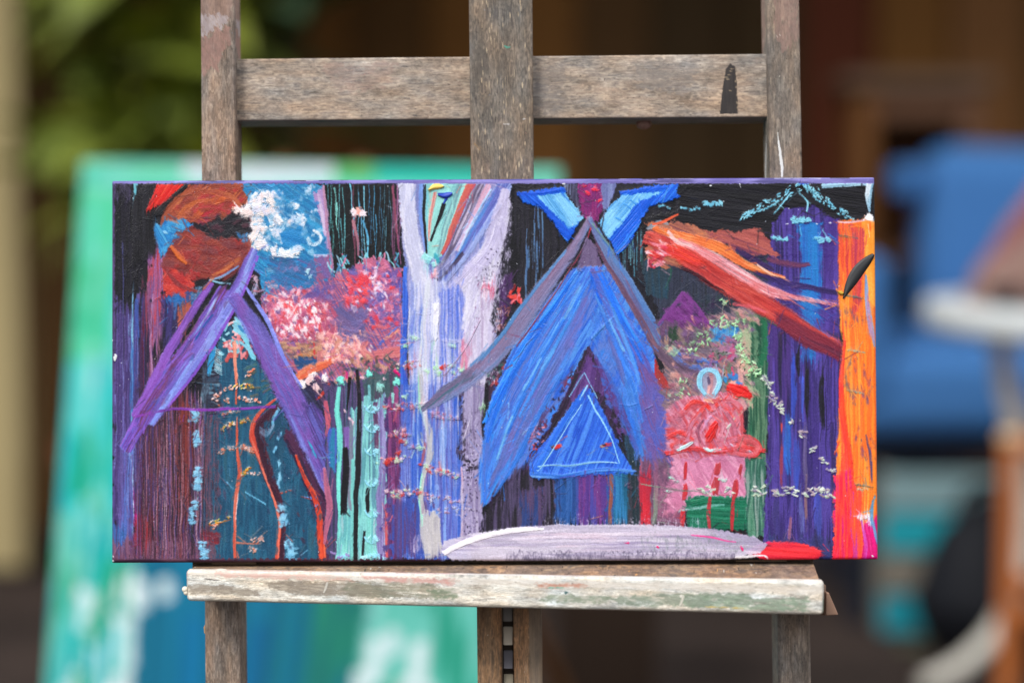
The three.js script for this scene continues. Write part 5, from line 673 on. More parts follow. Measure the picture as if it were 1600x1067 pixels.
  for (let i = 0; i < 34; i++) { const y = rr(828, 872), h = Math.sqrt(Math.max(0, 1 - ((y - 849) / 30) ** 2)), x0 = 944 - 240 * h, x1 = 944 + 240 * h, a = lerp(x0, x1, rr(0, 0.6)), b = Math.min(x1, a + rr(90, 260)); A.stroke([[a, y + 2], [(a + b) / 2, y - 1], [b, y + 1]], rr(3, 8), [[[216, 208, 224], [196, 186, 206]], [[170, 160, 188], [190, 176, 196]], [[150, 140, 172], [176, 166, 192]], [[204, 184, 200], [222, 214, 228]]][i % 4], { dry: 0.34, op: 0.7, soft: 0.7, thick: 0.3 }); }
  A.smear([[690, 862], [760, 830], [960, 822], [1180, 840], [1196, 856], [1100, 874], [760, 876]], 1, 30, { edge: 6, amt: 0.7 });
  A.stroke([[694, 864], [730, 846], [780, 832], [850, 826]], [8, 12, 12, 5], [[238, 234, 240], [226, 220, 232]], { dry: 0.2, thick: 0.6, soft: 0.6 });
  A.area(box(1000, 838, 1170, 862), [[120, 126, 132], [150, 150, 162]], { dry: 0.58, ang: 80, len: 6, rag: 6, op: 0.75 }); A.area(box(790, 862, 1150, 878), [[96, 90, 112], [120, 112, 136]], { dry: 0.54, ang: 85, len: 6, bris: 1.6, rag: 4, op: 0.85 });
  A.stroke([[1080, 836], [1110, 840], [1150, 846]], [2, 4, 2], [[226, 110, 170], [220, 70, 140]], { dry: 0.3 }); A.dots([[980, 848, 0], [1028, 854, 10], [1160, 856, 70]], [[206, 90, 140], [222, 40, 110]], 6, 4); A.stroke([[1150, 870], [1190, 868], [1200, 872]], [4, 5, 3], [230, 226, 232], { dry: 0.2 });
  A.breakUp(0.7, 1.1);
  // turned-over rims, white specks
  A.area(box(170, 276, 1376, 286.5), [[112, 104, 172], [96, 88, 156], [126, 118, 184], [80, 74, 130]], { ang: 0, dry: 0.12, rag: 1, soft: 1, len: 80 });
  for (let i = 0; i < 40; i++) { const x = rr(176, 1360), l = rr(6, 60); A.stroke([[x, 281.5 - (x - 173) * 0.0042 + rr(0, 3)], [x + l, 281.5 - (x + l - 173) * 0.0042 + rr(0, 3)]], rr(1.5, 4.5), [[[54, 48, 92], [70, 62, 120]], [[140, 136, 196], [120, 116, 184]], [[60, 70, 150], [84, 90, 170]], [[44, 38, 60], [60, 50, 84]], [[150, 150, 190], [170, 166, 200]]][i % 5], { dry: 0.25, op: 0.85, soft: 0.6 }); }
  A.area(box(172, 873, 690, 886), [[88, 52, 74], [66, 42, 62], [104, 66, 86]], { ang: 0, dry: 0.2, rag: 1.5, len: 50 });
  A.blob(179, 559, 5.5, [226, 228, 232], { sq: 0.45, ang: 100, grain: 0.2, hard: 0.2, op: 1, thick: 0.9 }); A.dots([[174, 531, 40], [177, 870, 60], [175, 876, 0], [1364, 868, 20], [1110, 290, 0], [880, 287, 0]], [220, 224, 230], 4, 2.6);
  A.scatter(box(176, 284, 1366, 874), 110, 1.6, 1.1, [[216, 220, 228], [190, 200, 216], [226, 226, 230]], { dry: 0.15 });
}

// ------------------------------------------------------------------ building helpers
const numbers = {};
const numbered = (n) => { const k = numbers[n] = (numbers[n] ?? -1) + 1; return k ? n + '_' + String(k).padStart(3, '0') : n; };
function shade(m) { m.castShadow = m.receiveShadow = true; return m; }
function thing(name, label, category, pos = [0, 0, 0], group) { const g = new THREE.Group(); g.name = numbered(name); g.position.set(...pos); g.userData = { label, category }; if (group) g.userData.group = group; scene.add(g); return g; }
function part(parent, name, geo, mat) { const m = shade(new THREE.Mesh(geo, mat)); m.name = name; parent.add(m); return m; }
function worldPart(parent, name, geo, mat, root = parent) { geo.translate(-root.position.x, -root.position.y, -root.position.z); return part(parent, name, geo, mat); }   // geometry given in the place's own metres
function structure(name, geo, mat) { const m = shade(new THREE.Mesh(geo, mat)); m.name = name; m.userData = { kind: 'structure' }; scene.add(m); return m; }
const mat = (r, g, b, rough = 0.8, extra = {}) => new THREE.MeshPhysicalMaterial({ color: srgb(r, g, b), roughness: rough, specularIntensity: rough > 0.65 ? 0.35 : 0.8, ...extra });
// a box with eased edges, bent to eight corners: F and B are the near and far faces, each [bottom left, bottom right, top right, top left]
function hexa(F, B, ease = 0.0015, seg = 2) {
  const d = (a, b) => a.distanceTo(b), w = d(F[0], F[1]), h = d(F[0], F[3]), t = d(F[0], B[0]);
  const g = new RoundedBoxGeometry(w, h, t, seg, Math.min(ease, w / 3, h / 3, t / 3)), p = g.attributes.position, n = g.attributes.normal, uv = g.attributes.uv, v = new THREE.Vector3();
  for (let i = 0; i < p.count; i++) {
    const a = clamp(p.getX(i) / w + 0.5), b = clamp(p.getY(i) / h + 0.5), c = clamp(p.getZ(i) / t + 0.5), nx = Math.abs(n.getX(i)), ny = Math.abs(n.getY(i)), nz = Math.abs(n.getZ(i));
    if (nz >= nx && nz >= ny) uv.setXY(i, a, b); else if (nx >= ny) uv.setXY(i, (n.getX(i) > 0 ? 0.98 - 0.5 * (1 - c) : 0.02 + 0.5 * (1 - c)), b); else if (n.getY(i) > 0) uv.setXY(i, a, 0.99 - 0.35 * (1 - c)); else uv.setXY(i, 0.3 + 0.25 * a, 0.01 + 0.35 * (1 - c));
    v.set(0, 0, 0);
    [[F[0], (1 - a) * (1 - b) * c], [F[1], a * (1 - b) * c], [F[2], a * b * c], [F[3], (1 - a) * b * c], [B[0], (1 - a) * (1 - b) * (1 - c)], [B[1], a * (1 - b) * (1 - c)], [B[2], a * b * (1 - c)], [B[3], (1 - a) * b * (1 - c)]].forEach(([q, k]) => v.addScaledVector(q, k));
    p.setXYZ(i, v.x, v.y, v.z);
  }
  g.computeVertexNormals(); return g;
}
const V = (x, y, z) => new THREE.Vector3(x, y, z);
const bx = (w, h, d, x, y, z, r = 0.004) => { const g = new RoundedBoxGeometry(w, h, d, 2, Math.min(r, w / 3, h / 3, d / 3)); g.translate(x, y, z); return g; };
const bar = (a, b, r0, r1 = r0, seg = 10) => { const l = a.distanceTo(b), g = new THREE.CylinderGeometry(r1, r0, l, seg, 1); g.translate(0, l / 2, 0); g.applyQuaternion(new THREE.Quaternion().setFromUnitVectors(V(0, 1, 0), b.clone().sub(a).normalize())); g.translate(a.x, a.y, a.z); return g; };
const tube = (pts, r, seg = 40) => new THREE.TubeGeometry(new THREE.CatmullRomCurve3(pts), seg, r, 10, false);
// eased, slightly sagging cushion block
function cushion(w, h, d, x, y, z, puff = 0.02, sd = 1) {
  const g = new RoundedBoxGeometry(w, h, d, 6, Math.min(w, h, d) * 0.32), p = g.attributes.position, n = g.attributes.normal;
  for (let i = 0; i < p.count; i++) { const k = puff * (fbm(p.getX(i) * 6 + 9, p.getY(i) * 6 + p.getZ(i) * 5, sd) - 0.3); p.setXYZ(i, p.getX(i) + n.getX(i) * k, p.getY(i) + n.getY(i) * k, p.getZ(i) + n.getZ(i) * k); }
  g.computeVertexNormals(); g.translate(x, y, z); return g;
}

// the easel leans back: its plane through (0, EASEL_H, 0)
const LEAN = 6.6 * Math.PI / 180, NRM = V(0, Math.sin(LEAN), Math.cos(LEAN)), UPE = V(0, Math.cos(LEAN), -Math.sin(LEAN)), ORG = V(0, EASEL_H, 0);
function L(px, py, z) { const a = camera.position, d = at(px, py, 1).sub(a), k = (z - NRM.dot(a.clone().sub(ORG))) / NRM.dot(d); return a.clone().addScaledVector(d, k); }
const back = (P, t) => P.map((p) => p.clone().addScaledVector(NRM, -t));
const slab = (q, z, t, ease) => { const F = q.map(([x, y]) => L(x, y, z)); return hexa(F, back(F, t), ease); };

// ------------------------------------------------------------------ ground, shed wall and roof behind
const groundTex = (() => { // worn dark paving: grain and stains
  const n = 512, d = new Uint8Array(n * n * 4);
  for (let y = 0; y < n; y++) for (let x = 0; x < n; x++) { const v = 0.72 + 0.5 * (fbm(x / 60, y / 60, 21) - 0.5) + 0.5 * (vn(x / 1.5, y / 1.5, 22) - 0.5), o = (y * n + x) * 4; d[o] = clamp(68 * v, 0, 255); d[o + 1] = clamp(56 * v, 0, 255); d[o + 2] = clamp(51 * v, 0, 255); d[o + 3] = 255; }
  const t = new THREE.DataTexture(d, n, n); t.colorSpace = THREE.SRGBColorSpace; t.magFilter = t.minFilter = THREE.LinearFilter; t.wrapS = t.wrapT = THREE.MirroredRepeatWrapping; t.repeat.set(60, 60); t.needsUpdate = true; return t;
})();
const gGeo = new THREE.PlaneGeometry(120, 120); gGeo.rotateX(-Math.PI / 2);
structure('ground', gGeo, new THREE.MeshPhysicalMaterial({ map: groundTex, roughness: 0.95, specularIntensity: 0.3 }));

const WALLZ = -4.75;
{
  const shed = thing('shed', 'dark brown board shed with an overhanging roof behind everything', 'shed', [0, 0, WALLZ]);
  const tones = [[72, 52, 28], [88, 60, 30], [62, 46, 26], [112, 74, 34], [78, 54, 28]].map((c) => mat(...c, 0.85)), red = mat(88, 42, 24, 0.8), warm = mat(116, 78, 44, 0.8);
  let i = 0;
  for (let x = -3.2; x < 3.4; x += 0.205, i++) {
    const px = 800 + x / 6.6 * FPX, m = px > 1250 && px < 1345 ? red : px > 1345 ? [warm, tones[3], warm, tones[1]][i % 4] : px > 820 && px < 960 ? tones[3] : tones[Math.floor(hash2(i, 3, 8) * 5)];
    const m2 = part(shed, 'board', bx(0.196, 2.6, 0.03, x, 1.3, 0.004 * (i % 2), 0.004), m);
    m2.rotation.z = (hash2(i, 1, 4) - 0.5) * 0.004;
  }
  part(shed, 'backing', bx(7.3, 2.6, 0.02, 0.1, 1.3, -0.09, 0.002), tones[2]);
  part(shed, 'rail', bx(6.6, 0.1, 0.05, 0.1, 2.3, -0.05), tones[0]); part(shed, 'rail', bx(6.6, 0.1, 0.05, 0.1, 0.5, -0.05), tones[0]);
  const roof = part(shed, 'roof', bx(8.2, 0.06, 1.75, 0.1, 2.63, 0.55, 0.01), mat(70, 62, 54, 0.9)); for (let k = 0; k < 9; k++) part(roof, 'rafter', bx(0.06, 0.12, 1.7, -3.8 + k * 0.97, 2.54, 0.55), tones[1]);
  for (const s of [-1, 1]) part(shed, 'side_wall', bx(0.06, 2.56, 1.6, 0.1 + s * 3.7, 1.29, 0.6), tones[2]);
  const b = at(-14, 868, 6.12), post = part(shed, 'post', bx(0.2, 2.6, 0.14, b.x - 0, 1.3, b.z - WALLZ, 0.012), mat(164, 148, 108, 0.75)); post.userData.label = 'pale tan roof post';
}

// ------------------------------------------------------------------ leafy plant in a pot, left, behind the turquoise canvas
const leafGeo = (len, wid, fold, droop) => {
  const n = 8, pos = [], idx = [], uv = [];
  for (let i = 0; i <= n; i++) { const t = i / n, w = wid * Math.pow(Math.sin(Math.PI * Math.min(1, 0.06 + t * 0.94)), 0.75) * (1 - 0.25 * t), x = t * len, y = droop * t * t * len; for (const s of [-1, -0.5, 0, 0.5, 1]) { pos.push(x, -y + Math.abs(s) * w * fold, s * w); uv.push(t, s * 0.5 + 0.5); } }
  for (let i = 0; i < n; i++) for (let j = 0; j < 4; j++) { const a = i * 5 + j, b = a + 5; idx.push(a, b, a + 1, b, b + 1, a + 1); }
  const g = new THREE.BufferGeometry(); g.setAttribute('position', new THREE.Float32BufferAttribute(pos, 3)); g.setAttribute('uv', new THREE.Float32BufferAttribute(uv, 2)); g.setIndex(idx); g.computeVertexNormals(); return g;
};
const leafMat = (r, g, b) => new THREE.MeshPhysicalMaterial({ color: srgb(r, g, b), roughness: 0.55, transmission: 0.3, thickness: 0, side: THREE.DoubleSide });
const lathe = (pts, x = 0, y = 0, z = 0, seg = 32) => { const g = new THREE.LatheGeometry(pts.map(([r, h]) => new THREE.Vector2(r, h)), seg); g.translate(x, y, z); return g; };
function plant(name, label, pos, mats, n, spread, h0, h1, len, wid, group) {
  const p = thing(name, label, 'plant', pos, group), geos = [leafGeo(len, wid, 0.25, 0.45), leafGeo(len * 0.85, wid * 1.15, 0.2, 0.7), leafGeo(len * 1.15, wid * 0.85, 0.3, 0.25)];
  part(p, 'pot', lathe([[0.001, 0], [0.13, 0], [0.15, 0.02], [0.19, 0.3], [0.205, 0.3], [0.205, 0.34], [0.18, 0.34], [0.175, 0.28], [0.001, 0.28]]), mat(110, 62, 44, 0.8));
  const stems = []; for (let k = 0; k < 4; k++) { const a = k * 1.7, tip = V(Math.cos(a) * spread * 0.35, h1 * rr(0.8, 0.98), Math.sin(a) * spread * 0.3); part(p, 'stem', tube([V(Math.cos(a) * 0.03, 0.26, Math.sin(a) * 0.03), V(tip.x * 0.4, h1 * 0.5, tip.z * 0.4), tip], 0.012, 12), mat(74, 70, 40)); stems.push(tip); }
  for (let i = 0; i < n; i++) {
    const s = stems[i % 4], t = lerp(h0 / h1, 1, rnd()), m = part(p, 'leaf', geos[i % 3], mats[Math.floor(rnd() * mats.length)]);
    m.position.set(s.x * t, h1 * t * 0.97, s.z * t); m.rotation.set(0, rr(0, 6.28), 0); m.rotateZ(rr(-0.2, 1.0)); m.rotateX(rr(-0.5, 0.5)); const k = rr(0.75, 1.25); m.scale.setScalar(k);
  }
  return p;
}
{
  const g1 = [leafMat(132, 142, 24), leafMat(122, 136, 32), leafMat(110, 126, 38), leafMat(142, 148, 16), leafMat(100, 114, 36)];
  const c = at(222, 560, 5.85); plant('potted_plant', 'olive green leafy plant in a pot beside the tan roof post', [c.x, 0, c.z], g1, 280, 0.5, 0.92, 1.74, 0.22, 0.055);
  const g2 = [leafMat(32, 88, 26), leafMat(28, 74, 26), leafMat(42, 80, 32)], c2 = at(452, 560, 6.2); plant('potted_plant', 'dark green upright plant against the brown boards behind the turquoise canvas', [c2.x, 0, c2.z], g2, 26, 0.16, 1.15, 1.9, 0.4, 0.06);
}

// ------------------------------------------------------------------ big turquoise canvas leaning on a plain easel, out of focus
{
  const tl = at(128, 250, 3.5), tr = at(877, 263, 3.5), bl0 = at(70, 1067, 3.34), dir = bl0.clone().sub(tl).normalize(), len = tl.y / -dir.y - 0.004, bl = tl.clone().addScaledVector(dir, len), wv = tr.clone().sub(tl), br = bl.clone().add(wv).add(V(-0.075, 0, 0));
  br.y = bl.y; const F = [bl, br, tr, tl], nn = wv.clone().cross(dir).normalize(); if (nn.z < 0) nn.negate();
  const B = F.map((p) => p.clone().addScaledVector(nn, -0.032)); B[0].y = Math.max(B[0].y, 0.001); B[1].y = Math.max(B[1].y, 0.001);
  const Hpx = 1500, P2 = new Painter(512, 720, (x, y) => [(x - 70) / 800 * 512, (y - 250) / 1130 * 720], 0.64);
  const T = [[0, 190, 190], [40, 206, 176]];
  P2.fill([30, 170, 170]);
  P2.area([[60, 240], [890, 240], [890, 330], [60, 330]], [[90, 214, 150], [130, 220, 200], [60, 200, 170]], { ang: 0, len: 120, rag: 12, dry: 0 });
  P2.stroke([[250, 262], [330, 268], [480, 264]], [40, 46, 40], [[206, 226, 240], [236, 240, 246]], { dry: 0.05, rag: 0.4 }); P2.stroke([[500, 262], [560, 262]], 34, [90, 190, 110], { dry: 0.1 }); P2.stroke([[570, 262], [730, 262]], 44, [40, 196, 176], { dry: 0.05 }); P2.stroke([[820, 270], [880, 275]], 50, [110, 206, 180], { dry: 0.05 });
  P2.area([[60, 320], [260, 320], [240, 800], [50, 800]], [[40, 200, 180], [0, 186, 190], [80, 220, 210], [0, 172, 186], [120, 230, 220]], { ang: 95, len: 160, rag: 20, dry: 0, bris: 8 });
  P2.area([[60, 300], [150, 300], [130, 560], [60, 560]], [[70, 206, 150], [90, 214, 170], [50, 196, 150]], { ang: 95, dry: 0.1, rag: 14, bris: 8 });
  for (const [x, y, w, c] of [[160, 480, 40, [120, 222, 214]], [190, 560, 30, [90, 220, 220]], [110, 660, 26, [30, 160, 90]], [140, 740, 34, [140, 232, 220]], [120, 760, 24, [40, 150, 90]], [170, 700, 34, [0, 200, 210]], [200, 640, 26, [130, 226, 226]]]) P2.stroke([[x, y], [x - 8, y + 90]], w, c, { dry: 0.1 });
  P2.area([[50, 790], [900, 790], [900, 1400], [40, 1400]], [[0, 116, 156], [0, 100, 130], [10, 122, 160], [10, 92, 110]], { ang: 90, len: 260, rag: 30, dry: 0, bris: 10 });
  P2.area([[60, 780], [210, 780], [180, 1380], [40, 1380]], [[40, 186, 170], [0, 170, 170], [110, 206, 190], [60, 170, 110]], { ang: 100, len: 120, rag: 20, dry: 0.05, bris: 9 });
  P2.area([[470, 800], [640, 800], [600, 1380], [440, 1380]], [[20, 110, 110], [30, 130, 110], [0, 100, 140]], { ang: 90, len: 200, rag: 20, dry: 0.1, bris: 9 });
  P2.area([[600, 800], [900, 800], [900, 1380], [590, 1380]], [[70, 180, 156], [40, 156, 130], [100, 196, 180], [130, 206, 196]], { ang: 90, len: 120, rag: 20, dry: 0, bris: 8 });
  for (const [x, y, w, h] of [[210, 896, 46, 30], [250, 886, 40, 20], [190, 960, 60, 70], [180, 945, 46, 40], [145, 985, 46, 100], [190, 1040, 54, 60], [115, 915, 30, 60], [105, 1050, 40, 50], [620, 985, 50, 60], [600, 1035, 46, 70], [650, 960, 40, 30], [700, 990, 50, 60], [590, 1100, 70, 60], [640, 1180, 60, 90], [140, 1150, 60, 90], [720, 1060, 44, 80], [680, 1030, 40, 30], [520, 1200, 60, 80]]) P2.stroke([[x, y - h * 0.4], [x + 3, y + h * 0.4]], w * 0.8, [[238, 246, 248], [210, 236, 240]], { dry: 0.08, rag: 0.3, thick: 0.8 });
  for (let i = 0; i < 26; i++) { const x = rr(80, 205), y = rr(860, 1080); P2.stroke([[x, y], [x + rr(-6, 6), y + rr(14, 40)]], rr(14, 30), [[240, 248, 250], [214, 240, 240]], { dry: 0.12, op: 0.9 }); }
  for (let i = 0; i < 34; i++) { const x = rr(80, 200), y = rr(320, 1100); P2.stroke([[x, y], [x + rr(-8, 4), y + rr(40, 110)]], rr(8, 22), [[190, 236, 230], [0, 176, 186], [110, 220, 210], [30, 160, 110], [150, 230, 222]][i % 5], { dry: 0.2, op: 0.8 }); }
  for (const [x, y] of [[155, 900], [130, 1010], [170, 850], [660, 1020], [690, 1060], [120, 1100]]) P2.stroke([[x, y], [x - 12, y + 60]], 26, [[0, 150, 100], [20, 166, 130]], { dry: 0.1 });
  P2.stroke([[300, 930], [300, 1300]], 40, [0, 116, 166], { dry: 0.1 }); P2.stroke([[410, 940], [400, 1300]], 36, [0, 100, 150], { dry: 0.1 });
  const cv = thing('leaning_canvas', 'large blurred turquoise and blue abstract canvas standing on the ground', 'painting', [bl.x, 0, bl.z]);
  const front = hexa(F, F.map((p) => p.clone().addScaledVector(nn, -0.006)), 0.002); worldPart(cv, 'painted_front', front, new THREE.MeshPhysicalMaterial({ map: P2.colorTexture(0.68), roughness: 0.7, specularIntensity: 0.3 }));
  worldPart(cv, 'canvas_wrap', hexa(F.map((p) => p.clone().addScaledVector(nn, -0.0065)), B, 0.002), mat(120, 176, 164, 0.8));
  // easel that carries it: two legs and a strut behind, plain dark wood
  const wood = mat(96, 62, 34, 0.75), es = thing('display_easel', 'dark brown wooden easel holding up the big turquoise canvas', 'easel', [bl.x + 0.4, 0, bl.z - 0.3]);
  const off = nn.clone().multiplyScalar(-0.05), lg = (t0, t1) => [V(0, 0, 0).lerpVectors(bl, br, t0).add(off), V(0, 0, 0).lerpVectors(tl, tr, t1).add(off)];
  for (const [t0, t1] of [[0.2, 0.42], [0.8, 0.58]]) { const [a, b] = lg(t0, t1); a.y = 0.014; worldPart(es, 'leg', bar(a, b.add(V(0, 0.02, 0)), 0.016, 0.016, 8), wood, es); }
  const apex = lg(0, 0.5)[1], ft = at(905, 1067, 4.35); ft.y = 0.014; const rear = ft.clone(); worldPart(es, 'leg', bar(rear, apex.clone().add(V(0, 0.0, -0.03)), 0.016, 0.016, 8), wood, es);
  const [a1] = lg(0.3, 0), [b1] = lg(0.7, 0); a1.y = b1.y = 0.5; const sh = (p) => p.addScaledVector(V(tl.x - bl.x, 0, tl.z - bl.z), 0.5 / tl.y); worldPart(es, 'crossbar', bar(sh(a1), sh(b1), 0.013, 0.013, 8), wood, es);
}

// ------------------------------------------------------------------ right background: blue armchair, table, stool and the things around them
{
  const D = 5.65, k = D / FPX, blue = mat(58, 104, 158, 0.9), navy = mat(18, 26, 40, 0.8), p0 = at(1510, 800, D), Y = (py) => at(1500, py, D).y, X = (px) => at(px, 500, D).x - p0.x, W = (px) => px * k;
  const ch = thing('armchair', 'blue padded armchair against the shed behind the white table', 'armchair', [p0.x, 0, p0.z]);
  const bk = part(ch, 'backrest', cushion(W(350), Y(218) - Y(560), 0.26, X(1628), (Y(215) + Y(560)) / 2, -0.3, 0.03, 5), blue); bk.rotation.x = -0.06; bk.rotation.z = -0.035;
  part(ch, 'seat', cushion(W(520), Y(528) - Y(655), 0.62, X(1560), (Y(528) + Y(655)) / 2, 0.02, 0.02, 6), blue);
  for (const s of [0, 1]) { const x = s ? X(1850) : X(1322); part(ch, 'arm', cushion(W(64), Y(392) - Y(600), 0.6, x, (Y(392) + Y(600)) / 2, 0.04, 0.02, 7 + s), blue); const xi = x + (s ? -1 : 1) * W(120); part(ch, 'wing', cushion(W(44), Y(256) - Y(306), 0.12, xi, (Y(252) + Y(318)) / 2, -0.3, 0.01, 9 + s), blue); }
  part(ch, 'base_frame', bx(W(520), 0.05, 0.58, X(1560), Y(672), 0.0, 0.01), navy);
  for (const [sx, sz] of [[-1, 1], [1, 1], [-1, -1], [1, -1]]) part(ch, 'leg', bx(0.05, Y(680), 0.05, X(1560) + sx * W(240), Y(680) / 2, sz * 0.25, 0.006), navy);
  // painted crate pushed under and in front of the chair
  const crate = thing('wooden_crate', 'teal and grey painted low crate under the blue armchair', 'crate', [p0.x, 0, p0.z + 0.16]);
  const teal = [mat(30, 146, 160, 0.8), mat(120, 146, 150, 0.8), mat(26, 134, 150, 0.8), mat(116, 110, 100, 0.85)], top = Y(700), nB = 4;
  for (let i = 0; i < nB; i++) part(crate, 'board', bx(W(300), top / nB - 0.008, 0.018, X(1490), top / nB * (i + 0.5), 0.22, 0.004), teal[[2, 3, 0, 1][i]]);
  for (const s of [-1, 1]) { part(crate, 'end_panel', bx(0.018, top - 0.01, 0.4, X(1490) + s * W(146), top / 2, 0.005, 0.004), teal[3]); part(crate, 'corner_post', bx(0.04, top - 0.012, 0.03, X(1490) + s * W(137), top / 2, 0.19, 0.004), teal[1]); }
  part(crate, 'base', bx(W(286), 0.016, 0.38, X(1490), 0.02, 0.005), teal[3]);
  // black bag
  const bg = at(1545, 900, 5.05), bag = thing('bag', 'round black bag slumped on the ground under the white table', 'bag', [bg.x, 0, bg.z]);
  const sg = new THREE.SphereGeometry(0.165, 40, 28), sp = sg.attributes.position; for (let i = 0; i < sp.count; i++) { const y = sp.getY(i), q = 1 + 0.22 * (fbm(sp.getX(i) * 12 + 5, sp.getZ(i) * 12 + y * 9, 61) - 0.5), s2 = y < 0 ? 1.08 : 1 - 0.25 * y / 0.165; sp.setXYZ(i, sp.getX(i) * q * s2 * 0.92, Math.max(-0.15, y * 1.12 * q), sp.getZ(i) * q * s2 * 0.8); } sg.translate(0, 0.15, 0); sg.computeVertexNormals();
  const bm = mat(20, 22, 28, 0.7); part(bag, 'body', sg, bm); part(bag, 'handle', tube([V(-0.07, 0.27, 0.02), V(-0.05, 0.35, 0.03), V(0.05, 0.35, 0.03), V(0.07, 0.27, 0.02)], 0.011, 24), bm);
  // round white table on three bowed legs
  const TD = 4.75, r = 0.29, e = at(1448, 492, TD), cx = e.x + r, cz = e.z - 0.02, ty = e.y - 0.006, white = mat(186, 190, 190, 0.5), tb = thing('round_table', 'round table with thick white rim and bowed pale legs at right edge', 'table', [cx, 0, cz]);
  const tilt = part(tb, 'table_top', lathe([[0.001, 0.028], [r - 0.03, 0.028], [r - 0.006, 0.024], [r, 0.01], [r, -0.016], [r - 0.008, -0.03], [r - 0.05, -0.032], [0.001, -0.032]], 0, 0, 0, 64), white); tilt.position.y = ty; tilt.rotation.z = -0.03; tilt.rotation.x = 0.02;
  const legM = mat(190, 186, 176, 0.55);
  for (const a of [Math.PI * 0.86, Math.PI * 1.53, Math.PI * 2.2]) { const c = Math.cos(a), s = -Math.sin(a) * -1, q = (rad, y) => V(c * rad, y, s * rad * 0.9); part(tb, 'leg', tube([q(0.17, ty - 0.025), q(0.155, ty - 0.12), q(0.11, ty - 0.26), q(0.09, 0.36), q(0.1, 0.24), q(0.16, 0.12), q(0.25, 0.05), q(0.335, 0.022)], 0.021, 48), legM); }
  part(tb, 'leg_ring', (() => { const g = new THREE.TorusGeometry(0.085, 0.012, 8, 32); g.rotateX(Math.PI / 2); g.translate(0, 0.35, 0); return g; })(), legM);
  // cloth heap on the table
  const hp = thing('cloth_heap', 'mauve brown cloth heaped on the round white table', 'cloth', [cx + 0.03, ty + 0.028, cz]);
  const hg = new THREE.ConeGeometry(0.225, 0.37, 72, 40, false), hv = hg.attributes.position; for (let i = 0; i < hv.count; i++) { const x = hv.getX(i), y = hv.getY(i), z = hv.getZ(i), a = Math.atan2(z, x), t = (y + 0.185) / 0.37, q = 1 + 0.12 * Math.sin(a * 7 + t * 2) * (1 - t) + 0.3 * (fbm(Math.cos(a) * 2 + 4, Math.sin(a) * 2 + t * 4, 71) - 0.5) + 0.16 * Math.sin(Math.PI * t); hv.setXYZ(i, x * q, y, z * q); } hg.computeVertexNormals(); hg.translate(0, 0.185, 0);
  part(hp, 'cloth', hg, mat(128, 102, 94, 0.95)); const fd = part(hp, 'fold', tube([V(-0.215, 0.05, 0.04), V(-0.15, 0.15, 0.07), V(-0.09, 0.24, 0.06), V(-0.03, 0.33, 0.03)], 0.022, 24), mat(138, 88, 90, 0.95)); fd.userData.label = 'dull pink fold of cloth';
  for (const [dx, c, lb] of [[-0.19, [52, 34, 34], 'small dark bowl at the left foot of the cloth heap'], [-0.1, [40, 28, 28], 'small black bowl in front of the cloth heap, right of another']]) { const b = thing('bowl', lb, 'bowl', [cx + dx + 0.03, ty + 0.03 - (dx) * 0.03, cz + 0.19 + dx * 0.3], 'bowls on the white table'); part(b, 'body', lathe([[0.001, 0], [0.02, 0], [0.034, 0.02], [0.038, 0.034], [0.034, 0.034], [0.03, 0.02], [0.001, 0.006]]), mat(...c, 0.5)); }
  // wooden stool
  const q0 = at(1580, 690, 4.5), wd = mat(160, 88, 36, 0.6), st = thing('wooden_stool', 'orange brown wooden stool frame in front of the bowed table leg', 'stool', [q0.x, 0, q0.z]); st.rotation.y = -0.25;   // its near left leg stands at the origin
  for (const [x, z] of [[0, 0], [0.34, 0], [0, -0.32], [0.34, -0.32]]) { const lgp = part(st, 'leg', bx(0.034, q0.y, 0.034, x, q0.y / 2, z, 0.004), wd); const cap = part(lgp, 'cap', bx(0.042, 0.018, 0.042, x, q0.y + 0.008, z, 0.005), mat(206, 168, 128, 0.6)); cap.userData.label = 'pale wooden cap on the leg'; }
  const sy = (py) => at(1590, py, 4.5).y; for (const py of [912, 962]) for (const z of [0, -0.32]) part(st, 'stretcher', bx(0.306, 0.026, 0.02, 0.17, sy(py), z, 0.003), wd);
  for (const x of [0, 0.34]) part(st, 'stretcher', bx(0.018, 0.026, 0.286, x, sy(937), -0.16, 0.003), wd);
  for (let i = 0; i < 4; i++) part(st, 'seat_slat', bx(0.306, 0.014, 0.062, 0.17, q0.y - 0.02, -0.055 - i * 0.07, 0.003), wd);
  // open wooden cupboard behind the armchair
  const CD = 6.2, cp = at(1420, 300, CD), kk = CD / FPX, cw = 190 * kk, cab = thing('cupboard', 'brown open wooden cupboard standing behind the blue armchair', 'cupboard', [cp.x, 0, cp.z]), brn = mat(88, 60, 42, 0.7), brn2 = mat(96, 60, 28, 0.7), topY = at(1420, 140, CD).y;
  for (const s of [-1, 1]) part(cab, 'side_panel', bx(0.05, topY, 0.3, s * (cw / 2 - 0.025), topY / 2, 0, 0.004), s < 0 ? brn2 : brn);
  part(cab, 'top_board', bx(cw + 0.06, 0.035, 0.34, 0, topY + 0.0185, 0, 0.005), mat(84, 66, 52, 0.7)); part(cab, 'back_panel', bx(cw - 0.102, topY - 0.02, 0.012, 0, topY / 2, -0.14, 0.002), mat(104, 68, 42, 0.85));
  for (const y of [0.06, 0.42, 0.78]) part(cab, 'shelf', bx(cw - 0.102, 0.024, 0.26, 0, y, 0.0, 0.003), brn); part(cab, 'apron', bx(cw - 0.102, 0.075, 0.024, 0, topY - 0.039, 0.13, 0.003), brn);
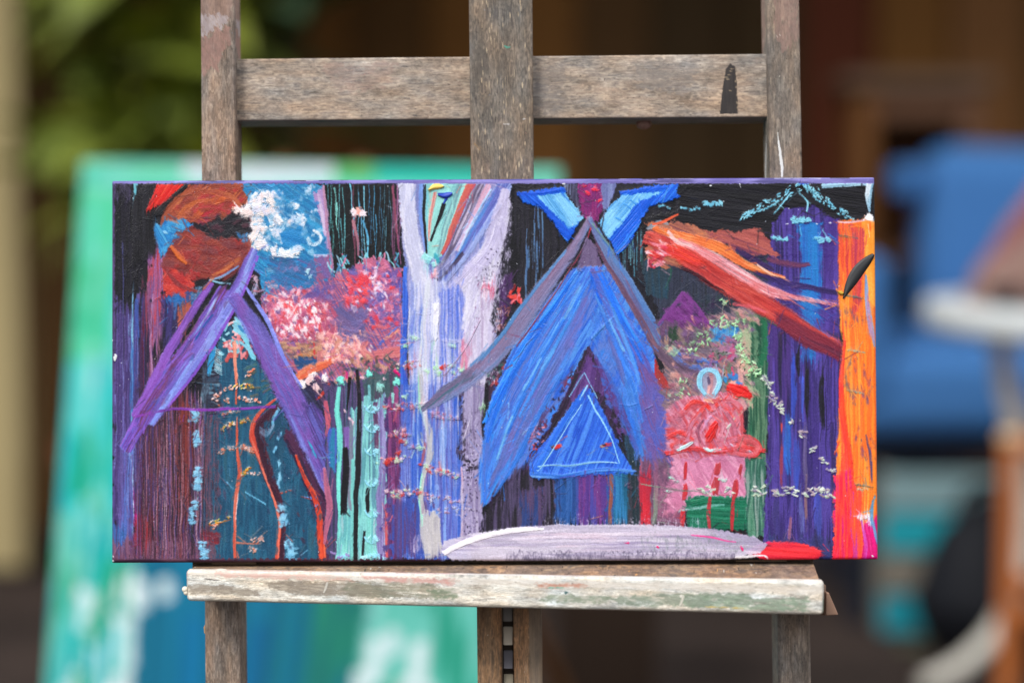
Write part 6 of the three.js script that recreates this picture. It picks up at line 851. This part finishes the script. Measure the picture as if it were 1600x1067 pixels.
  // tall dark box standing behind the easel's foot
  const tb0 = at(945, 1067, 4.55), tbx = thing('storage_box', 'tall dark brown wooden box on the ground right of the turquoise canvas', 'box', [tb0.x, 0, tb0.z]), dkb = mat(40, 28, 20, 0.8), bw = 150 * 4.55 / FPX;
  for (const s2 of [-1, 1]) { part(tbx, 'side_panel', bx(0.014, 0.52, 0.26, s2 * (bw / 2 - 0.007), 0.26, 0, 0.002), dkb); part(tbx, 'face_panel', bx(bw - 0.0285, 0.505, 0.014, 0, 0.2535, s2 * 0.122, 0.002), dkb); } part(tbx, 'lid', bx(bw + 0.02, 0.018, 0.28, 0, 0.5295, 0, 0.003), dkb);
  // fallen leaf
  const lf = at(1438, 1003, 5.1), fl = thing('fallen_leaf', 'small olive leaf lying on the dark ground near the table foot', 'leaf', [lf.x, 0.006, lf.z]); const lm = part(fl, 'blade', leafGeo(0.1, 0.03, 0.12, 0.05), leafMat(96, 92, 40)); lm.position.set(-0.04, 0.004, 0); lm.rotation.y = 0.6;
}

// ------------------------------------------------------------------ weathered wood for the near easel
function woodPainter(x0, y0, x1, y1, k, cols, ang, fleck, extra, dens = 1) {
  const W = Math.round((x1 - x0) * k), H = Math.round((y1 - y0) * k), P = new Painter(W, H, (x, y) => [(x - x0) * k, (y - y0) * k], k), all = [[x0 - 5, y0 - 5], [x1 + 5, y0 - 5], [x1 + 5, y1 + 5], [x0 - 5, y1 + 5]];
  const ca = Math.cos(ang * Math.PI / 180), sa = Math.sin(ang * Math.PI / 180), sd = Math.floor(rnd() * 9999);
  P.fill(cols[0]); P.area(all, cols, { ang, dry: 0, bris: 1.4, len: 14, jit: 4, rag: 0, soft: 0, thick: 0.12 });
  for (let y = 0; y < H; y++) for (let x = 0; x < W; x++) {
    const X = x / k, Y = y / k, al = X * ca + Y * sa, la = -X * sa + Y * ca, i = y * W + x, fibre = vn(la / 0.55, al / 11, sd) - 0.5, fine = vn(la / 0.8, al / 1.9, sd + 1) - 0.5, blot = fbm(la / 16, al / 42, sd + 2) - 0.5, warm = fbm(la / 22, al / 60, sd + 3) - 0.5;
    const mott = fbm(la / 2.6, al / 5.5, sd + 12) - 0.5, v = 1.02 + 0.13 * fibre + 0.2 * fine + 0.5 * blot + 0.34 * mott; P.c[i * 3] *= v * (1 + 0.16 * warm); P.c[i * 3 + 1] *= v; P.c[i * 3 + 2] *= v * (1 - 0.18 * warm); P.h[i] = clamp(0.25 + 0.3 * fibre + 0.2 * fine);
    const pit = vn(la / 1.3, al / 5, sd + 5); if (pit > 0.86) { const q = (pit - 0.86) * 4; for (let e = 0; e < 3; e++) P.c[i * 3 + e] *= 1 - q * 0.7; P.h[i] -= q * 0.5; }
  }
  const area = (x1 - x0) * (y1 - y0);
  for (let i = 0; i < area / 520 * dens; i++) { const x = rr(x0, x1), y = rr(y0, y1), l = rr(2, 6.5), q = clamp((fbm(x / 40, y / 40, sd + 9) - 0.35) * 3); P.stroke([[x - ca * l, y - sa * l], [x + ca * l, y + sa * l]], rr(1, 4) * (0.4 + q), fleck, { op: rr(0.15, 0.7), dry: 0.24, rag: 0.6, soft: 0.9, thick: 0.2 }); }
  for (let i = 0; i < area / 3800; i++) P.dots([[rr(x0, x1), rr(y0, y1)]], [52, 44, 38], rr(0.6, 1.6), rr(0.8, 1.6), { thick: 0, op: 0.8 });
  for (let i = 0; i < area / 9000; i++) { const x = rr(x0, x1), y = rr(y0, y1), l = rr(8, 26), j = rr(-1.2, 1.2); P.stroke([[x - ca * l, y - sa * l], [x - sa * j, y + ca * j], [x + ca * l, y + sa * l]], [0.5, rr(0.8, 1.5), 0.5], [70, 60, 52], { op: rr(0.4, 0.85), dry: 0.2, thick: 0 }); }
  for (let i = 0; i < area / 5200; i++) P.dots([[rr(x0, x1), rr(y0, y1)]], [[206, 202, 196], [120, 130, 150], [176, 120, 106], [214, 206, 190]], rr(0.8, 2.6), rr(0.8, 1.8), { op: 0.75, thick: 0.4 });
  for (let i = 0; i < area / 4200; i++) P.blob(rr(x0, x1), rr(y0, y1), rr(5, 13), [[178, 162, 144], [98, 86, 76], [168, 150, 132], [150, 124, 106]][i % 4], { op: rr(0.15, 0.4), sq: 0.4, ang, hard: 1, grain: 1.4, thick: 0 });
  if (extra) extra(P); return P;
}
function woodMat(P, vTop, vBot, vy0, vy1, rough = 0.78) { // vTop, vBot: sheet y at the piece's own ends
  const map = P.colorTexture(0.92), bump = P.reliefTexture(0.05);
  for (const t of [map, bump]) { t.wrapS = t.wrapT = THREE.MirroredRepeatWrapping; const h = vy1 - vy0; t.repeat.set(1, (vBot - vTop) / h); t.offset.set(0, (vy1 - vBot) / h); }
  return new THREE.MeshStandardMaterial({ map, bumpMap: bump, bumpScale: 0.0007, roughness: rough });
}
const GREY = [[132, 113, 99], [116, 99, 86], [144, 126, 111], [124, 107, 95]], FLECK = [[186, 168, 144], [170, 152, 130]];
const easel = thing('easel', 'weathered grey wooden easel with a paint-spattered tray in front', 'easel', [0, 0, -0.12]);
{
  const ZF = -0.0195, FLOOR = 0.05;
  // a post whose near face passes four sheet points, run on from off the top down to the feet
  const post = (name, xl0, xr0, xl1, xr1, z, depth, m, topY = -150) => {
    const line = (x0, x1) => { const a = L(x0 + (x1 - x0) * topY / 1067, topY, z), b = L(x1, 1067, z), d = b.clone().sub(a), k = (a.y - FLOOR) / -d.y; return [a, a.clone().addScaledVector(d, k)]; };
    const [tl, bl] = line(xl0, xl1), [tr, br] = line(xr0, xr1), F = [bl, br, tr, tl]; return worldPart(easel, name, hexa(F, back(F, depth), 0.0022), m, easel);
  };
  const FLOORPX = 533.5 + (EASEL_H - FLOOR) / Math.cos(LEAN) / (DIST / FPX) * 1.0;
  const lp = woodPainter(308, -40, 372, 1090, 1.75, GREY, 90, FLECK, (P) => {
    P.area([[305, -45], [368, -45], [368, 34], [305, 64]], [[150, 118, 108], [136, 106, 98]], { dry: 0.3, op: 0.5, rag: 8, len: 12 });
    P.area([[306, 28], [358, 24], [362, 38], [322, 54], [306, 62]], [[180, 172, 176], [160, 150, 154]], { dry: 0.36, op: 0.7, rag: 9, soft: 3, len: 9, ang: 60 });
    P.area([[305, 66], [362, 40], [364, 70], [340, 110], [306, 118]], [[158, 116, 106], [144, 106, 98]], { dry: 0.34, op: 0.65, rag: 9, soft: 3, len: 9, ang: 60 });
  }, 0.7);
  post('upright', 312.5, 365, 320, 376.5, ZF, 0.046, woodMat(lp, -150, FLOORPX, -40, 1090));
  const rp = woodPainter(1194, -40, 1256, 1090, 1.75, [[124, 111, 99], [110, 98, 88], [136, 122, 108]], 90, FLECK, (P) => {
    P.area([[1206, -45], [1256, -45], [1252, 66], [1222, 80], [1208, 60]], [[152, 116, 106], [140, 108, 100]], { dry: 0.38, op: 0.55, rag: 9, soft: 3, len: 10 });
    P.stroke([[1210, 212], [1211, 226]], [1.5, 2.5], [226, 226, 222], { dry: 0.2, thick: 0.6 }); P.stroke([[1211, 226], [1214, 244], [1217, 264], [1217, 282]], [5, 8, 9, 6], [[232, 232, 230], [214, 214, 212]], { dry: 0.16, thick: 0.8, rag: 0.5 });
    P.dots([[1212, 60, 60], [1218, 58, 30]], [196, 180, 170], 4, 1.5);
  }, 0.6);
  post('upright', 1199, 1249.5, 1217, 1268, ZF, 0.046, woodMat(rp, -150, FLOORPX, -40, 1090));
  // sliding mast in front, above
  const mp = woodPainter(730, -40, 838, 300, 3, [[112, 100, 89], [100, 90, 80], [122, 109, 96], [94, 84, 76]], 90, [[190, 168, 138], [172, 152, 126]], (P) => {
    for (let i = 0; i < 62; i++) { const x = rr(736, 832), y = rr(-30, 290); P.stroke([[x, y - rr(2, 7)], [x + rr(-0.5, 0.5), y + rr(2, 7)]], [1, rr(2, 4.2), 1], [[188, 166, 136], [202, 182, 152]], { op: rr(0.5, 0.95), dry: 0.15, rag: 0.4 }); }
    P.dots([[795, 74, -10], [792, 73, 20]], [80, 150, 130], 8, 1.6); P.stroke([[739, 224], [746, 232]], 9, [[150, 116, 76], [128, 104, 80]], { dry: 0.5, rag: 0.6 }); P.dots([[788, 194, 0], [794, 194, 0], [822, 186, -10]], [190, 184, 180], 5, 2.4); P.dots([[819, 19, 60]], [60, 50, 44], 3, 2);
    P.area([[734, 80], [760, 80], [762, 120], [734, 130]], [[78, 70, 64], [90, 82, 74]], { dry: 0.42, op: 0.6, rag: 6, len: 12 });
  }, 0.8);
  { const q = [[736.3, 330], [834.7, 330], [831.2, -80], [731.6, -80]]; worldPart(easel, 'mast', slab(q, ZF, 0.0145, 0.0016), woodMat(mp, -80, 330, -40, 300), easel); }
  // upper cross rail behind the mast
  const cp = woodPainter(362, 76, 1206, 196, 2.2, [[154, 137, 122], [140, 125, 112], [164, 148, 132], [134, 121, 111]], 0, [[180, 164, 144], [168, 152, 134]], (P) => {
    P.scatter([[540, 110], [730, 110], [730, 185], [540, 185]], 90, 9, 4, [[176, 160, 142], [168, 148, 134], [182, 168, 150]], { ang: 0, spread: 25, op: 0.45, dry: 0.3, soft: 0.5 });
    P.scatter([[840, 100], [1060, 110], [1080, 180], [850, 180]], 120, 10, 4, [[176, 160, 142], [184, 168, 148]], { ang: 0, spread: 25, op: 0.45, dry: 0.3, soft: 0.5 });
    P.area([[500, 92], [620, 92], [600, 140], [520, 140]], [[164, 130, 118], [150, 124, 112]], { dry: 0.45, op: 0.4, rag: 12, soft: 4, ang: 0, len: 14 }); P.area([[990, 100], [1090, 96], [1080, 150], [1000, 140]], [[116, 112, 110], [124, 116, 112]], { dry: 0.4, op: 0.5, rag: 14, soft: 4, ang: 0, len: 16 }); P.area([[835, 100], [880, 100], [880, 170], [835, 180]], [[112, 106, 104], [120, 110, 104]], { dry: 0.4, op: 0.5, rag: 10, soft: 4, ang: 0, len: 16 });
    P.dots([[628, 99, 0], [634, 100, 5], [630, 152, 0], [636, 153, 0], [646, 181, 5]], [84, 78, 76], 8, 2.6, { op: 0.8 });
    P.area([[1128, 182], [1134, 130], [1138, 108], [1144, 99], [1152, 104], [1155, 130], [1157, 182]], [[44, 38, 37], [54, 47, 44]], { dry: 0.05, rag: 1, soft: 0.6, len: 20, thick: 0.5 });
    P.dots([[1153, 128, 80], [1154, 138, 90], [1155, 152, 90], [1155, 164, 80], [1156, 172, 90], [1140, 125, 10], [1144, 144, 20], [1146, 112, 10], [1143, 118, 0], [1138, 122, 0], [1148, 108, 0]], [[166, 146, 118], [150, 132, 110]], 5, 2, { op: 0.9, rag: 0.6 }); P.stroke([[1000, 166], [1000, 172]], 1.6, [196, 180, 156]);
    P.dots([[908, 118, 0], [946, 124, 90], [598, 163, 80], [700, 130, 0]], [60, 52, 46], 3, 2);
  });
  worldPart(easel, 'cross_rail', slab([[366.4, 188.5], [1202, 182.5], [1202, 84], [366.4, 92]], -0.0345, 0.045, 0.0014), (() => { const m = woodMat(cp, 84, 188, 76, 196); for (const t of [m.map, m.bumpMap]) { t.repeat.y = 104 / 120; t.offset.y = 8 / 120; } return m; })(), easel);
  const kn = L(1006, 195, -0.062), kg = new THREE.SphereGeometry(0.0058, 20, 14); kg.scale(1.1, 0.8, 1); kg.translate(kn.x, kn.y + 0.0008, kn.z); worldPart(easel, 'peg', kg, mat(150, 116, 100, 0.6), easel);
  // lower mast: two strips with a toothed rack between them
  const wp = woodPainter(740, 920, 790, 1090, 3, [[140, 106, 74], [126, 96, 68], [150, 114, 82], [112, 88, 66]], 90, [[160, 130, 100]], null, 0.3), wm = woodMat(wp, 600, FLOORPX, 920, 1090), wq = woodPainter(798, 920, 854, 1090, 3, [[140, 106, 74], [126, 98, 72], [150, 116, 86], [118, 94, 70]], 90, [[160, 134, 106]], (P) => P.area([[828, 915], [860, 915], [860, 1095], [828, 1095]], [[132, 118, 102], [116, 104, 92]], { dry: 0.2, op: 0.75, rag: 1.5, len: 40 }), 0.4), wm2 = woodMat(wq, 600, FLOORPX, 920, 1090);
  post('mast_strip', 734, 774.4, 746.2, 784.6, ZF, 0.03, wm, 345); post('mast_strip', 790.6, 836, 803.2, 848, ZF, 0.03, wm2, 345);
  post('rack_backing', 776, 790, 786, 803, ZF - 0.0122, 0.008, mat(58, 50, 44, 0.9), 345);
  const tones = [mat(160, 154, 134, 0.8), mat(126, 122, 118, 0.8), mat(186, 176, 160, 0.8), mat(106, 104, 110, 0.8), mat(150, 142, 124, 0.8)];
  for (let i = 0; i < 8; i++) {
    const y0 = 905 + i * 37, y1 = y0 + 29, x0 = 785.6 + (y0 - 905) * 0.011, x1 = x0 + 16.4, w = y0 + 12;   // each tooth: a sloped upper face and a steep front
    const zb = ZF - 0.012, F = [L(x0, y1, zb + 0.009), L(x1 - 1.6, y1, zb + 0.009), L(x1 - 1.6, y0, zb + 0.002), L(x0, y0, zb + 0.002)], B = [L(x0, y1, zb), L(x1 - 1.6, y1, zb), L(x1 - 1.6, y0, zb), L(x0, y0, zb)];
    worldPart(easel, 'rack_tooth', hexa(F, B, 0.001), tones[i % 5], easel);
  }
  // tray: sloping shelf and a thick, paint-caked front lip that sits a little askew
  const zl = 0.03, zr = 0.066;
  const ST = [L(300, 881.5, -0.0185), L(1271, 876.5, -0.0185)];
  const sF = [L(301, 893, zl - 0.012), L(1281, 905.5, zr - 0.012)], dn = UPE.clone().multiplyScalar(-0.011);
  const shelfP = woodPainter(280, 870, 1300, 930, 1.4, [[132, 108, 88], [120, 98, 82], [146, 118, 92], [108, 92, 80]], 0, [[176, 150, 120]], (P) => { P.scatter([[280, 870], [1300, 870], [1300, 930], [280, 930]], 120, 3, 2, [[196, 186, 176], [60, 52, 48], [206, 150, 90]], { dry: 0.1 }); }, 0.8), shm = woodMat(shelfP, 870, 930, 870, 930, 0.85);
  worldPart(easel, 'tray_shelf', hexa([sF[0].clone().add(dn), sF[1].clone().add(dn), sF[1], sF[0]], [ST[0].clone().add(dn), ST[1].clone().add(dn), ST[1], ST[0]], 0.001), shm, easel);
  { const F = [ST[0].clone().addScaledVector(UPE, -0.011), ST[1].clone().addScaledVector(UPE, -0.011), ST[1].clone().addScaledVector(UPE, 0.014), ST[0].clone().addScaledVector(UPE, 0.014)].map((p) => p.addScaledVector(NRM, -0.0001)); worldPart(easel, 'tray_back', hexa(F, back(F, 0.0008), 0.0002), mat(96, 80, 66, 0.85), easel);
    for (const [a, b] of [[330, 400], [1150, 1230]]) { const t = (y0, z) => [L(a, y0 - (a - 300) * 0.00515, z), L(b, y0 - (b - 300) * 0.00515, z)], lo = t(882.5, -0.0105), hi = t(878.6, -0.0105); const f = [lo[0], lo[1], hi[1], hi[0]]; worldPart(easel, 'canvas_rest', hexa(f, back(f, 0.0078), 0.0003), mat(110, 92, 76, 0.85), easel); } }
  const lipP = woodPainter(284, 880, 1296, 970, 2, [[206, 200, 190], [194, 188, 176], [216, 211, 200], [182, 174, 162]], 0, [[216, 210, 200], [150, 138, 124]], (P) => {
    const A = (poly, c, o) => { P.area(poly, c, { ang: 8, len: 18, rag: 8, soft: 4, bris: 2, op: 0.75, thick: 0.2, ...o, dry: (o.dry ?? 0.2) + 0.1 }); P.scumble(poly, 14, 8, [...c, [196, 190, 178]], { ang: -20, spread: 40, op: 0.55, thick: 0.3 }); };
    A([[284, 880], [1296, 895], [1296, 915], [800, 908], [284, 896]], [[222, 214, 204], [212, 202, 190], [230, 224, 216]], { dry: 0.15 });
    A([[330, 884], [520, 887], [560, 905], [420, 900], [330, 896]], [[206, 158, 144], [214, 176, 162]], { dry: 0.24 }); A([[560, 890], [720, 893], [705, 908], [620, 904]], [[204, 150, 140], [196, 140, 132]], { dry: 0.26 }); A([[840, 900], [920, 900], [930, 908], [850, 910]], [[196, 140, 120], [180, 130, 110]], { dry: 0.3 });
    A([[288, 924], [340, 922], [400, 938], [400, 950], [288, 948]], [[150, 138, 122], [134, 122, 108], [160, 148, 132]], { dry: 0.15 }); A([[410, 914], [440, 908], [560, 910], [600, 920], [640, 946], [460, 946], [425, 928]], [[142, 128, 110], [124, 112, 98], [156, 142, 124]], { dry: 0.18 });
    A([[540, 905], [680, 908], [710, 948], [540, 948]], [[120, 114, 98], [136, 132, 112], [112, 116, 98]], { dry: 0.3 }); A([[670, 925], [710, 920], [720, 948], [680, 950]], [[118, 130, 104], [104, 120, 96]], { dry: 0.35 });
    A([[860, 932], [960, 930], [950, 952], [850, 950]], [[130, 142, 122], [120, 132, 110]], { dry: 0.32 }); A([[960, 935], [1070, 920], [1080, 955], [970, 955]], [[128, 140, 122], [110, 122, 104], [140, 150, 130]], { dry: 0.3 }); A([[1070, 920], [1180, 918], [1180, 958], [1074, 956]], [[120, 140, 116], [104, 120, 100], [140, 160, 134]], { dry: 0.24 }); A([[1180, 928], [1270, 922], [1272, 960], [1180, 960]], [[130, 152, 128], [112, 132, 110], [120, 116, 106]], { dry: 0.22 });
    for (const [x, y] of [[510, 909], [1076, 926]]) P.stroke([[x, y], [x - 2, y + 14], [x - 6, y + 30]], [4, 5, 3], [[216, 210, 196], [200, 194, 184]], { dry: 0.1, thick: 0.9 });
    P.dots([[330, 907, 0], [322, 906, 10]], [116, 108, 100], 14, 6, { dry: 0.3 }); P.dots([[870, 912, 0], [880, 911, 0]], [130, 176, 156], 16, 7, { dry: 0.25 }); P.dots([[891, 924, 40], [890, 926, 80]], [30, 84, 84], 5, 5); P.dots([[1120, 955, 0], [1160, 956, 0], [1140, 955, 0]], [196, 170, 96], 16, 3, { dry: 0.3 }); P.dots([[1216, 913, 60], [1276, 932, 0]], [96, 88, 84], 3, 2.5);
    P.stroke([[470, 904], [500, 908], [530, 902], [580, 906]], [1.5, 2.4, 1.5], [130, 110, 90], { dry: 0.15 }); P.stroke([[860, 918], [920, 912], [980, 914], [1080, 922]], 1.4, [170, 160, 140], { dry: 0.25 });
    for (let i = 0; i < 90; i++) P.dots([[rr(290, 1290), rr(890, 960)]], [[110, 100, 90], [222, 216, 206], [90, 84, 76]], rr(1, 4), rr(1, 2), { op: 0.8 });
  }, 1.2);
  { const F = [L(292, 939, zl), L(1287, 961, zr), L(1288.5, 908, zr), L(290.5, 890.5, zl)], B = [L(292.5, 937, zl - 0.014), L(1286.5, 958.5, zr - 0.014), L(1287, 904.5, zr - 0.014), L(292, 888, zl - 0.014)]; const g = hexa(F, B, 0.0032, 3); const pp = g.attributes.position; const lip = worldPart(easel, 'tray_lip', g, (() => { const m = woodMat(lipP, 880, 970, 880, 970, 0.6); m.bumpScale = 0.0012; return m; })(), easel); lip.userData.label = 'front lip of the tray caked with off-white, pink and green paint';
    for (const [x, y, r] of [[288.5, 921, 0.0025], [290, 926, 0.002]]) { const s = new THREE.SphereGeometry(r, 12, 10), p = L(x, y, zl - 0.004); s.translate(p.x, p.y, p.z); worldPart(lip, 'paint_lump', s, mat(226, 216, 196, 0.5), easel); }
    for (const [x, y, r] of [[345, 891, 0.002], [610, 897, 0.0024], [720, 899, 0.0026], [1240, 908, 0.0022], [1262, 909, 0.0026], [470, 894, 0.002], [960, 904, 0.002]]) { const t = (x - 290) / 998, s = new THREE.SphereGeometry(r, 12, 8), p = L(x, y, lerp(zl, zr, t) - 0.005); s.scale(2.6, 0.6, 1.4); s.translate(p.x, p.y, p.z); worldPart(lip, 'paint_lump', s, mat(222, 206, 194, 0.5), easel); } }
  { // wedge-shaped bracket under the right end of the shelf
    const z0 = 0.012, t = 0.016, q = [[1292, 926], [1296, 926], [1311, 961], [1291, 962], [1276, 905]].map(([x, y]) => L(x, y, z0)); const F = [q[3], q[2], q[1], q[0]]; worldPart(easel, 'bracket', hexa(F, back(F, t), 0.001), mat(146, 116, 98, 0.8), easel);
    const arm = [L(1262, 958, 0.0), L(1291.5, 962, 0.0), L(1291.5, 914, 0.0), L(1262, 908, 0.0)]; worldPart(easel, 'bracket', hexa(arm, back(arm, 0.018), 0.001), mat(120, 96, 82, 0.8), easel); }
  // chip of bark-like split on the left upright
  { const c = [L(318.6, 990, ZF - 0.002), L(320.2, 990, ZF - 0.002), L(320.2, 975, ZF - 0.002), L(317.4, 980, ZF - 0.002)]; worldPart(easel, 'splinter', hexa(c, back(c, 0.004), 0.0004), mat(176, 140, 100, 0.8), easel); }
  // feet and rear strut, below the picture
  const dk = mat(112, 98, 86, 0.8), zb = -EASEL_H * Math.tan(LEAN), zpost = 0.93 * Math.tan(LEAN);
  const xl = L(345, 1067, ZF).x, xr = L(1242, 1067, ZF).x;
  for (const x of [xl, xr]) worldPart(easel, 'foot', bx(0.04, 0.05, 0.62, x, 0.0255, 0.0, 0.004), dk, easel);
  worldPart(easel, 'base_rail', bx(xr - xl - 0.041, 0.05, 0.03, (xl + xr) / 2, 0.12, 0.02, 0.004), dk, easel);
  const hz = L(783, -150, ZF - 0.05); worldPart(easel, 'rear_strut', bar(V((xl + xr) / 2, 0.12, -0.28), V(hz.x, 1.0, -0.075), 0.014, 0.014, 8), dk, easel); worldPart(easel, 'base_rail', bx(xr - xl - 0.041, 0.04, 0.04, (xl + xr) / 2, 0.1, -0.28, 0.004), dk, easel);
}

// ------------------------------------------------------------------ the painting itself
{
  const c = [L(173.4, 282, 0), L(1367.4, 277, 0), L(1373, 874, 0), L(174, 880, 0)], mid = c.reduce((a, p) => a.add(p), V(0, 0, 0)).multiplyScalar(0.25), bm = c[2].clone().lerp(c[3], 0.5);
  const w = (c[0].distanceTo(c[1]) + c[3].distanceTo(c[2])) / 2, h = (c[0].distanceTo(c[3]) + c[1].distanceTo(c[2])) / 2, T = 0.018, R = 0.0028;
  const xa = c[1].clone().sub(c[0]).add(c[2]).sub(c[3]).normalize(), ya = NRM.clone().cross(xa).normalize(), M = new THREE.Matrix4().makeBasis(xa, ya, NRM).setPosition(mid);
  const pic = thing('canvas_painting', 'abstract painting of blue and purple tents among trees, propped on the grey easel', 'painting', [bm.x, bm.y, bm.z]);
  const place = (g) => { g.applyMatrix4(M); g.translate(-bm.x, -bm.y, -bm.z); return g; };
  const map = art.colorTexture(0.88), bump = art.reliefTexture(0.2);
  const paint = new THREE.MeshPhysicalMaterial({ map, bumpMap: bump, bumpScale: 0.0014, roughness: 0.38, specularIntensity: 0.5 });
  // painted face: a fine sheet that carries the relief of the brushwork and rolls over at its rims
  const nx = 480, ny = 240, pos = [], uv = [], idx = [], smooth = (u, v) => { let s = 0; for (let a = -2; a <= 2; a++) for (let b = -2; b <= 2; b++) { const X = clamp(Math.round(u * 2047) + a * 2, 0, 2047), Y = clamp(Math.round((1 - v) * 1023) + b * 2, 0, 1023); s += art.h[Y * 2048 + X]; } return s / 25; };
  const roll = (s, len) => { const e = len / 2 - R; if (Math.abs(s) <= e) return [s, 0]; const a = (Math.abs(s) - e) / (len / 2 - e) * Math.PI / 2; return [Math.sign(s) * (e + R * Math.sin(a)), -R * (1 - Math.cos(a))]; };
  const grid = (n, len) => { const out = [], e = len / 2 - R, m = 5; for (let i = 0; i <= m; i++) out.push(-len / 2 + R * i / m); for (let i = 1; i < n; i++) out.push(-e + 2 * e * i / n); for (let i = 0; i <= m; i++) out.push(e + R * i / m); return out; };
  const gx = grid(nx, w), gy = grid(ny, h);
  for (const y of gy) for (const x of gx) { const [X, dx] = roll(x, w), [Y, dy] = roll(y, h), u = x / w + 0.5, v = y / h + 0.5; pos.push(X, Y, dx + dy + smooth(u, v) * 0.001 - 0.0004); uv.push(u, v); }
  const m = gx.length; for (let j = 0; j < gy.length - 1; j++) for (let i = 0; i < m - 1; i++) { const a = j * m + i; idx.push(a, a + 1, a + m, a + 1, a + m + 1, a + m); }
  const fg = new THREE.BufferGeometry(); fg.setAttribute('position', new THREE.Float32BufferAttribute(pos, 3)); fg.setAttribute('uv', new THREE.Float32BufferAttribute(uv, 2)); fg.setIndex(idx); fg.computeVertexNormals();
  part(pic, 'painted_face', place(fg), paint);
  // painted sides of the stretched canvas
  const side = (r, g, b) => mat(r, g, b, 0.65), zc = -(T + R) / 2 - 0.0002, dd = T - R - 0.0004;
  const edge = (sx, sy, ex, ey, mm) => part(pic, 'canvas_edge', place(bx(sx, sy, dd, ex, ey, zc, 0.0006)), mm);
  edge(w - 0.0006, 0.003, 0, h / 2 - 0.0018, side(92, 84, 148)); edge(w - 0.0006, 0.003, 0, -h / 2 + 0.0018, side(60, 38, 54)); edge(0.003, h - 0.0072, -w / 2 + 0.0018, 0, side(52, 46, 70)); edge(0.003, h - 0.0072, w / 2 - 0.0018, 0, side(120, 70, 70));
  const pine = mat(200, 170, 124, 0.8); for (const s of [-1, 1]) { part(pic, 'stretcher_bar', place(bx(w - 0.008, 0.036, 0.012, 0, s * (h / 2 - 0.0225), -0.0115, 0.001)), pine); part(pic, 'stretcher_bar', place(bx(0.036, h - 0.083, 0.012, s * (w / 2 - 0.0225), 0, -0.0115, 0.001)), pine); }
  const cb = part(pic, 'canvas_back', place(bx(w - 0.0075, h - 0.0075, 0.001, 0, 0, -0.0042, 0.0002)), mat(196, 186, 166, 0.9));
  // thick palette-knife marks that stand off the canvas
  const onFace = (px, py) => { const [a, b] = sheetMap(px, py); return [(a / 2048 - 0.5) * w, (0.5 - b / 1024) * h]; };
  const mark = (name, pts, wid, th, mm) => { // a ridged blade of paint along a line
    const P = pts.map(([x, y]) => V(...onFace(x, y), 0)), cv = new THREE.CatmullRomCurve3(P), n = 28, ps = [], id = [];
    for (let i = 0; i <= n; i++) { const t = i / n, p = cv.getPoint(t), d = cv.getTangent(t), nn = V(-d.y, d.x, 0), q = wid * Math.pow(Math.sin(Math.PI * clamp(0.03 + 0.94 * t)), 0.7) * (0.55 + 0.7 * t) * 0.000511 / 2; for (let j = -4; j <= 4; j++) { const s = j / 4, z = th * (1 - s * s * 0.75) * (0.88 + 0.12 * Math.cos(s * 4 + t * 2)) + (Math.abs(j) === 4 ? -th * 0.3 : 0); ps.push(p.x + nn.x * s * q, p.y + nn.y * s * q, z + 0.0001); } }
    for (let i = 0; i < n; i++) for (let j = 0; j < 8; j++) { const a = i * 9 + j, b = a + 9; id.push(a, a + 1, b, a + 1, b + 1, b); }
    const g = new THREE.BufferGeometry(); g.setAttribute('position', new THREE.Float32BufferAttribute(ps, 3)); g.setIndex(id); g.computeVertexNormals(); mm.side = THREE.DoubleSide; const o = part(pic, name, place(g), mm); return o;
  };
  const blk = mark('paint_blade', [[1318, 467], [1328, 446], [1342, 423], [1365, 398]], 20, 0.0015, mat(32, 33, 36, 0.48)); blk.userData.label = 'thick black leaf-shaped paint mark on the orange post';
  const yb = mark('paint_blob', [[669, 297], [678, 292], [692, 291]], 10, 0.0016, mat(226, 192, 92, 0.5)); yb.userData.label = 'raised yellow dab of paint at the top rim';
  const bb = mark('paint_blob', [[684, 305], [694, 306], [706, 302]], 10, 0.0016, mat(30, 60, 170, 0.45)); bb.userData.label = 'raised royal blue dab of paint';
  const y2 = mark('paint_blob', [[1309, 456], [1313, 458], [1318, 459]], 8, 0.0018, mat(180, 142, 40, 0.5)); y2.userData.label = 'small ochre dab at the foot of the black mark';
}

renderer.render(scene, camera);
